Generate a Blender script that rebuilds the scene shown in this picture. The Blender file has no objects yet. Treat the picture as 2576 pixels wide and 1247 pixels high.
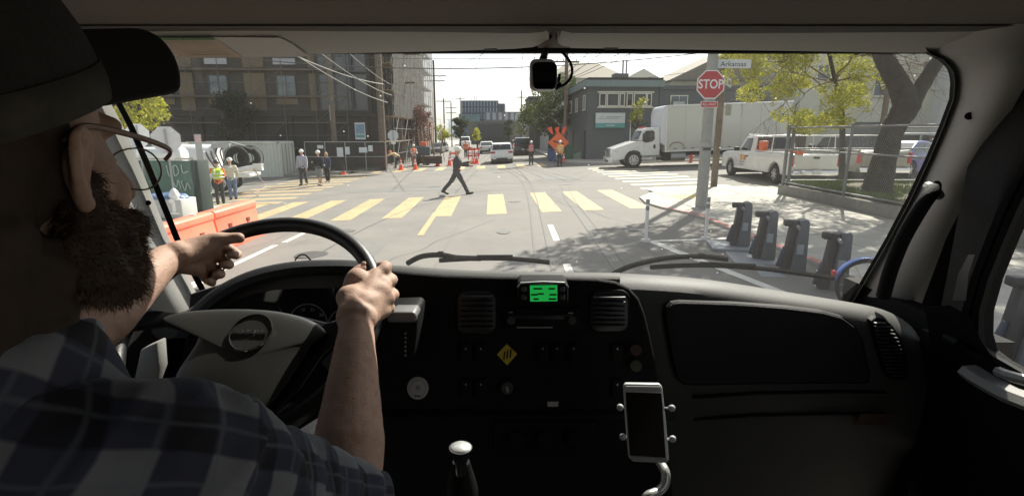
import bpy, bmesh, math, random
from mathutils import Vector, Matrix, noise
V = Vector
rad = math.radians
pi = math.pi
RN = random.Random(11)
sc = bpy.context.scene
# ------------------------------------------------------------------ camera
FOC, PITCH, EYE = 1300.0, rad(12.5), 2.4
cam_d = bpy.data.cameras.new('camera')
cam = bpy.data.objects.new('camera', cam_d)
sc.collection.objects.link(cam)
cam.location = (0, 0, EYE)
cam.rotation_euler = (rad(90) - PITCH, 0, 0)
cam_d.sensor_width = 36
cam_d.lens = 36 * FOC / 2576
cam_d.clip_start = 0.02
cam_d.clip_end = 6000
sc.camera = cam
sc.render.resolution_x, sc.render.resolution_y = 1024, 495
# ------------------------------------------------------------------ sky, sun, exposure
SUN_EL, SUN_AZ = rad(43), rad(31)          # azimuth clockwise from +Y
world = bpy.data.worlds.new("World")
sc.world = world
world.use_nodes = True
wn = world.node_tree
bg = wn.nodes['Background']
sky = wn.nodes.new('ShaderNodeTexSky')
sky.sky_type = 'NISHITA'
sky.sun_disc = False
sky.sun_elevation = SUN_EL
sky.sun_rotation = SUN_AZ
sky.air_density = 1.0
sky.dust_density = 2.2
sky.ozone_density = 0.6
hs = wn.nodes.new('ShaderNodeHueSaturation')
hs.inputs['Saturation'].default_value = .38
wn.links.new(sky.outputs[0], hs.inputs['Color'])
wn.links.new(hs.outputs[0], bg.inputs[0])
bg.inputs[1].default_value = 0.105
sun_d = bpy.data.lights.new('sun', 'SUN')
sun_d.energy = 5.0
sun_d.angle = rad(0.55)
sun_d.color = (1.0, 0.94, 0.84)
sun = bpy.data.objects.new('sun', sun_d)
sc.collection.objects.link(sun)
sdir = V((math.sin(SUN_AZ) * math.cos(SUN_EL), math.cos(SUN_AZ) * math.cos(SUN_EL), math.sin(SUN_EL)))
sun.rotation_euler = sdir.to_track_quat('Z', 'Y').to_euler()
sun.location = sdir * 50
sc.view_settings.view_transform = 'Standard'
sc.view_settings.look = 'None'
sc.view_settings.gamma = 1
sc.view_settings.use_curve_mapping = False
sc.view_settings.exposure = .95
sc.render.engine = 'CYCLES'
cy = sc.cycles
cy.max_bounces = 7
cy.diffuse_bounces = 4
cy.glossy_bounces = 3
cy.transmission_bounces = 4
cy.transparent_max_bounces = 16
cy.caustics_reflective = False
cy.caustics_refractive = False
cy.sample_clamp_indirect = 6
cy.use_denoising = True

# ------------------------------------------------------------------ helpers
cP, sP = math.cos(PITCH), math.sin(PITCH)
def P(u, v, Y):
    """a real place in the cab or street, measured off the photograph: Y metres ahead of the eye point"""
    x = (u - 1288) / FOC; yu = (623.5 - v) / FOC
    ry = cP + yu * sP; rz = yu * cP - sP
    t = Y / ry
    return V((x * t, Y, EYE + rz * t))
SL = 0.035
def gz(x, y=0):
    return SL * max(-60, min(60, x))
PHI = rad(2.2)
def S(a, b, z=None):
    """street frame (a across, b along) to world, standing on the ground"""
    x = a * math.cos(PHI) - (b - 15) * math.sin(PHI)
    y = 15 + a * math.sin(PHI) + (b - 15) * math.cos(PHI)
    return V((x, y, gz(x) + (z or 0)))

_m = {}
def mat(name, col, rough=0.7, metal=0.0, var=0.12, vs=6.0, bump=0.0, bs=40.0, spec=0.5, emit=None, est=1.0, coat=0.0, alpha=1.0, detail=4, stain=None):
    if name in _m: return _m[name]
    m = bpy.data.materials.new(name); m.use_nodes = True
    nt = m.node_tree; b = nt.nodes['Principled BSDF']
    col = tuple(col) if len(col) == 4 else (*col, 1)
    tc = nt.nodes.new('ShaderNodeTexCoord')
    if var > 0:
        n = nt.nodes.new('ShaderNodeTexNoise'); n.inputs['Scale'].default_value = vs; n.inputs['Detail'].default_value = detail; n.inputs['Roughness'].default_value = .65
        nt.links.new(tc.outputs['Object'], n.inputs['Vector'])
        r = nt.nodes.new('ShaderNodeValToRGB')
        r.color_ramp.elements[0].position = .3; r.color_ramp.elements[1].position = .7
        r.color_ramp.elements[0].color = (*[max(0, c * (1 - var)) for c in col[:3]], 1)
        r.color_ramp.elements[1].color = (*[min(1, c * (1 + var)) for c in col[:3]], 1)
        nt.links.new(n.outputs['Fac'], r.inputs['Fac'])
        out = r.outputs['Color']
        if stain:
            n2 = nt.nodes.new('ShaderNodeTexNoise'); n2.inputs['Scale'].default_value = stain[0]; n2.inputs['Detail'].default_value = 6; n2.inputs['Roughness'].default_value = .75
            nt.links.new(tc.outputs['Object'], n2.inputs['Vector'])
            r2 = nt.nodes.new('ShaderNodeValToRGB'); r2.color_ramp.elements[0].position = stain[1]; r2.color_ramp.elements[1].position = stain[1] + .14
            nt.links.new(n2.outputs['Fac'], r2.inputs['Fac'])
            mx = nt.nodes.new('ShaderNodeMixRGB'); mx.inputs[2].default_value = (*stain[2], 1)
            nt.links.new(r2.outputs['Color'], mx.inputs[0]); nt.links.new(out, mx.inputs[1]); out = mx.outputs[0]
        nt.links.new(out, b.inputs['Base Color'])
        mr = nt.nodes.new('ShaderNodeMapRange'); mr.inputs['To Min'].default_value = max(.03, rough - .08); mr.inputs['To Max'].default_value = min(1, rough + .1)
        nt.links.new(n.outputs['Fac'], mr.inputs['Value']); nt.links.new(mr.outputs[0], b.inputs['Roughness'])
    else:
        b.inputs['Base Color'].default_value = col; b.inputs['Roughness'].default_value = rough
    b.inputs['Metallic'].default_value = metal
    b.inputs['Specular IOR Level'].default_value = spec
    b.inputs['Coat Weight'].default_value = coat
    b.inputs['Alpha'].default_value = alpha
    if emit:
        b.inputs['Emission Color'].default_value = (*emit, 1); b.inputs['Emission Strength'].default_value = est
    if bump:
        nb = nt.nodes.new('ShaderNodeTexNoise'); nb.inputs['Scale'].default_value = bs; nb.inputs['Detail'].default_value = 5
        nt.links.new(tc.outputs['Object'], nb.inputs['Vector'])
        bm = nt.nodes.new('ShaderNodeBump'); bm.inputs['Strength'].default_value = bump; bm.inputs['Distance'].default_value = .02
        nt.links.new(nb.outputs['Fac'], bm.inputs['Height']); nt.links.new(bm.outputs[0], b.inputs['Normal'])
    _m[name] = m
    return m

class MB:
    """collects shapes, links them as ONE mesh object"""
    def __init__(s): s.v = []; s.f = []; s.mi = []; s.cur = 0
    def add(s, vs, fs):
        n = len(s.v); s.v += [V(p) for p in vs]; s.f += [tuple(i + n for i in f) for f in fs]; s.mi += [s.cur] * len(fs); return s
    def box(s, c, d, rz=0, M=None, taper=1.0):
        x, y, z = d[0] / 2, d[1] / 2, d[2] / 2
        pts = [V((a * x * (taper if k > 0 else 1), b_ * y * (taper if k > 0 else 1), k * z)) for k in (-1, 1) for a, b_ in ((-1, -1), (1, -1), (1, 1), (-1, 1))]
        m = M if M else Matrix.Rotation(rz, 4, 'Z')
        s.add([V(c) + m.to_3x3() @ p for p in pts], [(0, 3, 2, 1), (4, 5, 6, 7), (0, 1, 5, 4), (1, 2, 6, 5), (2, 3, 7, 6), (3, 0, 4, 7)]); return s
    def tube(s, pts, r, n=8, cap=True, flat=1.0, up=None):
        pts = [V(p) for p in pts]; k = len(pts)
        rr = r if isinstance(r, (list, tuple)) else [r] * k
        base = len(s.v); vs = []; fs = []
        prev = None
        for i, p in enumerate(pts):
            t = (pts[min(i + 1, k - 1)] - pts[max(i - 1, 0)])
            if t.length < 1e-9: t = V((0, 0, 1))
            t.normalize()
            if prev is None:
                ref = V(up) if up else (V((0, 0, 1)) if abs(t.z) < .9 else V((1, 0, 0)))
                a = (ref - t * ref.dot(t)).normalized()
            else:
                a = (prev - t * prev.dot(t))
                a = a.normalized() if a.length > 1e-6 else t.orthogonal().normalized()
            prev = a; b_ = t.cross(a)
            for j in range(n):
                q = 2 * pi * j / n
                vs.append(p + (a * math.cos(q) * flat + b_ * math.sin(q)) * rr[i])
        for i in range(k - 1):
            for j in range(n):
                fs.append((i * n + j, i * n + (j + 1) % n, (i + 1) * n + (j + 1) % n, (i + 1) * n + j))
        if cap:
            fs.append(tuple(range(n - 1, -1, -1))); fs.append(tuple((k - 1) * n + j for j in range(n)))
        return s.add(vs, fs)
    def cyl(s, a, b_, r, r2=None, n=12): return s.tube([a, b_], [r, r if r2 is None else r2], n)
    def ell(s, c, r, n=16, m=10, M=None):
        vs = []; fs = []
        for i in range(m + 1):
            th = pi * i / m
            for j in range(n):
                q = 2 * pi * j / n
                p = V((r[0] * math.sin(th) * math.cos(q), r[1] * math.sin(th) * math.sin(q), r[2] * math.cos(th)))
                vs.append(V(c) + (M.to_3x3() @ p if M else p))
        for i in range(m):
            for j in range(n):
                fs.append((i * n + j, (i + 1) * n + j, (i + 1) * n + (j + 1) % n, i * n + (j + 1) % n))
        return s.add(vs, fs)
    def cap(s, a, b_, ra, rb, n=14):
        """tapered capsule"""
        a, b_ = V(a), V(b_); t = (b_ - a); L = t.length; t = t.normalized() if L > 1e-6 else V((0, 0, 1))
        pts = []; rr = []
        for i in range(5):
            q = pi / 2 * (i / 4); pts.append(a - t * ra * math.cos(q)); rr.append(max(ra * math.sin(q), 1e-4))
        for i in range(5):
            q = pi / 2 * (i / 4); pts.append(b_ + t * rb * math.sin(q)); rr.append(max(rb * math.cos(q), 1e-4))
        return s.tube(pts, rr, n)
    def prism(s, poly, ext, close=True):
        """polygon (3D points) swept by vector ext"""
        poly = [V(p) for p in poly]; n = len(poly); e = V(ext)
        fs = [tuple(range(n - 1, -1, -1)), tuple(range(n, 2 * n))] + [(i, (i + 1) % n, n + (i + 1) % n, n + i) for i in range(n)]
        return s.add(poly + [p + e for p in poly], fs)
    def quad(s, a, b_, c, d): return s.add([a, b_, c, d], [(0, 1, 2, 3)])
    def grid(s, rows, closed=False):
        n = len(rows[0]); vs = [p for r in rows for p in r]; fs = []
        for i in range(len(rows) - 1):
            for j in range(n - 1 + (1 if closed else 0)):
                fs.append((i * n + j, i * n + (j + 1) % n, (i + 1) * n + (j + 1) % n, (i + 1) * n + j))
        return s.add(vs, fs)
    def build(s, name, m, parent=None, smooth=False, bevel=0, seg=2, sub=0, solid=0, world=False, loc=None, auto=True, flip=False):
        me = bpy.data.meshes.new(name)
        vs = s.v
        if world and parent is not None:
            inv = mw(parent).inverted(); vs = [inv @ p for p in vs]
        me.from_pydata([tuple(p) for p in vs], [], s.f)
        for mm in (m if isinstance(m, (list, tuple)) else [m]): me.materials.append(mm)
        if isinstance(m, (list, tuple)): me.polygons.foreach_set('material_index', s.mi)
        bm = bmesh.new(); bm.from_mesh(me)
        if auto: bmesh.ops.recalc_face_normals(bm, faces=bm.faces)
        if flip: bmesh.ops.reverse_faces(bm, faces=bm.faces)
        if bevel:
            es = [e for e in bm.edges if len(e.link_faces) == 2 and e.calc_face_angle(0) > rad(35)]
            bmesh.ops.bevel(bm, geom=es, offset=bevel, segments=seg, affect='EDGES', profile=.5, clamp_overlap=True)
        bm.to_mesh(me); bm.free()
        if smooth or bevel:
            me.polygons.foreach_set('use_smooth', [True] * len(me.polygons))
            me.set_sharp_from_angle(angle=rad(38))
        o = bpy.data.objects.new(name, me)
        if loc is not None: o.location = loc
        sc.collection.objects.link(o)
        if parent is not None: o.parent = parent
        if sub:
            md = o.modifiers.new('s', 'SUBSURF'); md.levels = sub; md.render_levels = sub
        if solid:
            md = o.modifiers.new('t', 'SOLIDIFY'); md.thickness = solid
        return o
def mw(o):
    M = Matrix.LocRotScale(o.location, o.rotation_euler, o.scale)
    return mw(o.parent) @ M if o.parent else M
def thing(name, label, cat, loc=(0, 0, 0), rz=0, group=None):
    o = bpy.data.objects.new(name, None); o.empty_display_size = .2
    o.location = loc; o.rotation_euler = (0, 0, rz); sc.collection.objects.link(o)
    return tag(o, label, cat, group)
def tag(o, label=None, cat=None, group=None, kind=None):
    if label: o['label'] = label
    if cat: o['category'] = cat
    if group: o['group'] = group
    if kind: o['kind'] = kind
    return o
def dup(root, loc, rz=None, label=None, group=None):
    c = root.copy(); sc.collection.objects.link(c); c.location = loc
    if rz is not None: c.rotation_euler = (0, 0, rz)
    if label: c['label'] = label
    if group: c['group'] = group
    for ch in list(root.children):
        d = ch.copy(); sc.collection.objects.link(d); d.parent = c
        for g in list(ch.children):
            e = g.copy(); sc.collection.objects.link(e); e.parent = d
    return c
def text(s, size, m, parent, M, name='lettering', ext=.002, align='CENTER', bold=0.0, sx=1.0):
    cu = bpy.data.curves.new(name, 'FONT'); cu.body = s; cu.size = size; cu.extrude = ext; cu.align_x = align; cu.align_y = 'CENTER'; cu.offset = bold; cu.resolution_u = 3
    t = bpy.data.objects.new(name, cu); sc.collection.objects.link(t)
    me = bpy.data.meshes.new_from_object(t); bpy.data.objects.remove(t); 
    me.transform(M @ Matrix.Diagonal((sx, 1, 1, 1))); me.materials.clear(); me.materials.append(m)
    o = bpy.data.objects.new(name, me); sc.collection.objects.link(o); o.parent = parent
    return o
def frame(o, x, y):
    """matrix with origin o, x axis x, y axis y"""
    x = V(x).normalized(); z = x.cross(V(y)).normalized(); y = z.cross(x)
    return Matrix.Translation(V(o)) @ Matrix((x, y, z)).transposed().to_4x4()
def remesh(mb, name, m, voxel, parent=None, smooth_it=3, world=False, disp=None, cut=None):
    """fuse the closed shells of mb into one continuous surface"""
    me = bpy.data.meshes.new(name); me.from_pydata([tuple(p) for p in mb.v], [], mb.f)
    bm = bmesh.new(); bm.from_mesh(me); bmesh.ops.recalc_face_normals(bm, faces=bm.faces); bm.to_mesh(me); bm.free()
    o = bpy.data.objects.new(name, me); sc.collection.objects.link(o)
    md = o.modifiers.new('r', 'REMESH'); md.mode = 'VOXEL'; md.voxel_size = voxel
    if smooth_it:
        md = o.modifiers.new('s', 'SMOOTH'); md.factor = .5; md.iterations = smooth_it
    dg = bpy.context.evaluated_depsgraph_get(); dg.update()
    me2 = bpy.data.meshes.new_from_object(o.evaluated_get(dg), depsgraph=dg)
    bpy.data.objects.remove(o)
    if disp:
        nr = [v.normal.copy() for v in me2.vertices]
        for v, nn in zip(me2.vertices, nr): v.co = v.co + nn * disp(v.co)
    if cut:
        bm = bmesh.new(); bm.from_mesh(me2)
        bmesh.ops.delete(bm, geom=[v for v in bm.verts if cut(v.co)], context='VERTS'); bm.to_mesh(me2); bm.free()
    if world and parent is not None: me2.transform(mw(parent).inverted())
    me2.name = name; me2.materials.clear()
    me2.materials.append(m)
    me2.polygons.foreach_set('use_smooth', [True] * len(me2.polygons))
    o = bpy.data.objects.new(name, me2); sc.collection.objects.link(o)
    if parent is not None: o.parent = parent
    return o
def spline(pts, n):
    """Catmull-Rom through pts, n samples per span"""
    pts = [V(p) for p in pts]; out = []
    for i in range(len(pts) - 1):
        p0, p1, p2, p3 = pts[max(i - 1, 0)], pts[i], pts[i + 1], pts[min(i + 2, len(pts) - 1)]
        for k in range(n):
            t = k / n
            out.append(.5 * ((2 * p1) + (p2 - p0) * t + (2 * p0 - 5 * p1 + 4 * p2 - p3) * t * t + (3 * p1 - p0 - 3 * p2 + p3) * t ** 3))
    out.append(pts[-1]); return out
def struct(o): o['kind'] = 'structure'; return o

# ------------------------------------------------------------------ materials
def asphalt():
    m = mat('asphalt', (.19, .181, .163), .85, var=.14, vs=.5, detail=12, bump=.3, bs=60, spec=.3, stain=(.3, .56, (.145, .138, .124)))
    return m
M_ASPH = asphalt()
M_CONC = mat('concrete', (.42, .40, .35), .9, var=.13, vs=1.3, bump=.2, bs=30, stain=(.9, .6, (.30, .28, .25)))
M_KERB = mat('kerb_concrete', (.40, .385, .34), .85, var=.15, vs=3)
M_YEL = mat('yellow_road_paint', (.43, .325, .165), .7, var=.16, vs=2.5, stain=(7, .52, (.27, .23, .16)))
M_WHITE_P = mat('white_road_paint', (.62, .60, .54), .7, var=.08, vs=3, stain=(7, .60, (.36, .35, .33)))
M_RED_P = mat('red_kerb_paint', (.45, .14, .12), .7, var=.2, vs=4)
M_WHITE = mat('white_vehicle_paint', (.78, .78, .76), .25, var=.03, vs=2, coat=.5)
M_BLACK = mat('black_rubber', (.02, .02, .02), .8, var=.2)
M_DARKP = mat('dark_plastic', (.035, .035, .038), .55, var=.15)
M_GLASSD = mat('tinted_window', (.025, .03, .032), .05, var=.05, spec=.8)
M_GLASSB = mat('window_glass', (.10, .13, .15), .08, var=.35, vs=.8, spec=.8)
M_STEEL = mat('galvanised_steel', (.38, .39, .38), .45, metal=.6, var=.12, vs=8)
M_CHROME = mat('chrome', (.75, .75, .76), .15, metal=1, var=.04)
M_ALU = mat('aluminium_wheel', (.62, .62, .62), .35, metal=.7, var=.06)
M_ORANGE = mat('orange_plastic', (.85, .16, .05), .5, var=.10, vs=3)
M_CONE = mat('traffic_cone_orange', (.90, .12, .05), .5, var=.06)
M_BARR = mat('barrier_orange', (.95, .22, .13), .45, var=.10, vs=1.5)
M_REFL = mat('reflective_white', (.8, .8, .8), .4, var=.03)
M_WOOD = mat('pole_wood', (.155, .125, .095), .85, var=.3, vs=5, bump=.4, bs=20)
M_RED = mat('red_sign', (.50, .022, .030), .35, var=.05)
M_TAIL = mat('red_lamp_lens', (.5, .02, .03), .2, var=.05)
M_SKIN = mat('skin', (.50, .31, .22), .5, var=.12, vs=30)
M_TEAL = mat('teal_paint', (.12, .36, .35), .6, var=.08)
# ================================================================== THE STREET
def sheet(name, quads, dz, m, parent=None, z0=None):
    """flat marking or paving laid on the sloping ground; quads given in world x,y"""
    mb = MB()
    for q in quads: mb.add([V((x, y, gz(x) + dz)) for x, y in q], [tuple(range(len(q)))])
    o = mb.build(name, m, parent, auto=False)
    for p in o.data.polygons:
        if p.normal.z < 0: o.data.flip_normals(); break
    return o
def sxy(a, b): p = S(a, b); return (p.x, p.y)
struct(sheet('ground', [[(x0, -150), (x1, -150), (x1, 1500), (x0, 1500)] for x0, x1 in ((-1200, -60), (-60, 60), (60, 1200))], -.06, mat('ground_soil', (.20, .19, .16), .95, vs=.05, stain=(.02, .5, (.14, .15, .09)))))
rq = []
rq.append([sxy(-9.6, -60), sxy(5, -60), sxy(5, 17), sxy(-9.6, 17)])
rq.append([(-59.9, 19.6), sxy(-9.6, 17), sxy(5, 17), (59.9, 20.0), (59.9, 37), (-59.9, 37)])
rq.append([sxy(-9.6, 37.6), sxy(5, 37.3), sxy(5, 400), sxy(-9.6, 400)])
rq.append([(-59.9, 19.6), (-59.9, 37), (-200, 37), (-200, 19.6)])
rq.append([(59.9, 20.), (59.9, 37), (200, 37), (200, 20.)])
road = struct(sheet('road', rq[:2] + rq[3:] + [rq[2]], 0, M_ASPH))
# fill the seam between crossing and far leg
struct(sheet('road', [[(-59.9, 36.9), (59.9, 36.9), (59.9, 37.2), (-59.9, 37.2)], [sxy(-9.6, 37), sxy(5, 37), sxy(5, 38), sxy(-9.6, 38)]], -.008, M_ASPH))

def arc(cx, cy, r, a0, a1, n=8):
    return [(cx + r * math.cos(rad(a0 + (a1 - a0) * i / n)), cy + r * math.sin(rad(a0 + (a1 - a0) * i / n))) for i in range(n + 1)]
def walk(pts, kerb_n, red=None):
    """raised pavement of slabs with a kerb along its first kerb_n edge points"""
    top = .055 if red else .13
    mb = MB(); mb.prism([V((x, y, gz(x) - .3)) for x, y in pts], (0, 0, .3 + top))
    w = struct(mb.build('pavement', M_CONC))
    for k in range(kerb_n - 1):
        (x0, y0), (x1, y1) = pts[k], pts[k + 1]
        d = V((x1 - x0, y1 - y0, 0)); L = d.length
        if L < .01: continue
        d /= L; n = V((-d.y, d.x, 0))
        mk = MB(); a = V((x0, y0, gz(x0) - .1)); b = V((x1, y1, gz(x1) - .1))
        mk.prism([a - n * .005, b - n * .005, b - n * .16, a - n * .16], (0, 0, .1 + top + .006))
        o = mk.build('kerb', M_RED_P if red and red(x0, y0) else M_KERB, w, bevel=.015)
    return w
# right near corner
c1 = [sxy(5, -40), sxy(5, 8)] + [sxy(5, 9 + i) for i in range(6)] + [(4.55, 15.6), (4.35, 16.8), (4.5, 18.2), (5.2, 19.4), (6.4, 20.0), (8, 20.05), (59, 20.0)]
pave_r = walk(c1 + [(59, -40)], len(c1), red=lambda x, y: 8 < y < 15)
c2 = [(-59, 19.6), (-13, 19.6)] + arc(-12.2, 16.9, 2.7, 90, 2, 7) + [sxy(-9.6, 15 - i * 5) for i in range(12)]
walk(list(reversed(c2)) + [(-59, -40)][:0] + [(-59, -40)], 0) if 0 else walk(c2 + [(-59, sxy(-9.6, -40)[1])], len(c2))
c3 = [(59, 37.0), (8.2, 37.0)] + [(6.2, 37.3), (5.0, 38.1), (4.3, 39.4)] + [sxy(5, 42 + i * 20) for i in range(12)]
walk(c3 + [(59, 262)], len(c3))
c4 = [sxy(-9.6, 262 - i * 20) for i in range(12)] + [(-10.6, 39.4), (-11.3, 38), (-12.5, 37.2), (-14, 37.0), (-59, 37.0)]
walk(c4 + [(-59, 262)], len(c4))
# slab joints of the near right pavement, as recessed-looking grooves: individual slabs laid on top
slab_m = [mat('slab_a', (.43, .41, .36), .9, var=.12, vs=1.5, stain=(2, .6, (.30, .28, .25))), mat('slab_b', (.38, .365, .325), .9, var=.12, vs=1.5, stain=(2, .58, (.27, .25, .22)))]
for i in range(3):
    for j in range(11):
        x0, y0 = 5.35 + i * 1.3, 7.2 + j * 1.2
        if x0 > 8.5: continue
        mb = MB(); q = [(x0, y0), (x0 + 1.28, y0), (x0 + 1.28, y0 + 1.18), (x0, y0 + 1.18)]
        mb.prism([V((x, y, gz(x) + .050)) for x, y in q], (0, 0, .011 + .002 * ((i + j) % 2)))
        mb.build('paving_slab', slab_m[(i * 3 + j) % 2], pave_r, bevel=.004, seg=1)
tact = sheet('tactile_patch', [[(5.6, 17.2), (6.5, 17.2), (6.5, 18.2), (5.6, 18.2)]], .07, mat('tactile_yellow', (.50, .40, .17), .8, var=.15), pave_r)

# crosswalk bars, lane dashes -----------------------------------------------------
def stripe(q, m, name='crosswalk_stripe', dz=.004): return sheet(name, [q], dz, m, road)
for a in (-10.0, -8.55, -7.05, -5.5, -3.95, -2.45, -.75, .95, 2.25, 3.7):
    p = sxy(a, 15.7); q = sxy(a + .62, 15.7); r = sxy(a + .62, 21.0); t = sxy(a, 21.0)
    if -10 <= a: stripe([p, q, r, t], M_YEL)
for i in range(9):                                   # crossing on the right arm
    y = 20.9 + i * 1.55
    stripe([(5.3 - .05 * i, y), (8.9 - .05 * i, y), (8.9 - .05 * i, y + .62), (5.3 - .05 * i, y + .62)], mat('faded_crossing_paint', (.58, .52, .38), .75, var=.08, stain=(6, .58, (.38, .36, .32))))
for i in range(10):                                  # crossing on the left arm
    y = 20.4 + i * 1.55
    stripe([(-13.6, y), (-9.3, y), (-9.3, y + .62), (-13.6, y + .62)], M_YEL)
for a in (-9.2, -7.7, -6.2, -4.7, -3.2, -1.7, -.2, 1.3, 2.8):   # far crossing
    stripe([sxy(a, 37.2), sxy(a + .62, 37.2), sxy(a + .62, 41), sxy(a, 41)], M_YEL)
for y in (11.4, 7.2, 3.0): stripe([(.94, y), (1.08, y), (1.08, y + 2.1), (.94, y + 2.1)], M_WHITE_P, 'lane_dash')
for y in (12.3, 6.3, 2.0): stripe([(-5.62, y), (-5.47, y), (-5.47, y + 2.6), (-5.62, y + 2.6)], M_WHITE_P, 'lane_dash')
stripe([(-5.75, 4.0), (-5.6, 4.0), (-5.55, 12.0), (-5.7, 12.0)], M_WHITE_P, 'lane_line')
stripe([(-2.36, 12.6), (-2.2, 12.6), (-2.36, 16.4), (-2.52, 16.4)], M_YEL, 'lane_line', .008)
stripe([(2.95, 10.95), (5.0, 10.95), (5.0, 11.1), (2.95, 11.1)], M_WHITE_P, 'bay_line')
stripe([(2.95, 10.9), (3.1, 11.1), (4.05, 7.0), (3.88, 7.0)], M_WHITE_P, 'bay_line', .008)
stripe([(3.8, 7.1), (3.95, 7.1), (3.95, -2), (3.8, -2)], M_WHITE_P, 'bay_line')
tar = mat('tar_seam', (.10, .10, .098), .6, var=.2)
def seam(pts, w=.05):
    pts = spline([V((x, y, 0)) for x, y in pts], 6); L = []; Rr = []
    for i, p in enumerate(pts):
        t = (pts[min(i + 1, len(pts) - 1)] - pts[max(i - 1, 0)]).normalized(); n = V((-t.y, t.x, 0)) * w / 2
        L.append(p + n); Rr.append(p - n)
    mb = MB()
    for i in range(len(pts) - 1):
        q = [L[i], L[i + 1], Rr[i + 1], Rr[i]]
        mb.quad(*[V((p.x, p.y, gz(p.x) + .010)) for p in q])
    mb.build('tar_seam', tar, road, auto=False)
seam([(.35, 5), (.5, 12), (.6, 20), (.4, 28), (-.6, 36)]); seam([(.62, 5), (.78, 12), (.9, 20), (.75, 28), (-.3, 36)], .03)
seam([(1.75, 5), (1.9, 14), (2.0, 20), (2.6, 26), (4.2, 31)], .04); seam([(2.0, 5), (2.15, 14), (2.3, 20), (2.9, 25), (4.6, 30)], .025)
seam([(-1.5, 6), (-1.45, 10), (-1.5, 15)], .015); seam([(-4.2, 9), (-4.0, 14), (-3.0, 19), (0, 23), (8, 25)], .02)
seam([(-9, 22.5), (0, 22.2), (9, 22.4)], .03); seam([(-9, 35), (0, 34.6), (9, 34.9)], .03)
rk = random.Random(12)
for x, y, dx, dy in ((-6.5, 9, .2, 1), (-3.2, 8, .5, 1), (3.2, 13, -.3, 1), (-8, 24, 1, .15), (-1, 25, 1, .1), (4, 27, 1, -.1), (-5, 29, .9, .3), (1.4, 17, .1, 1), (-6.2, 17, .3, 1), (-.6, 30, 1, .2), (2.6, 8.5, .1, 1), (-4.8, 20, 1, .2)):
    pts = [(x, y)]
    for k in range(9): pts.append((pts[-1][0] + dx * .6 + rk.uniform(-.22, .22), pts[-1][1] + dy * .6 + rk.uniform(-.22, .22)))
    seam(pts, rk.choice((.012, .018, .025)))
oil = mat('oil_stain', (.12, .115, .105), .6, var=.3, vs=4)
for x, y, r in ((-1.9, 9.2, .22), (-.2, 12.6, .16), (.1, 18.5, .2), (-4.4, 13.6, .18), (3.0, 12.4, .15), (-3.8, 25, .3), (2.4, 24, .25), (-.8, 33, .35)):
    sheet('oil_stain', [[(x + r * (1 + .25 * math.sin(3 * a + x)) * math.cos(a), y + r * 1.5 * (1 + .2 * math.cos(2 * a + y)) * math.sin(a)) for a in [2 * pi * i / 16 for i in range(16)]]], .013, oil, road)
patch = mat('asphalt_patch', (.16, .157, .147), .85, var=.14, vs=3, bump=.2, bs=60)
for q in ([(-.2, 6.5), (.25, 6.5), (.3, 10.5), (-.15, 10.5)], [(-7.5, 23.5), (-2, 23.2), (-2, 24.6), (-7.5, 24.9)], [(1.2, 26.5), (3.5, 26.2), (3.6, 28.5), (1.3, 28.8)], [(-3.6, 7), (-2.8, 7), (-2.9, 12), (-3.7, 12)]):
    sheet('asphalt_patch', [q], .0065, patch, road)
mh = MB(); mh.cyl((-4.3, 10.8, gz(-4.3) - .02), (-4.3, 10.8, gz(-4.3) + .012), .34, n=24)
mh.build('manhole_cover', mat('cast_iron', (.09, .085, .08), .6, metal=.5), road)

# ------------------------------------------------------------------ windows shared by all buildings
_wt = {}
def window(parent, M, w, h, cols=1, rows=1, fm=None, gm=None, key=None, fw=.07, d=.09):
    """window part (frame) with its pane as a sub-part; local frame: x right, z up, -y out of the wall"""
    k = (round(w, 2), round(h, 2), cols, rows, fm.name, gm.name)
    if k not in _wt:
        f = MB()
        for sx in (-1, 1): f.box((sx * (w / 2 - fw / 2), -d / 2, 0), (fw, d, h))
        for sz in (-1, 1): f.box((0, -d / 2, sz * (h / 2 - fw / 2)), (w - 2 * fw, d, fw))
        for i in range(1, cols): f.box((-w / 2 + w * i / cols, -d * .4, 0), (fw * .6, d * .8, h - 2 * fw))
        for i in range(1, rows): f.box((0, -d * .36, -h / 2 + h * i / rows), (w - 2 * fw, d * .72, fw * .6))
        f.box((0, -d * .75, -h / 2 - .03), (w + .14, d * 1.5, .055))
        fo = f.build('window', fm, None)
        g = MB(); g.box((0, -.02, 0), (w - 1.5 * fw, .03, h - 1.5 * fw)); go = g.build('pane', gm, None)
        _wt[k] = (fo.data, go.data); bpy.data.objects.remove(fo); bpy.data.objects.remove(go)
    a, b = _wt[k]
    fo = bpy.data.objects.new('window', a); sc.collection.objects.link(fo); fo.parent = parent; fo.matrix_local = M
    go = bpy.data.objects.new('pane', b); sc.collection.objects.link(go); go.parent = fo
    return fo
TR = Matrix.Translation
RZ = lambda a: Matrix.Rotation(a, 4, 'Z')

M_TAN = mat('tan_panel', (.17, .13, .08), .8, var=.12, vs=.7, stain=(.6, .62, (.20, .16, .11)))
M_DKWALL = mat('dark_grey_wall', (.048, .043, .036), .8, var=.18, vs=.6)
M_BRWN = mat('brown_lintel', (.08, .05, .04), .8)
M_LGWALL = mat('weathered_grey_panel', (.13, .128, .115), .8, var=.18, vs=.8, stain=(.4, .55, (.24, .22, .19)))
M_DFRAME = mat('dark_window_frame', (.07, .075, .085), .5)
M_WFRAME = mat('white_window_frame', (.72, .71, .66), .5, var=.05)
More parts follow.
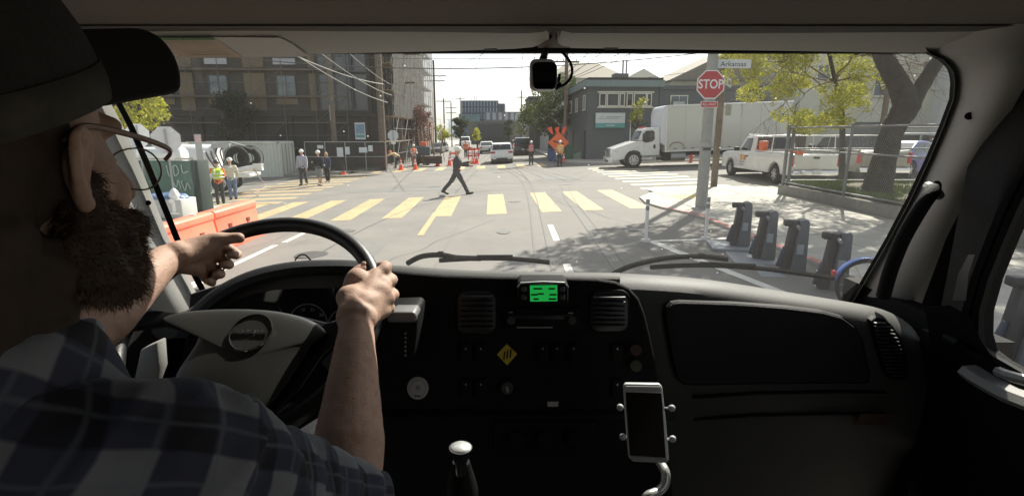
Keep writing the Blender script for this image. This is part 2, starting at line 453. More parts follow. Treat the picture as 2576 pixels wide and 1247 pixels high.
# --- the apartment block under construction on the left
bA = thing('apartment_block', 'dark tan and grey apartment block under construction behind scaffolding', 'building', (-10.7, 42.6, gz(-10.7)), PHI)
mb = MB(); mb.box((-17, 14.75, 6.6), (34, 29.5, 13.8)); mb.build('wall', M_DKWALL, bA)
for x0, x1 in ((-5.2, -4.6), (-10.2, -8.6), (-15.2, -14.1), (-20, -17.8), (-26, -23.3), (-33, -28.5)):
    for z0, z1 in ((4.5, 7.35), (7.75, 10.4), (10.8, 13.2)):
        mb = MB(); mb.box(((x0 + x1) / 2, -.05, (z0 + z1) / 2), (x1 - x0, .1, z1 - z0)); mb.build('wall_panel', M_TAN, bA)
for x in (-7.0, -12.2, -16.5, -21.7, -27.2):
    for zc in (6.35, 9.35, 12.2):
        window(bA, TR((x, -.02, zc)), 1.5, 1.7, 2, 2, M_DFRAME, M_GLASSB)
        mb = MB(); mb.box((x, -.04, zc + 1.08), (1.9, .12, .32)); mb.build('lintel', M_BRWN, bA)
        mb = MB(); mb.box((x, -.05, zc - 1.15), (1.7, .14, .45)); mb.build('spandrel_panel', M_TAN if zc < 8 else mat('pale_spandrel', (.42, .44, .46), .6), bA)
for z in (4.2, 7.55, 10.6, 13.45):
    mb = MB(); mb.box((-17, -.14, z), (34.1, .28, .24)); mb.build('floor_band', M_DKWALL, bA)
for k in range(3):                                    # glazed corner bay
    for r in range(3):
        window(bA, TR((-3.75 + k * 1.25, -.35, 5.9 + r * 2.9)), 1.2, 2.7, 1, 2, M_DFRAME, M_GLASSD)
mb = MB(); mb.box((-2.5, -.17, 8.9), (4.2, .32, 9.2)); mb.build('bay_wall', M_DKWALL, bA)
for x in (-31, -27, -23, -19, -15.5, -12, -8.5, -5.5, -2.6):    # ground floor openings
    mb = MB(); mb.box((x, .0, 1.9), (2.6, .12, 3.2)); mb.build('opening', mat('opening_dark', (.02, .02, .022), .6), bA)
    mb = MB(); mb.box((x + 1.6, -.08, 2.0), (.35, .3, 4.0)); mb.build('column', M_DKWALL, bA)
for j in range(7):
    for r in range(4):
        window(bA, TR((.04, 2.5 + j * 3.7, 3.2 + r * 2.9)) @ RZ(rad(90)), 1.5, 1.6, 2, 1, M_DFRAME, M_GLASSB)
for j in range(8):
    mb = MB(); mb.box((.05, .65 + j * 3.7, 7), (.12, 1.7, 12)); mb.build('wall_panel', M_LGWALL, bA)
mb = MB(); mb.box((-17, 14.75, 13.62), (34.5, 30, .3)); mb.build('roof', M_DKWALL, bA)

M_SCAF = mat('scaffold_steel', (.13, .13, .125), .6, metal=.3, var=.2)
def scaffold(label, loc, rz, L, H, bay=2.4, lift=2.0, dep=1.1, netm=None, n0=0):
    t = thing('scaffolding', label, 'scaffolding', loc, rz)
    nb = int(L / bay); nl = int(H / lift)
    for i in range(nb + 1):
        for y in (0, dep):
            m_ = MB(); m_.cyl((i * bay, y, 0), (i * bay, y, H), .03, n=6); m_.build('standard', M_SCAF, t)
    for k in range(1, nl + 1):
        for y in (0, dep):
            m_ = MB(); m_.cyl((0, y, k * lift), (L, y, k * lift), .026, n=6); m_.cyl((0, y, k * lift - 1), (L, y, k * lift - 1), .02, n=6); m_.build('ledger', M_SCAF, t)
        for i in range(nb):
            m_ = MB(); m_.box(((i + .5) * bay, dep / 2, k * lift - .05), (bay - .03, dep * .8, .045)); m_.build('scaffold_board', mat('scaffold_board', (.27, .21, .14), .9), t)
    for i in range(0, nb, 2):
        for k in range(nl):
            m_ = MB(); m_.cyl((i * bay, -.03, k * lift), ((i + 1) * bay, -.03, (k + 1) * lift), .02, n=5); m_.build('brace', M_SCAF, t)
    if netm:
        m_ = MB(); rows = []
        for r in range(25):
            rows.append([V((c * L / 48, -.14 + .05 * math.sin(c * 1.9 + r * .7) * math.sin(r * .9), 4 + r * (H - 4) / 24)) for c in range(49)])
        m_.grid(rows); m_.build('netting', netm, t, smooth=True)
    return t
net = mat('grey_debris_netting', (.065, .062, .055), .9, var=.35, vs=.8, alpha=.62, stain=(.7, .55, (.10, .096, .085)))
scaffold('steel scaffolding with dark boards across the front of the tan apartment block', (-34.5, 41.0, gz(-22)), PHI, 21.6, 12)
scaffold('netted scaffolding along the street side of the apartment block', S(-8.35, 42.5, .1), PHI + rad(90), 28.8, 12.6, netm=net)

# --- the dark corner building on the right
M_SLATE = mat('slate_grey_paint', (.098, .110, .118), .7, var=.08, vs=.8, stain=(.5, .66, (.10, .11, .115)))
M_TRIM = mat('cream_trim', (.66, .64, .56), .6, var=.05)
bB = thing('corner_building', 'slate grey two storey corner building with cream framed windows and a banner', 'building', (5.95, 42.0, gz(6)), PHI)
mb = MB(); mb.prism([V((0, 0, -.3)), V((5.6, 0, -.3)), V((5.6, 13, -.3)), V((0, 13, -.3))], (0, 0, 6.15)); mb.build('wall', M_SLATE, bB)
mb = MB(); mb.box((2.8, 6.4, 5.95), (6.2, 13.6, .5)); mb.build('parapet', mat('teal_grey_parapet', (.17, .225, .225), .6), bB)
mb = MB(); mb.box((2.9, 6.5, 6.3), (5.9, 13.2, .22)); mb.build('roof', M_DKWALL, bB)
mb = MB(); mb.box((9.6, 5, 2.75), (7.9, 10, 5.6)); mb.build('wall', M_SLATE, bB)
mb = MB(); mb.box((9.7, 5, 5.68), (8.2, 10.3, .3)); mb.build('parapet', M_SLATE, bB)
for x, w in ((1.15, .55), (1.95, .95), (2.68, .42), (3.28, .5), (4.1, 1.0), (4.82, .4)):
    window(bB, TR((x, -.02, 4.75)), w, 1.0, 1, 1, M_TRIM, M_GLASSD)
mb = MB(); mb.box((2.97, -.02, 5.33), (4.45, .12, .1)); mb.box((2.97, -.02, 4.17), (4.45, .14, .1)); mb.build('window_surround', M_TRIM, bB)
window(bB, TR((7.2, -.02, 4.6)), 1.4, 1.0, 2, 1, M_TRIM, M_GLASSB)
mb = MB(); mb.box((7.0, -.35, 4.35), (.9, .6, .5)); mb.build('air_conditioner', M_STEEL, bB, bevel=.02)
for yy in (1.3, 5.2, 8.6): window(bB, TR((-.02, yy, 4.6)) @ RZ(rad(-90)), .9, 1.15, 1, 1, M_TRIM, M_GLASSD)
for yy in (1.0, 7.3): 
    mb = MB(); mb.box((-.02, yy, 1.25), (.08, .85, 2.3)); mb.build('door', mat('black_door', (.02, .02, .02), .5), bB, bevel=.01)
mb = MB(); mb.prism([V((-.05, 1.9, .1)), V((-.05, 6.3, .1)), V((-.05, 6.3, .25)), V((-.05, 1.9, .75))], (-.06, 0, 0)); mb.build('ramp_panel', mat('pale_green_paint', (.26, .38, .33), .7), bB)
for k in range(2):
    mb = MB(); mb.box((4.15, -.05, 3.35 + .24 * k), (.42, .06, .15)); mb.build('number_plate', M_TRIM, bB)
mb = MB(); mb.box((2.0 + 1.4, 4.0, 6.75), (1.2, 1.2, .7)); mb.box((2.9, 3.3, 6.8), (.25, .1, .2)); mb.build('roof_unit', mat('roof_unit', (.16, .16, .16), .6), bB, bevel=.02)
for x in (3.75, 4.05):
    mb = MB(); mb.cyl((x, 4.5, 6.3), (x, 4.5, 8.3), .08, n=8); mb.build('flue_pipe', M_STEEL, bB)
bn = thing('banner', 'white banner with teal lower band on the slate grey corner building', 'banner', (5.95 + .62, 41.9, gz(6) + 2.62), PHI)
mb = MB(); mb.box((1.17, -.03, .74), (2.34, .05, .78)); mb.build('board', mat('banner_white', (.62, .64, .64), .6, var=.03), bn)
mb = MB(); mb.box((1.17, -.03, .17), (2.34, .052, .36)); mb.build('board', M_TEAL, bn)
for k, (x, z, w, h) in enumerate(((.5, .86, .03, .16), (.5, .68, .55, .035), (1.45, .82, 1.25, .045), (1.3, .70, .95, .04), (1.2, .17, .7, .06), (.36, .82, .03, .09), (.64, .82, .03, .09))):
    mb = MB(); mb.box((x, -.06, z), (w, .01, h)); mb.build('print_line', mat('banner_print', (.22, .26, .27), .6) if k != 4 else M_TRIM, bn)
mb = MB(); mb.cyl((3.0, -1.8, -2.9), (3.0, -1.8, .55), .04, n=8); 
tag(mb.build('sign_post', M_TRIM, None, loc=(5.95 + .0, 41.9, gz(6) + 2.62)), 'thin pale post standing before the slate grey corner building', 'post')

# --- houses and blocks behind
def house(label, loc, rz, w, d, h, m, roof=None, rh=1.8, roofm=None, wins=(), name='house', over=.3, ridge='x'):
    t = thing(name, label, 'building', loc, rz)
    b_ = MB(); b_.box((w / 2, d / 2, h / 2 - .5), (w, d, h + 1)); b_.build('wall', m, t)
    r = MB()
    if roof == 'gable':
        if ridge == 'x': r.prism([V((-over, -over, h)), V((-over, d + over, h)), V((-over, d / 2, h + rh))], (w + 2 * over, 0, 0))
        else: r.prism([V((-over, -over, h)), V((w + over, -over, h)), V((w / 2, -over, h + rh))], (0, d + 2 * over, 0))
    elif roof == 'hip':
        r.add([V(p) for p in ((-over, -over, h), (w + over, -over, h), (w + over, d + over, h), (-over, d + over, h), (w * .3, d / 2, h + rh), (w * .7, d / 2, h + rh))], [(0, 1, 5, 4), (1, 2, 5), (2, 3, 4, 5), (3, 0, 4), (0, 3, 2, 1)])
    else: r.box((w / 2, d / 2, h + .12), (w + .3, d + .3, .26))
    r.build('roof', roofm or m, t)
    for (x, z, ww, hh, c, rr) in wins: window(t, TR((x, -.02, z)), ww, hh, c, rr, M_TRIM, M_GLASSB, fw=.08)
    return t
M_BEIGE = mat('beige_stucco', (.58, .54, .42), .85, var=.07, vs=.7, stain=(.5, .64, (.33, .30, .24)))
M_BEIGE2 = mat('grey_beige_stucco', (.60, .59, .49), .85, var=.07, vs=.7, stain=(.5, .64, (.29, .28, .24)))
M_ROOFT = mat('beige_shingle', (.30, .27, .22), .85, var=.1)
M_GREYW = mat('pale_grey_render', (.48, .48, .46), .8, var=.06, vs=.7)
house('wide pale house with shallow tan hipped roof behind the green tree', (4.2, 64, gz(5)), PHI, 9.5, 9, 8.6, M_GREYW, 'hip', 2.3, M_ROOFT)
house('pale grey gabled house beyond the slate grey corner building', (13.2, 72, gz(13)), PHI, 8.5, 8, 7.9, M_GREYW, 'gable', 2.4, M_GREYW, ridge='y')
house('small grey gabled house right of the larger pale gable', (20.6, 72, gz(20)), PHI, 4.2, 7, 7.6, M_GREYW, 'gable', 1.1, M_GREYW, ridge='y')
house('grey concrete block rising behind the tree and the dash camera', (2.4, 74, gz(3)), PHI, 5.5, 8, 7.0, M_LGWALL, None, wins=((1.2, 5.6, .9, .7, 2, 1), (2.8, 5.6, .9, .7, 2, 1)), name='concrete_block')
h1 = house('long beige gabled building behind the stop sign and box truck', (13.9, 47, gz(14)), PHI, 13, 11, 6.4, M_BEIGE, 'gable', 3.2, M_ROOFT, wins=((.9, 4.9, .6, 1.5, 1, 2), (3.4, 3.6, 1.6, 1.1, 2, 1), (9, 5.2, 1.3, 1.3, 2, 1)), ridge='y')
mb = MB(); mb.box((2.3, -1.2, 3.6), (5.2, 2.2, 2.6)); mb.build('porch_wall', M_SLATE, h1)
window(h1, TR((3.3, -2.32, 4.1)), 2.0, .7, 2, 1, M_TRIM, M_GLASSB)
h2 = house('tall grey beige building facing the parked pickups', (21.5, 40, gz(22)), PHI * .5, 17, 12, 10.5, M_BEIGE2, None, roofm=mat('pale_roof', (.45, .46, .45), .7),
      wins=((5.85, 5.15, 1.05, 1.7, 1, 2), (1.9, 2.45, 1.1, 1.1, 1, 2), (1.5, 6.0, 1.1, 1.1, 1, 2), (9.3, 6.1, 1.1, 1.5, 1, 2), (12.6, 5.6, 1.1, 1.5, 1, 2)), name='apartment_house')
mb = MB(); mb.box((5.7, -.02, 1.2), (2.9, .1, 2.5)); mb.build('garage_door', mat('garage_door', (.13, .14, .13), .7), h2)
mb = MB(); mb.box((.3, -.02, 1.2), (.9, .1, 2.3)); mb.build('door', mat('brown_door', (.10, .06, .05), .6), h2)
mb = MB(); mb.box((8.5, -.05, 8.9), (17, .14, .12)); mb.build('cornice', M_TRIM, h2)
mb = MB(); mb.cyl((7.9, -.12, 0), (7.9, -.12, 8.8), .07, n=8); mb.build('downpipe', M_BEIGE2, h2)
house('white clapboard house at the far right behind the tree limb', (31.5, 35.5, gz(32)), 0, 12, 10, 7.2, mat('white_clapboard', (.62, .63, .62), .7, var=.04), 'gable', 2.4, M_GREYW, wins=((2.5, 4.6, 1, 1.5, 1, 2),))

# --- distance
def block(label, loc, w, d, h, m, name='office_block', cols=0, rows=0, wm=None, fm=None, frac=.55, cat='building', rz=0):
    t = thing(name, label, cat, loc, rz)
    b_ = MB(); b_.box((w / 2, d / 2, h / 2 - 1), (w, d, h + 2)); b_.build('wall', m, t)
    cw = w / max(cols, 1); rh = h / max(rows, 1)
    for i in range(cols):
        for j in range(rows):
            f_ = MB(); f_.box(((i + .5) * cw, -.06, (j + .5) * rh), (cw * frac, .15, rh * .78)); f_.build('window', wm, t)
    return t
M_BLUEG = mat('blue_glass_cladding', (.055, .085, .125), .25, var=.15, vs=.1, spec=.7)
M_BLUEP = mat('pale_blue_window_strip', (.26, .31, .36), .3, var=.15, vs=.3)
t = block('dark blue glass office tower closing the far end of the street', (-31.5, 330, -1.0), 23, 20, 23.0, M_BLUEG, 'office_tower', 12, 6, M_BLUEP, frac=.34, rz=-.02)
mb = MB(); mb.box((25, 9, 10.6), (4, 18, 21.2)); mb.build('wall', mat('slate_side_wall', (.10, .11, .13), .6), t)
mb = MB(); mb.box((5.6, -2.6, 7.4), (13, 5, 14.8)); mb.build('glass_annex', mat('teal_glass', (.14, .21, .24), .2, var=.2, vs=.3), t)
for x in (6, 8, 9.5, 11.5): 
    mb = MB(); mb.cyl((x, 4, 22), (x, 4, 26), .18, n=6); mb.build('mast', M_STEEL, t)
block('low white building on the left far down the street', S(-17.5, 86, 0), 7.6, 20, 5.6, M_GREYW, 'low_building', 5, 1, M_GLASSB)
block('brown brick storefront on the left beyond the plum tree', S(-13.6, 70, 0), 4, 10, 5.0, mat('brown_render', (.20, .12, .09), .8), 'storefront', 2, 1, M_GREYW)
block('grey warehouse with a wide dark door at the end of the street', S(-6.5, 135, .5), 13, 20, 5.2, M_LGWALL, 'warehouse', 1, 1, mat('dark_shutter', (.06, .065, .07), .6), frac=.62)
block('pale grey building on the right far along the street', S(6.3, 150, 0), 9, 26, 7.8, M_GREYW, 'far_building', 4, 3, M_GLASSB)
block('dark roofed block beside the glass tower far away', (-12.6, 250, 0), 17, 20, 12.2, mat('purple_grey_wall', (.16, .14, .16), .8), 'far_block', 6, 3, M_BLUEP)
block('white workshop on the right beyond the green tree', S(6.6, 100, 0), 8, 30, 5.2, M_GREYW, 'workshop', 3, 1, M_GLASSB)
hl = MB(); rows = []
for k, (yy, hh) in enumerate(((620, 0), (660, 22), (740, 30), (900, 34))):
    rows.append([V((x, yy, -2 + hh * (.55 + .45 * noise.noise(V((x * .006, yy * .01, 2)))) * (1 if abs(x) < 900 else .9))) for x in range(-1100, 1101, 50)])
hl.grid(rows); struct(hl.build('hills', mat('hazy_hill', (.16, .18, .20), .95, vs=.01), smooth=True))

# ------------------------------------------------------------------ poles and wires
def upole(label, base, H, r=.16, arms=(), rz=0, group=None, top=.8):
    t = thing('utility_pole', label, 'utility pole', base, rz, group)
    m_ = MB(); m_.tube([(0, 0, -.2), (0, 0, H * .5), (0, 0, H)], [r, r * .9, r * top], n=12); m_.build('pole', M_WOOD, t, smooth=True)
    for z, w in arms:
        m_ = MB(); m_.box((0, -.02, z), (w, .1, .12)); m_.build('crossarm', M_WOOD, t)
        for i in range(4):
            q = MB(); x = (-.5 + (i + .35) / 3.7) * w * .96; q.cyl((x, -.02, z + .06), (x, -.02, z + .22), .03, .045, n=8); q.build('insulator', M_STEEL, t)
        q = MB(); q.cyl((0, -.05, z - .5), (w * .3, -.05, z - .03), .02, n=5); q.build('arm_brace', M_STEEL, t)
    return t
p1 = upole('leaning weathered utility pole beside the surveying tripod at far left', P(846, 421, 39) + V((0, 0, -.1)), 13, .2, ((11, 2.4),))
m_ = MB(); m_.box((-.12, -.12, 4.0), (.02, .1, 1.1)); m_.build('marker_strip', M_REFL, p1)
upole('thick dark utility pole rising by the orange tool rack', P(966, 421, 40) + V((0, 0, -.1)), 13, .27, ((10.5, 2.6),))
upole('pale utility pole with crossarms right of the thick dark pole', P(1011, 412, 48) + V((0, 0, -.1)), 13, .2, ((9.6, 4.0), (7.2, 3.0)))
upole('slim utility pole with double crossarm above the plum tree', S(-9.0, 80), 13.2, .17, ((11.0, 3.6), (10.3, 3.2)))
for i, (b, h, l) in enumerate(((95, 8.8, 'small utility pole with a flat crossarm, next beyond the plum tree'), (112, 9.2, 'distant utility pole second beyond the plum tree'), (145, 12.4, 'farthest utility pole standing in line with the glass tower'))):
    upole(l, S(-9.0, b), h, .14, ((h - .5, 2.6),) if i != 1 else ((h - 1.2, 2.4), (h - 2.2, 2.2)))
upole('utility pole on the right side of the far street', S(5.4, 107), 10.6, .16, ((9.3, 2.2),))
upole('utility pole rising from the green tree behind the dash camera', P(1420, 408, 44) + V((0, 0, -.2)), 9.6, .17, ((8.9, 2.2), (8.2, 2.0)))
upole('brown utility pole with small plates right behind the stop sign pole', P(1795, 473, 21), 9.5, .135, ((9, 2.2),))
upole('dark wooden pole standing left of the thick tree limb', P(2218, 330, 31) + V((0, 0, -2.4)), 10.5, .16, ())
M_WIRE = mat('black_cable', (.03, .03, .03), .6, var=0)
def wire(label, a, b, sag=.4, r=.018, name='overhead_wire', m=None):
    a, b = V(a), V(b); pts = []
    for i in range(17):
        t = i / 16; p = a.lerp(b, t); p.z -= sag * 4 * t * (1 - t); pts.append(p)
    m_ = MB(); m_.tube(pts, r, n=5)
    return tag(m_.build(name, m or M_WIRE), label, 'wire', 'overhead wires')
wire('thick black wire crossing the whole street high up', P(560, 142, 31), P(1760, 134, 31), .75, .028)
wire('thin wire running just above the thick black street wire', P(560, 130, 33), P(1900, 118, 33), .55, .016)
pw = mat('pale_cable', (.42, .42, .40), .5, var=0)
for i, (a, b, l) in enumerate((((735, 132, 23), (975, 258, 40), 'lowest pale cable sloping down to the thick dark pole'), ((800, 128, 26), (985, 240, 42), 'middle pale cable sloping down past the weathered pole'), ((872, 128, 30), (1004, 222, 46), 'upper pale cable sloping down to the pale pole'), ((700, 120, 24), (965, 212, 39), 'pale cable running to the top of the thick dark pole'))):
    wire(l, P(*a), P(*b), .25, .022, m=pw)
for i, (a, b, l) in enumerate((((1316, 125, 28), (1302, 285, 150), 'left trolley wire running away over the middle of the street'), ((1350, 125, 28), (1312, 270, 150), 'right trolley wire running away over the middle of the street'),
        ((1215, 125, 30), (1165, 250, 110), 'thin wire sloping left to the farthest pole'), ((1240, 125, 30), (1102, 180, 80), 'thin wire to the slim pole with double crossarm'),
        ((1102, 184, 80), (1305, 252, 106), 'long sagging wire between the slim pole and the right far pole'), ((1102, 176, 80), (1010, 215, 48), 'wire between slim pole and pale pole'),
        ((1485, 128, 34), (1408, 196, 44), 'leftmost wire of the bundle above the hipped house'), ((1520, 128, 34), (1412, 198, 44), 'second wire of the bundle above the hipped house'),
        ((1570, 128, 32), (1416, 204, 44), 'third wire of the bundle above the hipped house'), ((1600, 128, 32), (1420, 206, 44), 'rightmost wire of the bundle above the hipped house'),
        ((1312, 252, 106), (1405, 212, 44), 'wire from the right far pole towards the green tree'), ((1780, 175, 40), (1520, 205, 66), 'faint wire above the slate grey corner building'))):
    wire(l, P(*a), P(*b), .5 if i == 4 else .12, .014 + .004 * (i > 5))

# ------------------------------------------------------------------ trees
def leafmats(nm, cols):
    out = []
    for k, c in enumerate(cols):
        m = mat(f'{nm}_leaf_{k}', c, .6, var=.25, vs=3, spec=.25); nt = m.node_tree
        tl_ = nt.nodes.new('ShaderNodeBsdfTranslucent'); tl_.inputs[0].default_value = (min(1, c[0] * 1.25), min(1, c[1] * 1.3), c[2] * .8, 1)
        mx_ = nt.nodes.new('ShaderNodeMixShader'); mx_.inputs[0].default_value = .45
        nt.links.new(nt.nodes['Principled BSDF'].outputs[0], mx_.inputs[1]); nt.links.new(tl_.outputs[0], mx_.inputs[2]); nt.links.new(mx_.outputs[0], nt.nodes['Material Output'].inputs[0])
        out.append(m)
    return out
def crown(parent, clumps, n, size, mats, seed=1, name='crown', curl=.5, droop=0):
    r = random.Random(seed); m_ = MB()
    tot = sum(c[1][0] * c[1][1] * c[1][2] for c in clumps)
    for c, rr in clumps:
        k = int(n * rr[0] * rr[1] * rr[2] / tot)
        for _ in range(k):
            while 1:
                p = V((r.uniform(-1, 1), r.uniform(-1, 1), r.uniform(-1, 1)))
                if p.length < 1 and r.random() < .25 + .75 * p.length: break
            q = V((c[0] + p.x * rr[0], c[1] + p.y * rr[1], c[2] + p.z * rr[2]))
            if noise.noise(q * 1.1) < -.12: continue
            s = size * r.uniform(.6, 1.4)
            a = V((r.gauss(0, 1), r.gauss(0, 1), r.gauss(0, 1))).normalized(); b_ = a.orthogonal().normalized()
            cc = a.cross(b_) ; m_.cur = r.randrange(len(mats))
            m_.add([q - a * s, q + b_ * s * .55 + cc * s * .12, q + a * s, q - b_ * s * .55 + cc * s * .12], [(0, 1, 2, 3)])
    return m_.build(name, mats, parent, auto=False)
def branches(parent, start, dirs, seed, m, depth=3, L=1.4, r0=.07, name='branch'):
    r = random.Random(seed); m_ = MB()
    def grow(p, d, L, rr, k):
        pts = [p]; q = V(p)
        for i in range(4):
            d = (d + V((r.gauss(0, .16), r.gauss(0, .16), r.gauss(0, .12)))).normalized(); q = q + d * L / 4; pts.append(q.copy())
        m_.tube(pts, [rr * (1 - .14 * i) for i in range(5)], n=5)
        if k > 0:
            for j in range(3): grow(pts[r.choice((2, 3, 4))], (d + V((r.gauss(0, .6), r.gauss(0, .6), r.gauss(0, .45)))).normalized(), L * r.uniform(.55, .8), rr * .55, k - 1)
    for d in dirs: grow(V(start), V(d).normalized(), L, r0, depth)
    return m_.build(name, m, parent, smooth=True)
M_BARK = mat('grey_bark', (.046, .039, .034), .95, var=.3, vs=9, bump=1.2, bs=16)
M_TWIG = mat('brown_twig', (.16, .12, .10), .9, var=.2)
LG = leafmats('lime', ((.42, .41, .06), (.52, .49, .09), (.31, .32, .055)))
GR = leafmats('green', ((.07, .10, .035), (.11, .14, .05), (.17, .19, .07)))
PL = leafmats('plum', ((.10, .04, .045), (.15, .06, .06), (.21, .10, .09)))
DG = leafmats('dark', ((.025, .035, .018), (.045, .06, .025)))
# the big trunk on the right and its high shading crown
b0 = P(2205, 492, 14.4)
tb = thing('shade_tree', 'big forked tree with dark bark standing in the fenced grass at right', 'tree', (b0.x, b0.y, b0.z - .15))
def loc_(u, v, y): return P(u, v, y) - V((b0.x, b0.y, b0.z - .15))
m_ = MB(); path = [(2205, 500, 14.4), (2208, 470, 14.4), (2225, 400, 14.4), (2245, 330, 14.4), (2285, 262, 14.4)]
wd = [.50, .36, .30, .28, .32]
m_.tube(spline([loc_(*p) for p in path], 5), [wd[min(i // 5, 4)] + (wd[min(i // 5 + 1, 4)] - wd[min(i // 5, 4)]) * (i % 5) / 5 for i in range(21)], n=18)
m_.tube(spline([loc_(2283, 275, 14.4), loc_(2262, 215, 14.4), loc_(2225, 150, 14.3), loc_(2190, 60, 14), loc_(2130, -60, 13.5)], 4), [.31 - .010 * i for i in range(17)], n=14)
m_.tube(spline([loc_(2283, 285, 14.4), loc_(2320, 215, 14.4), loc_(2370, 140, 14.5), loc_(2440, 60, 15), loc_(2520, -60, 15)], 4), [.22 - .007 * i for i in range(17)], n=14)
remesh(m_, 'trunk', M_BARK, .05, tb, 2, disp=lambda c: .025 * noise.noise(c * 5) + .012 * noise.noise(V((c.x * 22, c.y * 22, c.z * 4))))
branches(tb, loc_(2130, -60, 13.5), ((-.6, -.5, .5), (-.9, -.2, .2), (0, -.8, .4), (-.3, .6, .5)), 5, M_BARK, 3, 2.4, .12)
branches(tb, loc_(2520, -60, 15), ((.6, -.5, .5), (.2, .5, .5), (.1, -.8, .4)), 6, M_BARK, 3, 2.2, .11)
crown(tb, [((-3.2, 1.8, 8.2), (2.6, 3.2, 1.5)), ((.2, .6, 9.0), (3.2, 4.2, 1.8)), ((2.8, 2.0, 8.8), (3.2, 4.4, 1.8)), ((-1.2, 4.6, 9.0), (3.0, 2.6, 1.5)), ((1.5, -2.6, 9.0), (3.6, 2.6, 1.3))], 30000, .17, LG, 3)
# the lime leaved street tree in front of it
b1 = P(2116, 478, 18.3); t2 = thing('street_tree', 'street tree with hanging lime green leaves and brown twigs above the pickup', 'tree', (b1.x, b1.y, b1.z - .1))
def l2(u, v, y): return P(u, v, y) - V((b1.x, b1.y, b1.z - .1))
m_ = MB(); m_.tube(spline([l2(2116, 482, 18.3), l2(2119, 380, 18.3), l2(2117, 280, 18.3), l2(2100, 200, 18.3), l2(2080, 110, 18)], 4), [.115 - .004 * i for i in range(17)], n=10); m_.build('trunk', M_BARK, t2, smooth=True)
branches(t2, l2(2100, 205, 18.3), ((-1, -.2, .35), (-.8, .3, .1), (.9, 0, .3), (-.3, -.7, .4), (-1, -.3, -.1), (.6, .5, .5)), 9, M_TWIG, 4, 2.0, .035)
branches(t2, l2(2085, 130, 18.2), ((-1, -.2, .25), (-.9, .3, -.1), (.9, 0, .3), (-.4, -.7, .4), (-1, .1, .5), (.8, .3, -.1)), 19, M_TWIG, 4, 2.1, .03)
r_ = random.Random(4); cl = []
for u, v in ((1880, 205), (1915, 170), (1950, 240), (1985, 190), (2020, 255), (2050, 205), (2090, 265), (2120, 230), (2160, 245), (1930, 150), (2010, 150), (2080, 165), (2130, 185), (1990, 285), (2055, 290), (2110, 300), (1840, 150), (1990, 140), (1895, 235), (1940, 205), (2200, 190), (2180, 215), (1975, 225), (2035, 230), (2150, 130), (1860, 120), (1870, 165), (2170, 150), (2140, 275), (1965, 120), (2060, 110), (2030, 315), (1900, 130), (1855, 190)):
    c = l2(u, v, 18.0 + r_.uniform(-.9, .9)); cl.append(((c.x, c.y, c.z), (.62 * r_.uniform(.7, 1.2), .7, .33)))
crown(t2, cl, 30000, .050, LG, 8)
# left and far trees
def simple_tree(label, base, h, r, mats, n, ls, seed, name='tree', tr=.16, cz=None, clumps=None, group=None):
    t = thing(name, label, 'tree', base, 0, group)
    m_ = MB(); m_.tube([(0, 0, -.1), (r * .04, 0, h * .3), (0, r * .05, h * .62)], [tr, tr * .8, tr * .5], n=8); m_.build('trunk', M_BARK, t, smooth=True)
    branches(t, (0, 0, h * .5), ((.5, .1, .7), (-.5, .2, .6), (0, -.5, .7), (.1, .5, .6)), seed, M_BARK, 2, r * .7, tr * .4)
    rr = random.Random(seed)
    cl = clumps or [((rr.uniform(-.55, .55) * r, rr.uniform(-.5, .5) * r, h * .72 + rr.uniform(-.25, .25) * h), (r * rr.uniform(.35, .6),) * 2 + (r * rr.uniform(.28, .45),)) for _ in range(11)]
    crown(t, cl, n, ls, mats, seed); return t
simple_tree('plum tree with dark red leaves at the far left corner', S(-8.15, 54), 5.0, 1.75, PL, 6000, .09, 21, 'plum_tree')
simple_tree('large dense green tree left of the slate grey building', P(1382, 392, 52) + V((0, 0, -.3)), 8.6, 3.6, GR, 15000, .11, 22, 'street_tree', .24,
            clumps=[((-1.6, 0, 4.3), (1.5, 1.6, 1.3)), ((.4, -.4, 5.4), (1.9, 1.8, 1.4)), ((2.2, 0, 6.1), (1.5, 1.6, 1.3)), ((-.4, .2, 6.6), (1.5, 1.4, 1.0)), ((2.0, -.2, 4.4), (1.5, 1.6, 1.1)), ((0, 0, 3.4), (2.2, 1.6, .8)), ((1.2, 0, 7.4), (1.3, 1.2, .8)), ((-2.7, 0, 3.2), (.9, 1, .9)), ((3.3, .3, 5.0), (.7, 1, .9))])
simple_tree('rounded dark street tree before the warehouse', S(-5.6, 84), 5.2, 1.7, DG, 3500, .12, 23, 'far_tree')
simple_tree('light green shrubby tree left of the dark rounded tree', S(-8.2, 82), 3.9, 1.3, LG, 2200, .11, 24, 'far_tree')
simple_tree('pale green small tree right of the dark rounded tree', S(-3.0, 88), 3.4, 1.0, LG, 1200, .11, 25, 'far_tree')
simple_tree('dark narrow tree beside the far warehouse door', S(3.0, 112), 5.0, 1.2, DG, 1500, .13, 26, 'far_tree')
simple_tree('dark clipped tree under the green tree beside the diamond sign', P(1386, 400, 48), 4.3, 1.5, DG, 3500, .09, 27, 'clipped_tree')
simple_tree('lime green tree seen under the cap brim at far left', P(372, 440, 30), 6.4, 1.9, LG, 4200, .10, 28, 'street_tree')
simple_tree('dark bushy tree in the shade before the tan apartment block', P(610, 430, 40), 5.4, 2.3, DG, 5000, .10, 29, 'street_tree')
for i, (u, y) in enumerate(((1600, 40), )):
    simple_tree('small lime green tree peeping out behind the box truck cab', P(u, 405, y), 4.6, .8, LG, 900, .09, 31 + i, 'street_tree')

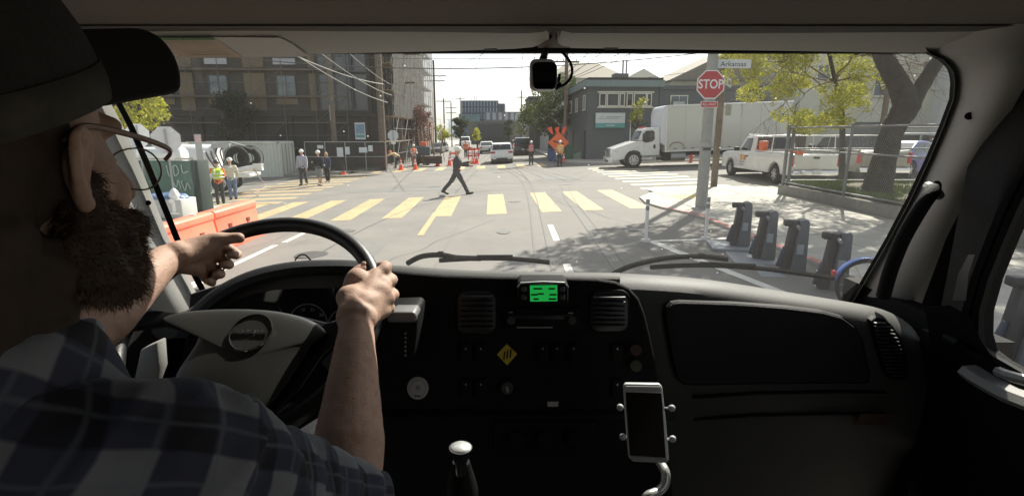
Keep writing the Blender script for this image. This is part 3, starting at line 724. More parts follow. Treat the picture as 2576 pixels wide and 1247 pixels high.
# ------------------------------------------------------------------ planter, grass, fence
PX = 9.15
M_WALLC = mat('shaded_wall_concrete', (.20, .195, .17), .9, var=.2, vs=2, bump=.2, bs=30)  # concrete darkened to match the shade on the wall face
wl = thing('planter_wall', 'low concrete retaining wall round the grass at the right corner', 'wall', (PX, 17.8, gz(PX)))
mb = MB(); mb.box((.1, -9, .17), (.22, 18, .40)); mb.build('wall_run', M_WALLC, wl, bevel=.015)
mb = MB(); mb.box((6.3, 0, .30), (12.2, .22, .46)); mb.build('wall_run', M_WALLC, wl, bevel=.015)
mb = MB(); mb.box((6.2, -9, .19), (12, 17.6, .5)); struct(mb.build('planter_soil', mat('soil', (.10, .085, .05), .95, var=.3, vs=3), None, loc=(PX, 17.8, gz(PX))))
gm_ = [mat('grass_a', (.10, .17, .03), .8), mat('grass_b', (.16, .22, .05), .8)]
mb = MB(); r_ = random.Random(2)
for i in range(26000):
    x, y = PX + .3 + r_.random() ** 1.5 * 8, 17.6 - r_.random() ** 1.2 * 9.5
    if noise.noise(V((x * .8, y * .8, 0))) < -.25: continue
    z = gz(PX) + .43; h = r_.uniform(.05, .15); a = r_.uniform(0, pi); w = .012; mb.cur = r_.randrange(2)
    d = V((math.cos(a) * w, math.sin(a) * w, 0)); l = V((r_.uniform(-.04, .04), r_.uniform(-.04, .04), h))
    mb.add([V((x, y, z)) - d, V((x, y, z)) + d, V((x, y, z)) + l], [(0, 1, 2)])
tag(mb.build('grass', gm_, auto=False), 'short green grass in the fenced corner planter', 'grass', kind='stuff')
fz = gz(PX) + .38
M_FEN = mat('dull_fence_steel', (.20, .205, .205), .5, metal=.4, var=.12, vs=8)
def fence(label, o, rz, posts, H, mesh=True, name='chain_link_fence', step=.075, z2=None):
    t = thing(name, label, 'fence', o, rz)
    for i, x in enumerate(posts):
        m_ = MB(); m_.cyl((x, 0, -.1), (x, 0, H + .05), .055 if i in (0, 2) else .04, n=10); m_.ell((x, 0, H + .06), (.055, .055, .04), 8, 5); m_.build('post', M_FEN, t, smooth=True)
    L = posts[-1] - posts[0]
    for z in (H, H * .62 if H > 1.5 else H * .5, .08):
        m_ = MB(); m_.cyl((posts[0], 0, z), (posts[-1], 0, z), .024, n=8); m_.build('rail', M_FEN, t)
    if mesh:
        m_ = MB(); n = int((L + H) / step)
        for k in range(n):
            for sg in (1, -1):
                x0 = k * step - H
                a0, a1 = max(0, x0), min(L, x0 + H)
                if a1 <= a0: continue
                z0, z1 = (a0 - x0), (a1 - x0)
                if sg < 0: z0, z1 = H - z0, H - z1
                p, q = V((posts[0] + a0, .012 * sg, z0 + .04)), V((posts[0] + a1, .012 * sg, z1 + .04)); w = V((.0018, 0, 0))
                m_.add([p - w, p + w, q + w, q - w], [(0, 1, 2, 3)])
        tag(m_.build('chain_link_mesh', M_STEEL, t, auto=False), kind='stuff')
    return t
fence('grey chain link fence on the low wall along the near pavement', (PX + .1, 17.7, fz), rad(-90), (0, 3.3, 6.5, 9.8, 13), 1.88)
fence('chain link fence turning away from the corner post behind the tree', (PX + .3, 17.75, fz + .05), 0, (0, 2.9, 3.2, 6.6, 10, 13), 1.84)
# a point of the sloping street, measured off the photograph
def Gp(u, v):
    x = (u - 1288) / FOC; yu = (623.5 - v) / FOC
    ry = cP + yu * sP; rz = yu * cP - sP; t = -EYE / (rz - SL * x)
    return V((x * t, ry * t, SL * x * t))
# ================================================================== VEHICLES
RYS = Matrix.Rotation(-math.atan(SL), 4, 'Y')
def vthing(name, label, cat, loc, rz, slope=True, group=None):
    t = thing(name, label, cat, loc, 0, group)
    t.rotation_euler = ((RYS if slope else Matrix()) @ RZ(rz)).to_euler()
    return t
def wheel(t, x, y, r, w, rim=M_ALU, dish=.04, spokes=5, side=1):
    m_ = MB(); prof = [(r * .62, -w / 2), (r * .93, -w / 2), (r, -w / 2 + .03), (r, w / 2 - .03), (r * .93, w / 2), (r * .62, w / 2)]
    n = 28; rows = []
    for k in range(n): 
        q = 2 * pi * k / n; rows.append([V((x + math.cos(q) * a, y + b_, r + math.sin(q) * a)) for a, b_ in prof])
    rows.append(rows[0]); m_.grid(rows)
    o = m_.build('wheel', M_BLACK, t, smooth=True)
    m_ = MB(); yo = y + side * (w / 2 - dish)
    m_.cyl((x, yo - side * .03, r), (x, yo, r), r * .63, n=24)
    for k in range(spokes):
        q = 2 * pi * k / spokes + .3
        m_.box((x + math.cos(q) * r * .32, yo + side * .012, r + math.sin(q) * r * .32), (r * .5, .03, r * .13), M=Matrix.Rotation(-q, 4, 'Y'))
    m_.cyl((x, yo, r), (x, yo + side * .03, r), r * .15, n=12)
    rr = m_.build('rim', rim, o, smooth=True)
    m_ = MB(); 
    for k in range(spokes):
        q = 2 * pi * (k + .5) / spokes + .3; m_.box((x + math.cos(q) * r * .38, yo + side * .006, r + math.sin(q) * r * .38), (r * .20, .012, r * .12), M=Matrix.Rotation(-q, 4, 'Y'))
    m_.build('rim_opening', M_BLACK, o)
def vehicle(name, label, cat, loc, rz, spec, paint, slope=True, group=None):
    t = vthing(name, label, cat, loc, rz, slope, group)
    W = spec['W']; hw = W / 2
    low = []
    for (x, r) in sorted(spec['wheels']):
        R_ = r + spec.get('gap', .07)
        low += [(x - math.sqrt(max(R_ ** 2 - (spec['zb'] - r) ** 2, .01)), spec['zb'])] 
        a0 = math.atan2(spec['zb'] - r, -math.sqrt(max(R_ ** 2 - (spec['zb'] - r) ** 2, .01)))
        a0 = a0 if a0 > 0 else a0 + 2 * pi
        a1 = pi - a0 if a0 < pi else 3 * pi - a0 - 2 * pi
        for i in range(1, 12):
            q = a0 + (a1 - a0) * i / 11
            low.append((x + R_ * math.cos(q), r + R_ * math.sin(q)))
    prof = low + spec['top']
    m_ = MB(); m_.prism([V((x, -hw, z)) for x, z in prof], (0, W, 0)); m_.build('body', paint, t, bevel=spec.get('bev', .035), seg=2)
    m_ = MB()
    for (x, r) in spec['wheels']: m_.box((x, 0, r + .1), (r * 2.1, W - .3, r * 1.6))
    m_.box((sum(x for x, r in spec['wheels']) / len(spec['wheels']), 0, spec['zb'] + .06), (spec['len'] * .8, W - .3, .2)); m_.build('underbody', M_BLACK, t)
    g = spec['green']; zg = min(z for x, z in g); tk = spec.get('tuck', .22)
    sd = lambda z: hw - .05 - tk * (z - zg)
    m_ = MB(); n = len(g)
    vs = [V((x, -sd(z), z)) for x, z in g] + [V((x, sd(z), z)) for x, z in g]
    m_.add(vs, [tuple(range(n - 1, -1, -1)), tuple(range(n, 2 * n))] + [(i, (i + 1) % n, n + (i + 1) % n, n + i) for i in range(n)])
    m_.build('cabin', paint, t, bevel=.05, seg=3)
    for wpoly in spec['windows']:
        for s in (-1, 1):
            m_ = MB(); m_.prism([V((x, s * (sd(z) - .03), z)) for x, z in wpoly], (0, s * .038, 0)); m_.build('window', spec.get('gm', M_GLASSD), t)
    for nm, (x0, z0), (x1, z1) in spec['screens']:
        nrm = V((z1 - z0, 0, -(x1 - x0))).normalized() * (.012 if nm == 'windscreen' else -.012)
        if nm == 'windscreen' and nrm.x < 0: nrm = -nrm
        if nm != 'windscreen' and nrm.x > 0: nrm = -nrm
        a, b_ = V((x0, 0, z0)), V((x1, 0, z1)); a2, b2 = a.lerp(b_, .08), a.lerp(b_, .9)
        wa, wb = sd(a2.z) - .09, sd(b2.z) - .08
        m_ = MB(); m_.prism([a2 + V((0, -wa, 0)) - nrm, a2 + V((0, wa, 0)) - nrm, b2 + V((0, wb, 0)) - nrm, b2 + V((0, -wb, 0)) - nrm], nrm * 2); m_.build(nm, spec.get('gm', M_GLASSD), t)
    for (x, r) in spec['wheels']:
        for s in (-1, 1): wheel(t, x, s * (hw - .13), r, .24, side=s, spokes=spec.get('spokes', 5))
    for (nm, mm, c, d) in spec.get('bits', ()):
        for s in ((-1, 1) if c[1] else (1,)):
            m_ = MB(); m_.box((c[0], c[1] * s, c[2]), d); m_.build(nm, mm, t, bevel=min(d) * .2)
    return t
LAMP = mat('clear_lamp', (.7, .7, .68), .15, var=.02)
def carspec(L=4.5, H=1.5, W=1.8, kind='sedan', r=.33):
    h = L / 2; zb = .22; zt = H * .60
    wh = [(-h + L * .19, r), (h - L * .19, r)]
    if kind == 'suv':
        top = [(h - .02, zb), (h, .5), (h - .06, .86), (h - .35, zt + .02), (h - 1.25, zt + .1), (-h + .1, zt + .12), (-h, zt - .05), (-h, .45), (-h + .03, zb)]
        gr = [(h - 1.15, zt + .05), (h - 1.95, H - .05), (h - 2.4, H), (-h + .55, H), (-h + .25, H - .08), (-h + .04, zt + .05)]
        win = [[(h - 1.5, zt + .13), (h - 2.05, H - .11), (h - 2.45, H - .1), (h - 2.45, zt + .13)], [(h - 2.53, zt + .13), (h - 2.53, H - .1), (h - 3.3, H - .1), (h - 3.3, zt + .13)], [(h - 3.38, zt + .13), (h - 3.38, H - .1), (-h + .62, H - .14), (-h + .42, zt + .16)]]
        sc_ = [('windscreen', (h - 1.15, zt + .05), (h - 1.95, H - .05)), ('rear_window', (-h + .05, zt + .08), (-h + .25, H - .08))]
    else:
        top = [(h - .02, zb), (h, .48), (h - .1, .68), (h - .9, zt), (h - 1.25, zt + .04), (-h + .8, zt + .07), (-h + .05, zt + .03), (-h, zt - .25), (-h + .02, zb)]
        gr = [(h - 1.15, zt), (h - 1.95, H - .04), (h - 2.4, H), (-h + 1.4, H - .03), (-h + .45, zt + .03)]
        win = [[(h - 1.55, zt + .09), (h - 2.05, H - .1), (h - 2.5, H - .09), (h - 2.5, zt + .09)], [(h - 2.58, zt + .09), (h - 2.58, H - .09), (-h + 1.45, H - .12), (-h + .9, zt + .1)]]
        sc_ = [('windscreen', (h - 1.15, zt), (h - 1.95, H - .04)), ('rear_window', (-h + .45, zt + .03), (-h + 1.4, H - .03))]
    bits = [('headlight', LAMP, (h - .12, W / 2 - .25, .68), (.26, .34, .14)), ('tail_light', M_TAIL, (-h + .06, W / 2 - .2, zt - .08), (.16, .36, .16)), ('side_mirror', M_DARKP, (h - 1.55, W / 2 + .08, zt + .12), (.12, .2, .13)),
            ('number_plate', M_REFL, (-h - .005, 0, .62), (.03, .32, .16)), ('bumper', M_DARKP, (-h + .04, 0, .34), (.14, W - .1, .2)), ('door_handle', M_CHROME, (0, W / 2 + .01, zt - .08), (.16, .03, .03))]
    return dict(W=W, zb=zb, len=L, wheels=wh, top=list(top), green=gr, windows=win, screens=sc_, bits=bits)
# white SUV driving away
t = vehicle('suv', 'white SUV seen from behind, driving away across the far crosswalk', 'car', V((-.88, 45.0, gz(-.9))), rad(92), carspec(4.6, 1.66, 1.83, 'suv', .36), mat('pearl_white_paint', (.74, .75, .76), .25, var=.03, coat=.5))
for s in (-1, 1):
    m_ = MB(); m_.box((-2.33, s * .62, .42), (.1, .3, .08)); m_.build('exhaust_trim', M_CHROME, t)
m_ = MB(); m_.box((-2.32, 0, .36), (.1, 1.5, .22)); m_.build('lower_bumper', M_DARKP, t, bevel=.02)
vehicle('parked_car', 'white car further ahead beyond the white SUV', 'car', S(-1.2, 68) , rad(92), carspec(4.5, 1.5), M_WHITE)
vehicle('parked_car', 'black SUV parked on the right side of the far street', 'car', S(2.9, 60), rad(92), carspec(4.8, 1.9, 1.95, 'suv', .38), mat('black_paint', (.015, .016, .018), .2, coat=.6))
vehicle('parked_car', 'dark red car parked on the right behind the black SUV', 'car', S(2.9, 69), rad(92), carspec(4.5, 1.55, 1.8, 'suv'), mat('dark_red_paint', (.20, .02, .03), .25, coat=.5))
vehicle('parked_car', 'grey car parked on the left beyond the crossing, facing us', 'car', S(-8.3, 75), rad(-88), carspec(4.5, 1.45), mat('grey_paint', (.10, .105, .11), .3, coat=.4))
vehicle('parked_car', 'silver car parked on the left just past the grey car', 'car', S(-8.3, 82), rad(-88), carspec(4.5, 1.45), mat('silver_paint', (.45, .46, .46), .3, coat=.4))
vehicle('parked_car', 'white van oncoming far down the left lane', 'van', S(-5.3, 95), rad(-88), carspec(4.9, 2.1, 1.95, 'suv', .36), M_WHITE)
vehicle('parked_car', 'blue hatchback parked right of the silver pickup behind the big trunk', 'car', Gp(2272, 441), rad(28), carspec(4.3, 1.5, 1.8, 'sedan'), mat('blue_paint', (.045, .05, .30), .22, coat=.6), slope=False)
vehicle('parked_car', 'silver SUV parked in the row behind the blue hatchback', 'car', Gp(2238, 424), rad(150), carspec(4.8, 1.75, 1.85, 'suv'), mat('silver_paint', (.45, .46, .46), .3, coat=.4), slope=False)
vehicle('parked_car', 'dark red sedan at the far right of the parked row', 'car', Gp(2352, 428), rad(160), carspec(4.5, 1.5), mat('maroon_paint', (.24, .03, .04), .25, coat=.5), slope=False)

def pickup(label, rear, front, paint, bed_open, wb=3.7, H=1.92, W=2.0, crew=False):
    rear, front = V(rear), V(front); d = front - rear; rz = math.atan2(d.y, d.x)
    r = .39; CB = 3.25 if crew else 2.35
    spec = dict(W=W, zb=.42, len=wb + 2.1, gap=.10, wheels=[(0, r), (wb, r)], tuck=.16, spokes=7,
        top=[(wb + .95, .42), (wb + 1.0, .7), (wb + .93, 1.08), (wb + .5, 1.17), (wb - .55, 1.22), (-1.15, 1.24), (-1.17, 1.2), (-1.17, .62), (-1.12, .42)],
        green=[(wb - .55, 1.19), (wb - 1.3, H - .03), (wb - 1.6, H), (wb - CB + .15, H), (wb - CB, 1.2)],
        windows=[[(wb - .95, 1.26), (wb - 1.42, H - .12), (wb - 1.98, H - .1), (wb - 1.98, 1.26)]] + ([[(wb - 2.08, 1.26), (wb - 2.08, H - .1), (wb - 2.85, H - .12), (wb - 3.0, 1.26)]] if crew else []),
        screens=[('windscreen', (wb - .55, 1.19), (wb - 1.3, H - .03)), ('rear_window', (wb - CB, 1.3), (wb - CB + .15, H))],
        bits=[('side_mirror', M_DARKP, (wb - .95, W / 2 + .12, 1.32), (.14, .24, .2)), ('tail_light', M_TAIL, (-1.15, W / 2 - .07, .98), (.09, .15, .42)), ('bumper', M_CHROME, (-1.26, 0, .52), (.16, W - .15, .2)), ('bumper', M_CHROME, (wb + 1.0, 0, .6), (.12, W - .1, .22)),
              ('door_handle', M_DARKP, (wb - 1.8, W / 2 + .015, 1.02), (.16, .04, .06)), ('number_plate', M_REFL, (-1.35, 0, .56), (.02, .32, .16)), ('tailgate', paint, (-1.185, 0, .93), (.05, W - .36, .54)), ('tailgate_handle', M_DARKP, (-1.22, 0, 1.1), (.03, .24, .07)), ('headlight', LAMP, (wb + .93, W / 2 - .2, .92), (.2, .32, .24))])
    # left rear wheel stands at rear: shift half a width to the right of travel
    n = V((d.y, -d.x, 0)).normalized() * (W / 2 - .05)
    t = vehicle('pickup_truck', label, 'pickup truck', rear + n, rz, spec, paint, slope=False)
    pit = math.atan2(front.z - rear.z, math.hypot(d.x, d.y))
    t.rotation_euler = (RZ(rz) @ Matrix.Rotation(-pit, 4, 'Y')).to_euler()
    x0, x1 = -1.1, wb - CB - .05
    m_ = MB(); m_.box(((x0 + x1) / 2, 0, 1.246), (x1 - x0, W - .26, .02)); m_.build('bed' if bed_open else 'bed_cover', M_BLACK if bed_open else M_REFL, t)
    for s in (-1, 1):
        m_ = MB(); m_.box(((x0 + x1) / 2, s * (W / 2 - .08), 1.265), (x1 - x0, .1, .045)); m_.build('bed_rail', M_WHITE if bed_open else paint, t, bevel=.01)
    return t, wb, W, H
t, wb, W_, H_ = pickup('white work pickup with open bed, orange cooler and ladder rack', Gp(1945, 462), Gp(1813, 437), M_WHITE, True, wb=4.3)
for s in (-1, 1):
    m_ = MB()
    m_.tube([(-.9, s * .86, 1.25), (-.9, s * .82, 1.92), (wb - 1.4, s * .80, 1.97)], .022, n=6); m_.tube([(.6, s * .86, 1.25), (.6, s * .82, 1.93)], .02, n=6); m_.build('ladder_rack', M_WHITE, t)
for x in (-.9, .6, 1.8):
    m_ = MB(); m_.tube([(x, -.82, 1.94), (x, .82, 1.94)], .02, n=6); m_.build('rack_bar', M_WHITE, t)
def on_truck(lp): return mw(t) @ V(lp)
co = thing('drink_cooler', 'orange drink cooler standing in the bed of the white work pickup', 'cooler', on_truck((1.62, .72, 1.0)), t.rotation_euler[2])
m_ = MB(); m_.cyl((0, 0, 0), (0, 0, .62), .17, .18, 16); m_.build('drum', M_ORANGE, co, bevel=.01); m_ = MB(); m_.cyl((0, 0, .62), (0, 0, .70), .19, .17, 16); m_.build('lid', mat('coral_lid', (.8, .28, .16), .5), co, bevel=.015)
tb_ = MB(); tb_.box((-.1, 0, .03), (.9, .25, .14)); tag(tb_.build('tool_case', M_ORANGE, None, bevel=.03, loc=on_truck((-.65, .62, 1.27))), 'long orange tool case lying at the rear of the white pickup bed', 'case').rotation_euler = (0, 0, t.rotation_euler[2])
tb_ = MB(); tb_.box((0, 0, .02), (.45, 1.4, .20)); tag(tb_.build('tool_box', M_WHITE, None, bevel=.02, loc=on_truck((-.75, -.1, 1.27))), 'white tool box across the rear of the white pickup bed', 'box').rotation_euler = (0, 0, t.rotation_euler[2])
lg = MB()
for k, (cx, hh, mm) in enumerate(((.0, .20, 0), (.17, .20, 1), (.36, .20, 0))): lg.cur = mm; lg.box((wb - 1.25 - cx, W_ / 2 + .012, .93), (.15, .012, .2))
lg.cur = 0; lg.box((wb - 1.3, W_ / 2 + .012, 1.035), (.62, .014, .03)); lg.build('door_logo', [mat('logo_orange', (.65, .22, .12), .5), mat('logo_yellow', (.75, .62, .2), .5)], t)
for k in range(2):
    lg = MB(); lg.box((wb - 1.3, W_ / 2 + .012, .74 - k * .12), (.5 - .12 * k, .012, .04)); lg.build('door_lettering', mat('grey_lettering', (.25, .29, .32), .5), t)
pickup('silver pickup with a pale bed cover behind the chain link fence', Gp(2112, 454), Gp(2020, 438), mat('champagne_paint', (.30, .285, .24), .3, coat=.4), False, wb=3.4, H=1.85, crew=True)

# --- the white box truck
bt = vthing('box_truck', 'white box truck with red cab roof lights parked across the intersection', 'truck', (7.65, 33.9, gz(7.65)), pi)
WH = M_WHITE
m_ = MB(); R_ = .60
prof = [(-.62, .62)] + [(R_ * math.cos(q), .5 + R_ * math.sin(q)) for q in [rad(168 - i * 16) for i in range(11)]] + [(1.28, .45), (1.40, .60), (1.42, 1.02), (1.28, 1.22), (.9, 1.34), (.1, 1.58), (-.35, 1.66), (-.55, 1.62)]
m_.prism([V((x, -1.1, z)) for x, z in prof], (0, 2.2, 0)); m_.build('hood', WH, bt, bevel=.07, seg=3)
m_ = MB(); m_.prism([V((x, -1.05, z)) for x, z in [(-.5, .72), (-.5, 1.64), (-.28, 1.70), (-.55, 2.30), (-.75, 2.42), (-1.55, 2.45), (-1.62, 2.4), (-1.62, .72)]], (0, 2.1, 0)); m_.build('cab', WH, bt, bevel=.06, seg=3)
m_ = MB(); m_.prism([V((-.27, -.93, 1.74)), V((-.27, .93, 1.74)), V((-.53, .88, 2.25)), V((-.53, -.88, 2.25))], (.03, 0, .012)); m_.build('windscreen', M_GLASSB, bt)
for s in (-1, 1):
    m_ = MB(); m_.prism([V((x, s * 1.035, z)) for x, z in [(-.52, 1.62), (-.66, 2.2), (-.8, 2.26), (-1.18, 2.26), (-1.28, 2.16), (-1.28, 1.72), (-1.15, 1.60), (-.75, 1.52)]], (0, s * .03, 0)); m_.build('window', M_GLASSD, bt)
    d_ = MB(); d_.prism([V((x, s * 1.048, z)) for x, z in [(-.42, .78), (-.42, 1.60), (-.60, 2.28), (-1.36, 2.32), (-1.40, .78)]], (0, s * .008, 0)); do = d_.build('door', WH, bt)
    m_ = MB(); m_.box((-1.28, s * 1.07, 1.28), (.12, .05, .24)); m_.build('handle', M_DARKP, do, bevel=.01)
    m_ = MB(); m_.box((-.55, s * 1.32, 1.9), (.1, .22, .42)); m_.tube([(-.5, s * 1.05, 1.7), (-.55, s * 1.3, 1.75)], .02, n=6); m_.build('side_mirror', M_DARKP, bt, bevel=.02)
    for z in (.42, .66):
        m_ = MB(); m_.box((-1.1, s * 1.0, z), (1.2, .3, .05)); m_.build('step', M_STEEL, bt)
    m_ = MB(); m_.ell((1.12, s * 1.03, 1.08), (.26, .1, .12), 12, 8, Matrix.Rotation(-.3, 4, 'Y')); m_.build('headlight', LAMP, bt, smooth=True)
m_ = MB(); m_.box((1.42, 0, .98), (.06, 1.1, .52)); m_.build('grille', mat('grille_grey', (.15, .15, .15), .5), bt, bevel=.02)
for k in range(6):
    m_ = MB(); m_.box((1.455, 0, .78 + k * .08), (.03, 1.04, .03)); m_.build('grille_bar', M_CHROME, bt)
m_ = MB(); m_.box((1.42, 0, .52), (.22, 2.3, .34)); m_.build('bumper', WH, bt, bevel=.05)
m_ = MB(); m_.box((1.50, 0, .45), (.08, 1.2, .12)); m_.build('bumper_slot', M_BLACK, bt)
for k in range(5):
    m_ = MB(); m_.box((-.75, -.6 + .3 * k, 2.47), (.12, .13, .07)); m_.build('roof_light', M_TAIL if k not in (9,) else M_ORANGE, bt, bevel=.01)
m_ = MB(); m_.box((-5.8, 0, 2.32), (7.8, 2.5, 2.82)); m_.build('cargo_box', mat('box_side_panel', (.60, .60, .535), .35, var=.03, vs=.5), bt, bevel=.03)
m_ = MB(); pr = [(-1.9, 2.3)] + [(-1.9 + .42 * math.sin(rad(a)), 3.29 - .001 + .42 * math.cos(rad(a)) * 1.0) for a in range(90, -1, -15)] + [(-1.9, 3.71)]
pr = [(-1.9, 1.3), (-1.62, 1.5), (-1.62, 3.1)] + [(-1.9 + .28 * math.cos(rad(a)), 3.1 + .62 * math.sin(rad(a))) for a in range(15, 91, 15)]
m_.prism([V((x, -1.24, z)) for x, z in pr], (0, 2.48, 0)); m_.build('box_nose', mat('nose_paint', (.70, .72, .76), .3, var=.03), bt, bevel=.03)
for s in (-1, 1):
    for x in (-1.93, -9.67):
        m_ = MB(); m_.box((x, s * 1.255, 2.32), (.08, .03, 2.8)); m_.build('corner_post', M_STEEL if x < -5 else M_WHITE, bt)
    for z in (.98, 3.68):
        m_ = MB(); m_.box((-5.8, s * 1.256, z), (7.7, .03, .09)); m_.build('side_rail', M_ALU, bt)
    for k in range(13):
        m_ = MB(); m_.box((-2.5 - k * .56, s * 1.262, 1.12), (.2, .02, .05)); m_.build('marker_stripe', mat('marker_red_grey', (.18, .14, .13), .5), bt)
m_ = MB(); m_.tube([(-2.6 + .42 * math.cos(rad(a)) - .0, 1.262, 1.22 + .28 * math.sin(rad(a))) for a in range(0, 181, 15)], .028, n=4); m_.build('arched_logo', mat('faded_maroon_print', (.32, .14, .16), .6), bt)
m_ = MB(); m_.box((-5.6, 0, .80), (7.8, 1.0, .26)); m_.box((-2.4, 0, .6), (.9, 1.9, .5)); m_.build('chassis', M_BLACK, bt)
m_ = MB(); m_.cyl((-3.2, .95, .62), (-2.3, .95, .62), .28, n=14); m_.build('fuel_tank', M_STEEL, bt)
for x in (0, -7.0):
    for s in (-1, 1): wheel(bt, x, s * .98, .5, .28, side=s, spokes=8, rim=M_ALU)
for k in range(6):
    for s in (-1, 1): m_ = MB(); m_.box((-3.1 - k * 1.15, s * 1.252, 2.34), (.012, .008, 2.6)); m_.build('panel_seam', mat('seam_grey', (.36, .36, .33), .5), bt)
m_ = MB(); m_.box((-8.9, 1.0, .5), (.9, .3, .5)); m_.build('side_box', M_DARKP, bt)

# ================================================================== PEOPLE
def person(label, loc, rz, H=1.78, legs=((0, 0), (0, 0)), arms=((8, 8, 15), (8, 8, 15)), lean=0, shirt=None, pants=None, vest=None, hat=None, hair=None, shoes=None, head=0, shorts=False, sleeves=True, longhair=False, fem=False, twist=(0, 0), stripes=None, hoodie=False, bag=None, name='person'):
    k = H / 1.78; t = thing(name, label, 'person', loc, rz)
    rl = rad(lean); up = V((0, math.sin(rl), math.cos(rl)))
    pel = V((0, 0, .95)); neck = pel + up * .50; hd = neck + up * .17 + V((0, math.sin(rad(head)) * .05 + .015, 0)); chest = pel + up * .33
    J = []; lo = 9
    for s, (a, kf) in ((-1, legs[0]), (1, legs[1])):
        hip = pel + V((s * .09, 0, -.03)); kn = hip + V((s * .015, math.sin(rad(a)), -math.cos(rad(a)))) * .43
        an = kn + V((0, math.sin(rad(a - kf)), -math.cos(rad(a - kf)))) * .42
        fp = rad(-min(60, max(-28, (kf - a) * .8 - 5))) if kf - a > 12 or a > 15 else 0
        if a > 15: fp = rad(16)
        toe = an + V((s * .02, math.cos(fp) * .17, math.sin(fp) * .17 - .05)); heel = an + V((0, -.045, -.04))
        J.append((hip, kn, an, toe, heel)); lo = min(lo, toe.z - .03, heel.z - .035)
    arm = []
    for s, (f, ab, el) in ((-1, arms[0]), (1, arms[1])):
        sh = neck - up * .07 + V((s * (.165 if fem else .185), 0, 0))
        d = V((s * math.sin(rad(ab)), math.sin(rad(f + lean * .3)) * math.cos(rad(ab)), -math.cos(rad(f + lean * .3)) * math.cos(rad(ab))))
        e = sh + d * .28; f2 = f + el
        d2 = V((s * math.sin(rad(ab)) * .4 - s * math.sin(rad(el)) * .25, math.sin(rad(f2)), -math.cos(rad(f2)))).normalized()
        w = e + d2 * .25; h = w + d2 * .09; arm.append((sh, e, w, h, d2, s))
    sc3 = lambda p: (p - V((0, 0, lo))) * k
    def shell(parts, infl=0, bulk=1):
        m_ = MB()
        for (a, b_, r1, r2) in parts: m_.cap(sc3(a), sc3(b_), (r1 * bulk + infl) * k, (r2 * bulk + infl) * k, 12)
        return m_
    wst = .115 if fem else .135; chw = .125 if fem else .15
    torso = [(pel + V((-.04, 0, -.02)), pel + V((.04, 0, -.02)), .12, .12), (pel + up * .12 + V((-.03, 0, 0)), pel + up * .12 + V((.03, 0, 0)), wst - .015, wst - .015), (chest + V((-.07, 0, 0)), chest + V((.07, 0, 0)), .115, .115), (pel + up * .2, chest, wst, chw - .02), (neck - up * .08 + V((-.13, 0, 0)), neck - up * .08 + V((.13, 0, 0)), .065, .065), (neck - up * .06, neck + up * .06, .058, .052)]
    hp = [(hd + V((0, -.005, 0)), hd + up * .055, .078, .085), (hd + V((0, .03, -.03)), hd + V((0, .045, -.055)), .05, .038), (hd + V((0, .088, .005)), hd + V((0, .105, -.012)), .012, .014)]
    hp += [(hd + V((s * .083, 0, -.01)), hd + V((s * .088, -.01, .02)), .012, .015) for s in (-1, 1)]
    limbs = []
    for hip, kn, an, toe, heel in J: limbs += [(hip, kn, .085, .055), (kn, an, .055, .038), (an, toe, .04, .032), (heel, toe, .035, .032)]
    for sh, e, w, h, d2, s in arm:
        limbs += [(sh, e, .052, .040), (e, w, .040, .028), (w, h, .030, .036)]
        sd_ = d2.cross(V((1, 0, 0))).normalized() if abs(d2.x) < .9 else V((0, 1, 0))
        for i, fl in enumerate((.075, .088, .082, .065)):
            o_ = sd_ * (.028 - i * .019); kk = h + o_ + d2 * fl * .55; limbs += [(h + o_, kk, .011, .010), (kk, kk + d2 * fl * .4 + V((-s * .02, 0, 0)), .010, .009)]
        limbs.append((w + sd_ * .02, w + sd_ * .055 + d2 * .055, .013, .010))
    b_ = shell(torso + hp + limbs)
    remesh(b_, 'body', M_SKIN, .012 * k, t, 2)
    fold = lambda am, sc_: (lambda c: am * noise.noise(V((c.x * sc_, c.y * sc_, c.z * sc_ * .5))))
    sp = torso[:5] + [(chest + V((-.05, 0, 0)), chest + V((.05, 0, 0)), .12, .12)]
    for sh, e, w, h, d2, s in arm:
        sp.append((sh, e, .058, .048)); 
        if sleeves: sp.append((e, w - d2 * .01, .048, .036))
    if hoodie: sp.append((neck + V((0, -.06, .02)), neck + V((0, -.08, -.06)), .07, .08))
    m_ = shell(sp, .018); remesh(m_, 'shirt', shirt, .014 * k, t, 2, disp=fold(.012, 16))
    pp = [torso[0]]
    for hip, kn, an, toe, heel in J:
        pp.append((hip, kn, .092, .066))
        if not shorts: pp += [(kn, an.lerp(kn, .02), .064, .052)]
        else: pp[-1] = (hip, kn.lerp(hip, .0), .098, .088)
    m_ = shell(pp, .014); remesh(m_, 'shorts' if shorts else 'trousers', pants, .014 * k, t, 2, disp=fold(.010, 18))
    for hip, kn, an, toe, heel in J:
        m_ = shell([(heel, toe, .042, .036), (an, heel.lerp(an, .4), .044, .042)], .004); remesh(m_, 'shoe', shoes or M_BLACK, .010 * k, t, 1)
    if vest:
        m_ = shell(torso[1:4] + [(neck - up * .09 + V((-.10, 0, 0)), neck - up * .09 + V((.10, 0, 0)), .068, .068), (chest + V((-.06, 0, 0)), chest + V((.06, 0, 0)), .125, .125)], .032); v_ = remesh(m_, 'vest', vest, .014 * k, t, 2)
        for zz in (.14, .27):
            c = pel + up * zz; m_ = MB(); m_.tube([sc3(c + V((math.cos(q) * .225 * (1 if not fem else .9), math.sin(q) * .182, 0))) for q in [2 * pi * i / 20 for i in range(21)]], .022 * k, n=5, cap=False); m_.build('reflective_stripe', stripes or M_REFL, v_)
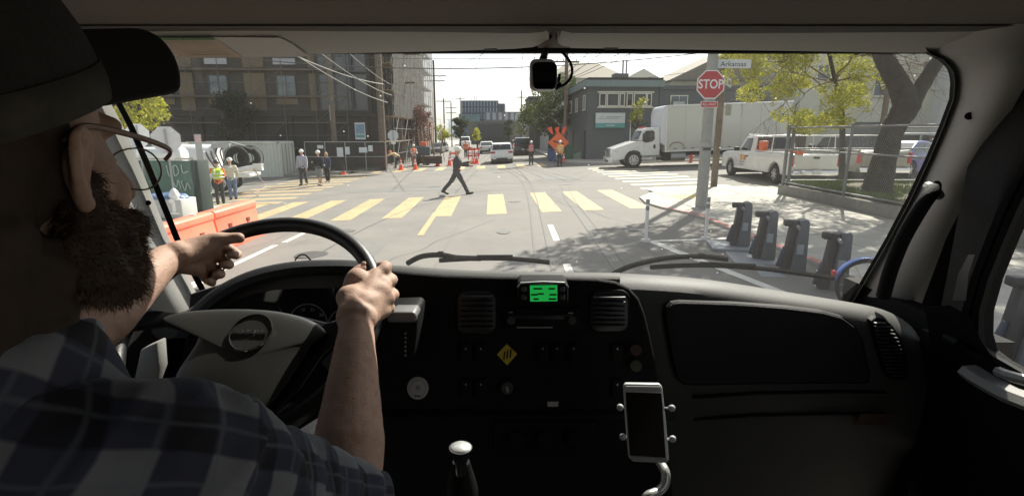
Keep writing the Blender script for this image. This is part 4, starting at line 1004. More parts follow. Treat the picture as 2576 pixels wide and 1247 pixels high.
        for s in (-1, 1):
            m_ = MB(); m_.tube([sc3(neck - up * .02 + V((s * .09, .02, 0))), sc3(chest + V((s * .1, -.165, 0.08))), sc3(pel + up * .27 + V((s * .1, -.17, 0)))], .022 * k, n=5); m_.build('reflective_stripe', stripes or M_REFL, v_)
    if hat:
        m_ = MB(); c = hd + up * .075; m_.ell(sc3(c), (.112 * k, .13 * k, .095 * k), 18, 10)
        m_.cyl(sc3(c - up * .012), sc3(c - up * .002), .135 * k, .128 * k, 18); m_.ell(sc3(c + V((0, .11, -.012))), (.07 * k, .06 * k, .01 * k), 12, 6); m_.box(sc3(c + up * .09), (.02 * k, .16 * k, .02 * k))
        m_.build('hard_hat', hat, t, smooth=True)
    if hair:
        m_ = shell([(hd + V((0, -.03, .02)), hd + V((0, -.02, .06)), .088, .088)] + ([(hd + V((-.04, -.06, 0)), hd + V((-.05, -.07, -.17)), .06, .045), (hd + V((.04, -.06, 0)), hd + V((.05, -.07, -.17)), .06, .045)] if longhair else [])); remesh(m_, 'hair', hair, .012 * k, t, 1, disp=fold(.008, 40))
    return t
C = lambda n, c, r=.85: mat(n, c, r, var=.12, vs=20)
LIME, ORV = C('lime_vest', (.55, .75, .06)), C('orange_vest', (.85, .22, .08))
HW, HB = mat('white_hard_hat', (.78, .78, .76), .3, var=.02), mat('black_hard_hat', (.03, .03, .035), .3, var=.02)
DKJ, JEAN, GREYS = C('dark_jacket', (.045, .045, .055)), C('blue_jeans', (.14, .20, .33)), C('grey_sweatshirt', (.42, .43, .50))
CHAR, BLKC = C('charcoal_trousers', (.055, .058, .065)), C('black_cloth', (.025, .025, .03))
# the striding man
pc = Gp(1150, 489); pc.z -= .02
person('man in dark clothes and white hard hat striding across the near crosswalk', pc, rad(-90), 2.06, legs=((-30, 12), (30, 4)), arms=((28, 6, 55), (38, 8, 70)), lean=4, shirt=DKJ, pants=CHAR, hat=HW, shoes=BLKC)
beltp = MB(); man = [o for o in sc.objects if str(o.get('label', '')).startswith('man in dark clothes')][0]
beltp.tube([V((math.cos(q) * .165, math.sin(q) * .155 + .015, 1.06)) for q in [2 * pi * i / 20 for i in range(21)]], .018, n=6, cap=False); beltp.build('orange_belt', M_ORANGE, man)
# workers at left
def atg(u, v, y, dz=0):
    return Gp(u, v)
def at(u, v, y, dz=0):
    p = P(u, v, y); p.z += dz; return p
person('worker in lime vest over orange shirt with black hard hat reaching out to his left', atg(556, 513, 20.5), rad(28), 1.78, legs=((-8, 0), (10, 4)), arms=((66, 22, 6), (22, 10, 48)), lean=9, shirt=ORV, pants=CHAR, vest=LIME, hat=HB, shoes=BLKC)
person('worker in pale shirt, jeans and white hard hat facing the hose reel', atg(588, 502, 21.5), rad(25), 1.80, legs=((-4, 0), (6, 4)), arms=((30, 6, 40), (16, 10, 30)), lean=5, shirt=C('cream_shirt', (.60, .60, .50)), pants=JEAN, vest=None, hat=HW)
person('man in light grey sweatshirt and white hard hat walking towards us', atg(765, 466, 28.4), rad(180), 1.93, legs=((-6, 8), (8, 3)), arms=((6, 8, 10), (4, 9, 8)), shirt=GREYS, pants=C('navy_joggers', (.06, .065, .09)), hat=HW, hoodie=True)
person('man in black sweater, grey shorts and white hard hat walking towards us', atg(806, 467, 28.2), rad(178), 1.86, legs=((9, 3), (-8, 10)), arms=((10, 6, 16), (24, 8, 82)), shirt=BLKC, pants=C('grey_shorts', (.24, .25, .26)), shorts=True, hat=HW)
person('blonde woman in dark jacket walking behind the man in shorts', atg(825, 458, 30), rad(185), 1.72, legs=((8, 2), (-8, 10)), arms=((6, 6, 12), (10, 8, 40)), shirt=C('navy_jacket', (.05, .06, .10)), pants=BLKC, hair=C('blonde_hair', (.45, .33, .16)), longhair=True, fem=True)
person('man in dark jacket with grey sleeves standing by the fence notices', atg(886, 436, 33.5), rad(150), 1.75, legs=((2, 0), (-2, 2)), arms=((4, 8, 50), (20, 10, 70)), shirt=C('dark_grey_jacket', (.09, .09, .10)), pants=BLKC, hair=C('dark_hair', (.03, .02, .015)))
person('worker in cream and orange vest bending down beside the pale utility pole', atg(1003, 424, 38), rad(110), 1.78, legs=((-14, 4), (18, 6)), arms=((60, 8, 10), (50, 8, 20)), lean=62, shirt=C('cream_vest', (.68, .56, .34)), pants=CHAR, vest=None, hair=C('orange_hood', (.8, .25, .1)))
person('worker in orange and white vest standing right of the bending worker', atg(1042, 420, 39), rad(200), 1.8, arms=((20, 10, 60), (20, 10, 60)), shirt=C('pale_shirt', (.5, .48, .42)), pants=C('tan_trousers', (.25, .21, .16)), vest=ORV, hat=HW)
person('worker in bright orange shirt standing far back in the left lane', P(1172, 397, 55), rad(180), 1.75, arms=((10, 20, 40), (10, 20, 40)), shirt=ORV, pants=CHAR, vest=None, hat=C('orange_helmet', (.75, .2, .06), .4))
person('worker in red and white vest and white hard hat near the right kerb', atg(1336, 415, 40.5), rad(170), 1.78, legs=((-3, 0), (4, 2)), arms=((20, 18, 70), (20, 18, 70)), shirt=C('black_shirt', (.04, .04, .05)), pants=CHAR, vest=C('pink_red_vest', (.72, .20, .18)), hat=HW)
person('worker in yellow and orange vest before the orange diamond sign', atg(1408, 418, 39.5), rad(150), 1.78, legs=((-3, 0), (6, 2)), arms=((10, 10, 20), (16, 12, 50)), shirt=C('amber_shirt', (.75, .36, .10)), pants=C('dark_navy_trousers', (.05, .055, .08)), vest=C('amber_vest', (.80, .52, .18)), hat=HW)

# ================================================================== STREET FURNITURE
def octo(r): return [V((r * math.cos(rad(22.5 + 45 * i)), 0, r * math.sin(rad(22.5 + 45 * i)))) for i in range(8)]
# stop sign pole
bs = V((5.52, 15.0, gz(5.5) + .055))
sp_ = thing('sign_pole', 'thick grey steel street pole carrying the red stop sign', 'pole', bs)
m_ = MB(); m_.tube([(0, 0, -.1), (0, 0, 1.9), (0, 0, 8.5)], [.165, .15, .115], n=20); m_.build('pole', mat('grey_pole_paint', (.33, .34, .31), .6, var=.1, vs=3, stain=(3, .62, (.24, .24, .22))), sp_, smooth=True)
m_ = MB(); m_.cyl((0, 0, 1.78), (0, 0, 1.90), .175, n=20); m_.build('collar', mat('collar_grey', (.38, .39, .36), .5), sp_); m_ = MB(); m_.cyl((0, 0, 3.05), (0, 0, 3.5), .152, .148, 20); m_.build('wrap_band', M_STEEL, sp_)
m_ = MB(); m_.box((-.02, -.165, 1.72), (.22, .02, .06)); m_.build('band_plate', M_DARKP, sp_); m_ = MB(); m_.cyl((0, 0, 0), (0, 0, .06), .26, n=20); m_.build('base_flange', M_STEEL, sp_)
ss = thing('stop_sign', 'red octagonal stop sign facing us on the grey pole', 'sign', P(1788, 213, 14.78), 0)
m_ = MB(); m_.prism([p * 1.0 for p in octo(.408)], (0, .006, 0)); m_.build('backing', M_REFL, ss)
m_ = MB(); m_.prism([p + V((0, -.006, 0)) for p in octo(.375)], (0, .005, 0)); m_.build('face', mat('stop_red', (.47, .035, .045), .45, var=.10, vs=3), ss)
fx = frame((0, -.008, .0), (1, 0, 0), (0, 0, 1))
text('STOP', .335, M_REFL, ss, fx, 'lettering', .002, bold=.006, sx=.86)
sb = thing('all_way_plate', 'small red ALL-WAY plate fixed under the stop sign', 'sign', P(1784, 263, 14.78))
m_ = MB(); m_.box((0, 0, 0), (.47, .012, .17)); m_.build('backing', M_REFL, sb, bevel=.004); m_ = MB(); m_.box((0, -.008, 0), (.44, .006, .14)); m_.build('face', M_RED, sb)
text('ALL-WAY', .105, M_REFL, sb, frame((0, -.013, 0), (1, 0, 0), (0, 0, 1)), 'lettering', .001, sx=.85)
sn = thing('street_name_sign', 'white street name plate reading Arkansas above the stop sign', 'sign', P(1845, 161, 15.0))
M_SNW = mat('street_plate_white', (.62, .65, .66), .4, var=.04)
m_ = MB(); m_.box((0, 0, 0), (.98, .012, .23)); m_.build('plate', M_SNW, sn, bevel=.004)
text('Arkansas', .185, M_BLACK, sn, frame((0, -.009, -.01), (1, 0, 0), (0, 0, 1)), 'lettering', .001, sx=1.05)
s2 = thing('street_name_sign', 'small angled street name plate right beside the stop sign', 'sign', P(1834, 208, 15.25), rad(62))
m_ = MB(); m_.box((0, 0, 0), (.9, .012, .22)); m_.build('plate', M_SNW, s2, bevel=.004)
text('17TH ST', .15, M_BLACK, s2, frame((0, -.009, -.01), (1, 0, 0), (0, 0, 1)), 'lettering', .001)
m_ = MB(); m_.box((0, 0, 0), (.22, .012, .42)); tag(m_.build('parking_plate', M_STEEL, None, loc=P(1832, 277, 20.6)), 'small grey parking plate behind the stop sign on the wooden pole', 'sign')
for k, v in enumerate((382, 410, 425, 446)):
    m_ = MB(); m_.box((0, 0, 0), (.16 if k != 2 else .2, .03, .06 if k != 2 else .14)); tag(m_.build('tag_plate', M_TRIM, None, loc=P(1779 + k, v, 20.8)), ('topmost small tag on the brown utility pole', 'second small tag from the top of the brown utility pole', 'largest white tag on the brown utility pole', 'lowest small tag on the brown utility pole')[k], 'plate', 'tags nailed to the brown utility pole')
# stop signs seen from behind
def back_sign(label, loc, rz, H, r=.40):
    t = thing('stop_sign', label, 'sign', loc, rz)
    m_ = MB(); m_.prism([p + V((0, 0, H)) for p in octo(r)], (0, .008, 0)); m_.build('back_plate', mat('bare_aluminium', (.62, .64, .66), .5, var=.06), t)
    m_ = MB(); m_.box((0, -.03, H / 2), (.05, .04, H + .7)); m_.build('post', M_STEEL, t); m_ = MB(); m_.box((.0, -.055, H - .52), (.3, .01, .2)); m_.build('small_plate', M_REFL, t)
a_ = P(418, 352, 17); back_sign('back of a stop sign standing behind the green screened panel', (a_.x, a_.y, a_.z - 2.25), rad(48), 2.25, .45)
a_ = P(346, 342, 17.5); back_sign('back of a second stop sign seen through the spectacles', (a_.x, a_.y, a_.z - 2.3), rad(66), 2.3, .42)
a_ = P(989, 341, 38.5); back_sign('back of a stop sign at the far left corner between the two utility poles', (a_.x, a_.y, a_.z - 2.4), rad(15), 2.4, .40)
t = thing('notice_sign', 'narrow grey notice sign on a post before the container', 'sign', P(508, 430, 24)); m_ = MB(); m_.box((0, 0, .9), (.30, .02, 1.5)); m_.build('board', M_STEEL, t); m_ = MB(); m_.box((0, -.014, 1.45), (.26, .01, .34)); m_.build('face', mat('notice_pink', (.6, .42, .42), .6), t)
t = thing('project_banner', 'blue green project banner hanging at the apartment block corner', 'banner', P(906, 330, 40.5)); m_ = MB(); m_.box((0, 0, 0), (.78, .03, 1.25)); m_.build('board', M_SNW, t); m_ = MB(); m_.box((0, -.02, .16), (.68, .01, .72)); m_.build('face', mat('banner_blue', (.20, .32, .42), .5, var=.4, vs=4), t); m_ = MB(); m_.box((0, -.02, -.38), (.68, .01, .22)); m_.build('face', M_TEAL, t)

# traffic cones
def cone(loc, label, h=.72):
    t = thing('traffic_cone', label, 'traffic cone', loc, 0, 'orange traffic cones around the works')
    m_ = MB(); m_.box((0, 0, .02), (.38 * h / .72, .38 * h / .72, .04)); m_.cyl((0, 0, .04), (0, 0, h), .14 * h / .72, .03, 14); m_.build('cone_body', M_CONE, t, smooth=True)
    for z0, z1 in ((.34, .46), (.55, .62)):
        m_ = MB(); rr = lambda z: (.14 - .11 * (z - .04) / (h - .04)) * h / .72 + .004
        m_.cyl((0, 0, z0 * h / .72), (0, 0, z1 * h / .72), rr(z0 * h / .72), rr(z1 * h / .72), 14); m_.build('white_collar', M_REFL, t)
    return t
for u, v, y, l, h in ((864, 439, 35.5, 'traffic cone left of the man by the fence notices', .95), (1009, 428, 38, 'traffic cone before the bending worker', .85), (1045, 427, 38.2, 'traffic cone before the worker in orange and white vest', .85), (1101, 417, 41, 'traffic cone left of the striding man, beside the dark steel box', .9), (1131, 417, 41.5, 'traffic cone just left of the striding man', .9), (1190, 412, 43, 'traffic cone right of the striding man', .9), (1199, 412, 44, 'traffic cone left of the white SUV', .9), (1418, 409, 42, 'traffic cone beside the worker at the diamond sign', .75)):
    cone(atg(u, v, y), l, h)
# diamond sign
t = thing('diamond_sign', 'orange diamond roadwork sign topped with orange flags', 'sign', P(1404, 405, 43), rad(0))
m_ = MB(); m_.prism([V(p) for p in ((0, 0, .62), (.86, 0, 1.48), (0, 0, 2.34), (-.86, 0, 1.48))], (0, .02, 0)); m_.build('panel', mat('roadwork_orange', (.95, .17, .04), .5, var=.06), t)
m_ = MB(); m_.box((0, -.02, 1.48), (.9, .01, .13), M=Matrix.Rotation(.25, 4, 'Y')); m_.box((.1, -.02, 1.2), (.5, .01, .1)); m_.build('symbol', mat('sign_dark_print', (.15, .05, .03), .6), t)
for x in (-.42, 0, .42):
    m_ = MB(); m_.prism([V((x, -.01, 2.1)), V((x * 1.5 + .05, -.02, 2.75)), V((x * 1.5 - .32, 0, 2.62)), V((x - .2, 0, 2.2))], (0, .02, 0)); m_.build('flag', mat('flag_red_orange', (.95, .12, .04), .7), t)
m_ = MB(); m_.box((0, .03, .7), (.05, .04, 1.6)); 
for s in (-1, 1): m_.tube([(0, .05, .6), (s * .5, .3 * s, 0)], .02, n=5)
m_.build('stand', M_STEEL, t)
t = thing('portable_bin', 'blue plastic bin standing behind the worker at the diamond sign', 'bin', P(1389, 408, 44)); m_ = MB(); m_.box((0, 0, .5), (.55, .5, 1.0), taper=1.1); m_.build('body', mat('blue_bin', (.06, .12, .30), .5), t, bevel=.03); m_ = MB(); m_.box((0, 0, 1.06), (.62, .58, .08)); m_.build('lid', mat('blue_bin', (0, 0, 0)), t, bevel=.02)
t = thing('portable_bin', 'green plastic bin by the slate grey wall', 'bin', P(1432, 408, 44)); m_ = MB(); m_.box((0, 0, .65), (.6, .5, 1.3), taper=1.1); m_.build('body', mat('green_bin', (.03, .14, .07), .5), t, bevel=.03); m_ = MB(); m_.box((0, 0, 1.34), (.7, .58, .08)); m_.build('lid', mat('green_bin', (0, 0, 0)), t, bevel=.02)
# orange rack, barricade, steel box, generator
t = thing('barricade', 'orange and white work barricade at the foot of the thick dark pole', 'barricade', at(956, 419, 39.0))
for s in (-1, 1):
    for q in (-1, 1):
        m_ = MB(); m_.tube([(s * .38, q * .3, 0), (s * .38, 0, 1.5)], .035, n=6); m_.build('leg', M_ORANGE, t)
for z, mm in ((.4, M_ORANGE), (.75, M_REFL), (1.05, M_ORANGE), (1.4, M_RED)):
    m_ = MB(); m_.box((0, -.1, z), (.86, .04, .18)); m_.build('board', mm, t)
for i in range(3):
    t = thing('barricade', ('red and white folding barricade behind the two cones', 'red barricade panel second behind the cones', 'striped barricade leaning at the left of the striding man')[i], 'barricade', (at(1186, 402, 47), at(1196, 400, 49), at(1140, 414, 43))[i], (.6, 0, .9)[i])
    for s in (-1, 1):
        m_ = MB(); m_.box((s * .3, 0, .55), (.07, .06, 1.1)); m_.build('post', M_RED if i < 2 else M_STEEL, t)
    for z, mm in ((.9, M_CONE), (.6, M_REFL), (.35, M_CONE)): 
        m_ = MB(); m_.box((0, 0, z), (.8, .05, .16)); m_.build('board', mm, t)
t = thing('trench_box', 'dark rusty steel trench box lying by the left kerb of the far street', 'trench box', at(1086, 413, 42.5), .1)
for z in (.1, .42): 
    m_ = MB(); m_.box((0, 0, z + .1), (1.7, .9, .28)); m_.build('steel_panel', mat('rusty_steel', (.07, .05, .04), .8, var=.4), t, bevel=.02)
for s in (-1, 1): m_ = MB(); m_.box((s * .6, -.5, .35), (.16, .1, .7)); m_.build('strut', mat('rusty_steel', (0, 0, 0)), t)
t = thing('generator', 'dark grey generator cabinet on wheels behind the orange vested worker', 'generator', at(1064, 414, 45), .1)
m_ = MB(); m_.box((0, 0, 1.05), (1.3, .9, .95)); m_.build('cabinet', mat('dark_blue_grey', (.06, .075, .09), .5), t, bevel=.04)
for s in (-1, 1): m_ = MB(); m_.cyl((s * .4, -.5, .3), (s * .4, .5, .3), .3, n=14); m_.build('wheel', M_BLACK, t)
m_ = MB(); m_.box((.1, 0, 1.75), (.5, .3, .35)); m_.build('orange_hood', M_ORANGE, t, bevel=.03)
# stack of building materials
r_ = random.Random(9)
t = thing('lumber_stack', 'leaning timbers and pale boards stacked below the plum tree', 'timber stack', at(1055, 405, 50))
for i in range(22):
    m_ = MB(); x = r_.uniform(-1.8, 2.4); m_.tube([(x, 0, 0), (x + r_.uniform(-.5, .5), r_.uniform(-.3, .3), r_.uniform(1.4, 3.4))], r_.uniform(.03, .07), n=4); m_.build('timber', mat(f'timber_{i % 3}', ((.42, .38, .30), (.20, .17, .13), (.55, .53, .48))[i % 3], .8), t)
t = thing('site_fence', 'wire site fence with paper notices before the apartment block', 'fence', at(772, 434, 35.2), .0)
for i in range(5):
    m_ = MB(); m_.cyl((i * 1.35, 0, 0), (i * 1.35, 0, 2.05), .03, n=6); m_.build('post', M_STEEL, t)
for z in (.1, 1.05, 2.02): m_ = MB(); m_.cyl((0, 0, z), (5.4, 0, z), .022, n=6); m_.build('rail', M_STEEL, t)
m_ = MB(); m_.box((2.7, .03, 1.05), (5.3, .01, 1.9)); m_.build('screen_fabric', mat('dark_screen_fabric', (.05, .05, .048), .9, alpha=.75), t)
for x, z, w, h in ((2.35, 1.35, .42, .62), (2.85, 1.45, .3, .5), (1.05, 1.7, .4, .22), (3.9, 1.5, .55, .35), (4.4, 1.6, .3, .4)):
    m_ = MB(); m_.box((x, -.03, z), (w, .01, h)); m_.build('notice', mat('paper_notice', (.60, .66, .68), .7, var=.06), t)
t = thing('survey_tripod', 'wooden survey tripod with a round base stone beside the leaning pole', 'tripod', at(856, 440, 35.4))
for q in (90, 210, 330): m_ = MB(); m_.tube([(0, 0, 1.35), (.55 * math.cos(rad(q)), .4 * math.sin(rad(q)), 0)], [.03, .03], n=6); m_.build('leg', mat('pale_timber_leg', (.5, .47, .4), .7), t)
m_ = MB(); m_.cyl((0, 0, 1.3), (0, 0, 1.55), .14, .1, 12); m_.build('instrument', mat('olive_instrument', (.16, .15, .07), .5), t, bevel=.01)

# container
M_CONT = mat('container_grey_green', (.66, .68, .60), .7, var=.10, vs=.7, stain=(1.2, .60, (.24, .22, .18)))
ct = thing('shipping_container', 'weathered grey green shipping container with double doors on its right end', 'container', (-19.3, 37.6, -.78), 0)
m_ = MB(); m_.box((0, 0, 1.3), (6.3, 2.36, 2.5)); m_.build('shell', M_CONT, ct)
for s in (-1, 1):
    for i in range(24):
        m_ = MB(); m_.box((-2.95 + i * .257, s * 1.195, 1.3), (.12, .04, 2.3)); m_.build('side_rib', M_CONT, ct)
    for z in (.08, 2.55): m_ = MB(); m_.box((0, s * 1.2, z), (6.4, .1, .14)); m_.build('side_rail', M_CONT, ct)
for x in (-3.15, 3.15):
    for s in (-1, 1): m_ = MB(); m_.box((x, s * 1.18, 1.3), (.14, .14, 2.6)); m_.build('corner_post', M_CONT, ct)
for s in (-1, 1):
    d_ = MB(); d_.box((3.18, s * .57, 1.3), (.06, 1.1, 2.36)); do = d_.build('door', M_CONT, ct, bevel=.01)
    for q in (.25, .85): m_ = MB(); m_.cyl((3.24, s * q, .15), (3.24, s * q, 2.5), .022, n=6); m_.build('lock_rod', M_STEEL, do)
ct2 = thing('site_cabin', 'flat grey site cabin left of the shipping container', 'cabin', (-25.6, 38.5, -1.0), 0)
m_ = MB(); m_.box((0, 0, 1.3), (5.4, 2.4, 2.6)); m_.build('shell', mat('cabin_grey', (.23, .25, .27), .6, var=.08), ct2); m_ = MB(); m_.box((2.5, -1.25, 1.3), (.25, .06, 2.5)); m_.build('door_gap', M_BLACK, ct2)

# trailer with tank and hose reels
tr = thing('hose_reel_trailer', 'white tank trailer with black hose reels beside the two workers', 'trailer', at(560, 478, 25.5), rad(8))
m_ = MB(); m_.box((0, 0, .75), (3.2, 1.7, .16)); m_.box((-1.2, -.86, .45), (.5, .05, .6)); m_.box((-.1, -.8, .45), (.6, .05, .7)); m_.build('deck', M_WHITE, tr, bevel=.02)
m_ = MB(); m_.cyl((-1.6, 0, 1.6), (.0, 0, 1.6), .62, n=24); m_.build('tank', M_WHITE, tr, bevel=.08, seg=3)
m_ = MB(); m_.box((-1.65, 0, 1.5), (.1, 1.5, 1.6)); m_.build('end_panel', M_STEEL, tr)
for x in (-1.15, .3):
    for s in (-1, 1): wheel(tr, x, s * .8, .42, .25, side=s)
for k, (x, r0) in enumerate(((1.0, .52), (1.35, .50))):
    rl = MB()
    for j in range(6):
        q_ = r0 - .05 * j; rl.tube([(x + q_ * math.cos(rad(a)), -.45 + .03 * j + .5 * k, 1.55 + q_ * math.sin(rad(a))) for a in range(0, 361, 15)], .035, n=5, cap=False)
    ro = rl.build('hose_reel', M_BLACK, tr, smooth=True)
    for s in (-1, 1): m_ = MB(); m_.tube([(x + .58 * math.cos(rad(a)), -.3 + .5 * k + s * .22, 1.55 + .58 * math.sin(rad(a))) for a in range(0, 361, 15)], .022, n=5, cap=False); m_.build('reel_rim', M_DARKP, ro)
m_ = MB(); m_.tube([(.7, -.7, .95), (2.0, -.75, 1.15)], .13, n=10); m_.box((2.0, -.7, 1.15), (.4, .3, .32)); m_.build('boom', M_WHITE, tr, smooth=True)
for k in range(4): m_ = MB(); m_.tube(spline([(-.4 + k * .25, -.3, 2.05), (-.25 + k * .2, -.66, 1.7 + .05 * k), (.1 + k * .15, -.8, 1.15)], 5), .03, n=6); m_.build('hose_pipe', M_DARKP, tr)
m_ = MB(); m_.tube([(-.2, 0, 2.25), (.6, 0, 2.3), (1.6, 0, 2.0)], .06, n=6); m_.box((.3, -.2, 2.15), (.8, .5, .22)); m_.build('pump_box', M_STEEL, tr)
hp = [tr.location + V((2.0, -.7, 1.1)), at(655, 450, 24.8), at(668, 470, 24.2, .03), at(640, 485, 22.5, .03), at(600, 492, 22, .03)]
m_ = MB(); m_.tube(spline(hp, 6), .022, n=6); tag(m_.build('water_hose', mat('pinkish_hose', (.35, .24, .22), .6), None, smooth=True), 'thin hose falling from the trailer boom onto the road', 'hose')
tk = thing('water_tank', 'small white tank lying behind the back of the stop sign', 'tank', at(405, 410, 21)); m_ = MB(); m_.cyl((-1.1, 0, .3), (1.0, 0, .3), .33, n=20); m_.build('drum', M_WHITE, tk, bevel=.08, seg=3); m_ = MB(); m_.box((-.2, 0, -.2), (1.8, .6, .3)); m_.build('cradle', M_STEEL, tk)

# green screened panel with scribbles
M_GRN = mat('green_windscreen_mesh', (.055, .14, .105), .6, var=.3, vs=1.5, spec=.6)
gp0 = at(500, 548, 17.6); gf = thing('green_screen_fence', 'fence panel wrapped in dark green mesh with pale scribbles', 'fence', (gp0.x, gp0.y, gp0.z), rad(-4))
m_ = MB(); rows = []
for j in range(15): rows.append([V((-3.4 + i * .142, -.02 + .035 * math.sin(i * .8 + j * .5) * math.sin(j * .45 + i * .21), .05 + j * .135)) for i in range(25)])
m_.grid(rows); o_ = m_.build('mesh_cover', M_GRN, gf, smooth=True, solid=.01)
m_ = MB(); m_.box((.1, .25, .98), (.26, .6, 1.95)); m_.build('side_flap', mat('dark_mesh', (.02, .035, .03), .7), gf, bevel=.03)
for x in (-3.4, -1.7, 0): m_ = MB(); m_.cyl((x, .06, 0), (x, .06, 2.05), .03, n=6); m_.build('post', M_STEEL, gf)
m_ = MB(); m_.cyl((-3.4, .04, 2.0), (.05, .04, 2.0), .03, n=6); m_.build('top_rail', M_STEEL, gf)
scr = [[(-.85, 1.8), (-.8, 1.45), (-.68, 1.42)], [(-.62, 1.75), (-.5, 1.78), (-.45, 1.55), (-.6, 1.45), (-.62, 1.75)], [(-.32, 1.82), (-.3, 1.55), (-.1, 1.6)], [(-.7, 1.3), (-.6, 1.05), (-.5, 1.3), (-.45, 1.0)], [(-.4, 1.25), (-.3, .95), (-.2, 1.2), (-.1, 1.0)],
       [(-1.9, 1.6), (-1.5, 1.75), (-1.2, 1.55), (-1.3, 1.3), (-1.6, 1.25)], [(-1.6, 1.25), (-1.25, 1.1), (-1.2, .8), (-1.7, .75)], [(-2.0, .6), (-1.8, .8), (-1.6, .55)], [(-1.1, .4), (-.9, .55), (-.8, .4)]]
for i, sct in enumerate(scr):
    m_ = MB(); m_.tube(spline([V((x, -.075, z)) for x, z in sct], 5), .017 if i < 5 else .012, n=4); m_.build('scribble', mat('pale_scribble' if i < 5 else 'green_scribble', (.42, .52, .50) if i < 5 else (.16, .26, .12), .7), gf)

# orange water barriers
def barrier(loc, rz, label, cap=False):
    t = thing('water_barrier', label, 'barrier', loc, rz, 'row of orange plastic barriers along the left lane')
    L = 2.05; m_ = MB(); pf = [(-.30, 0), (-.30, .14), (-.20, .30), (-.13, .74), (-.16, .78), (-.16, .90), (-.10, .94), (.10, .94), (.16, .90), (.16, .78), (.13, .74), (.20, .30), (.30, .14), (.30, 0)]
    m_.prism([V((-L / 2, y, z)) for y, z in pf], (L, 0, 0)); b_ = m_.build('body', M_BARR, t, bevel=.015)
    for s in (-1, 1):
        for x in (-.45, .45):
            m_ = MB(); m_.box((x, s * .165, .52), (.13, .05, .10)); m_.build('fork_slot', mat('slot_dark_red', (.20, .035, .02), .7), t)
        for k in range(2): m_ = MB(); m_.box((0, s * (.16 + 0.02), .36 - .12 * k), (L * .96, .02, .02)); 
    for s in (-1, 1): m_ = MB(); m_.cyl((s * (L / 2 + .02), 0, .1), (s * (L / 2 + .02), 0, .86), .045, n=10); m_.build('joint_pin', M_BARR, t)
    if cap: m_ = MB(); m_.cyl((.5, 0, .93), (.5, 0, .97), .06, n=12); m_.build('filler_cap', M_REFL, t)
    return t
bz = lambda x: gz(x)
barrier((-6.85, 12.5, gz(-6.9) + .0), rad(92), 'orange water barrier at the far end of the row, two dark slots showing')
barrier((-6.75, 10.35, gz(-6.8)), rad(92), 'orange water barrier second from the far end, touching the pillar edge', True)
barrier((-6.5, 8.2, gz(-6.6)), rad(95), 'orange water barrier hidden mostly behind the windshield pillar')
b4 = barrier((-6.0, 6.4, gz(-6)), rad(80), 'nearest orange barrier with a printed label, seen below the beard')
m_ = MB(); m_.box((.0, -.20, .5), (.62, .10, .45)); m_.build('label_panel', mat('label_pink_white', (.85, .55, .48), .6), b4)
for k in range(5): m_ = MB(); m_.box((.05, -.256, .68 - .085 * k), (.46, .01, .035)); m_.build('label_print', mat('label_print_dark', (.10, .08, .08), .6), b4)
# hydrants
def hydrant(loc, label, m, h=.8):
    t = thing('fire_hydrant', label, 'fire hydrant', loc, 0); m_ = MB()
    k = h / .8; m_.tube([(0, 0, 0), (0, 0, .05), (0, 0, .06), (0, 0, .5), (0, 0, .56), (0, 0, .6), (0, 0, .72), (0, 0, .8)], [.17 * k, .17 * k, .11 * k, .11 * k, .15 * k, .14 * k, .10 * k, .03 * k], n=16); m_.build('barrel', m, t, smooth=True)
    for a in (0, 90, 180): m_ = MB(); d = V((math.cos(rad(a)), -math.sin(rad(a)), 0)); m_.cyl(d * .08 + V((0, 0, .42)), d * .2 * k + V((0, 0, .42)), .06 * k, n=10); m_.build('outlet', m, t)
hydrant(at(446, 545, 16.2, .1), 'white fire hydrant before the green screened panel', M_WHITE, .85)
hydrant(P(1738, 409, 36.2), 'small red fire hydrant seen under the box truck', C('hydrant_red', (.55, .12, .09), .5), .75)
tp = thing('tarp_pile', 'blue tarp bundled on a pale crate beside the white hydrant', 'tarp', at(430, 545, 16.5))
m_ = MB(); m_.box((0, 0, .3), (1.3, .8, .6)); m_.build('crate', M_GREYW, tp, bevel=.03); m_ = MB(); m_.ell((0, 0, .62), (.66, .42, .16), 18, 8); remesh(m_, 'tarp', mat('blue_tarp', (.10, .16, .30), .4, var=.3, vs=5), .03, tp, 1, disp=lambda c: .04 * noise.noise(c * 6))

# delineator posts
for (x, y, l) in ((2.92, 11.05, 'white flexible post at the left end of the painted bay line'), (4.22, 11.05, 'white flexible post beside the red kerb')):
    t = thing('delineator_post', l, 'post', (x, y, gz(x)), 0, 'white flexible posts at the bike bay')
    m_ = MB(); m_.cyl((0, 0, 0), (0, 0, .05), .12, .1, 16); m_.build('base', M_WHITE_P, t); m_ = MB(); m_.cyl((0, 0, .05), (0, 0, .92), .038, n=12); m_.build('tube', M_WHITE, t, smooth=True)
    for z in (.68, .82): m_ = MB(); m_.cyl((0, 0, z), (0, 0, z + .09), .042, n=12); m_.build('band', mat('grey_band', (.25, .26, .27), .4), t)
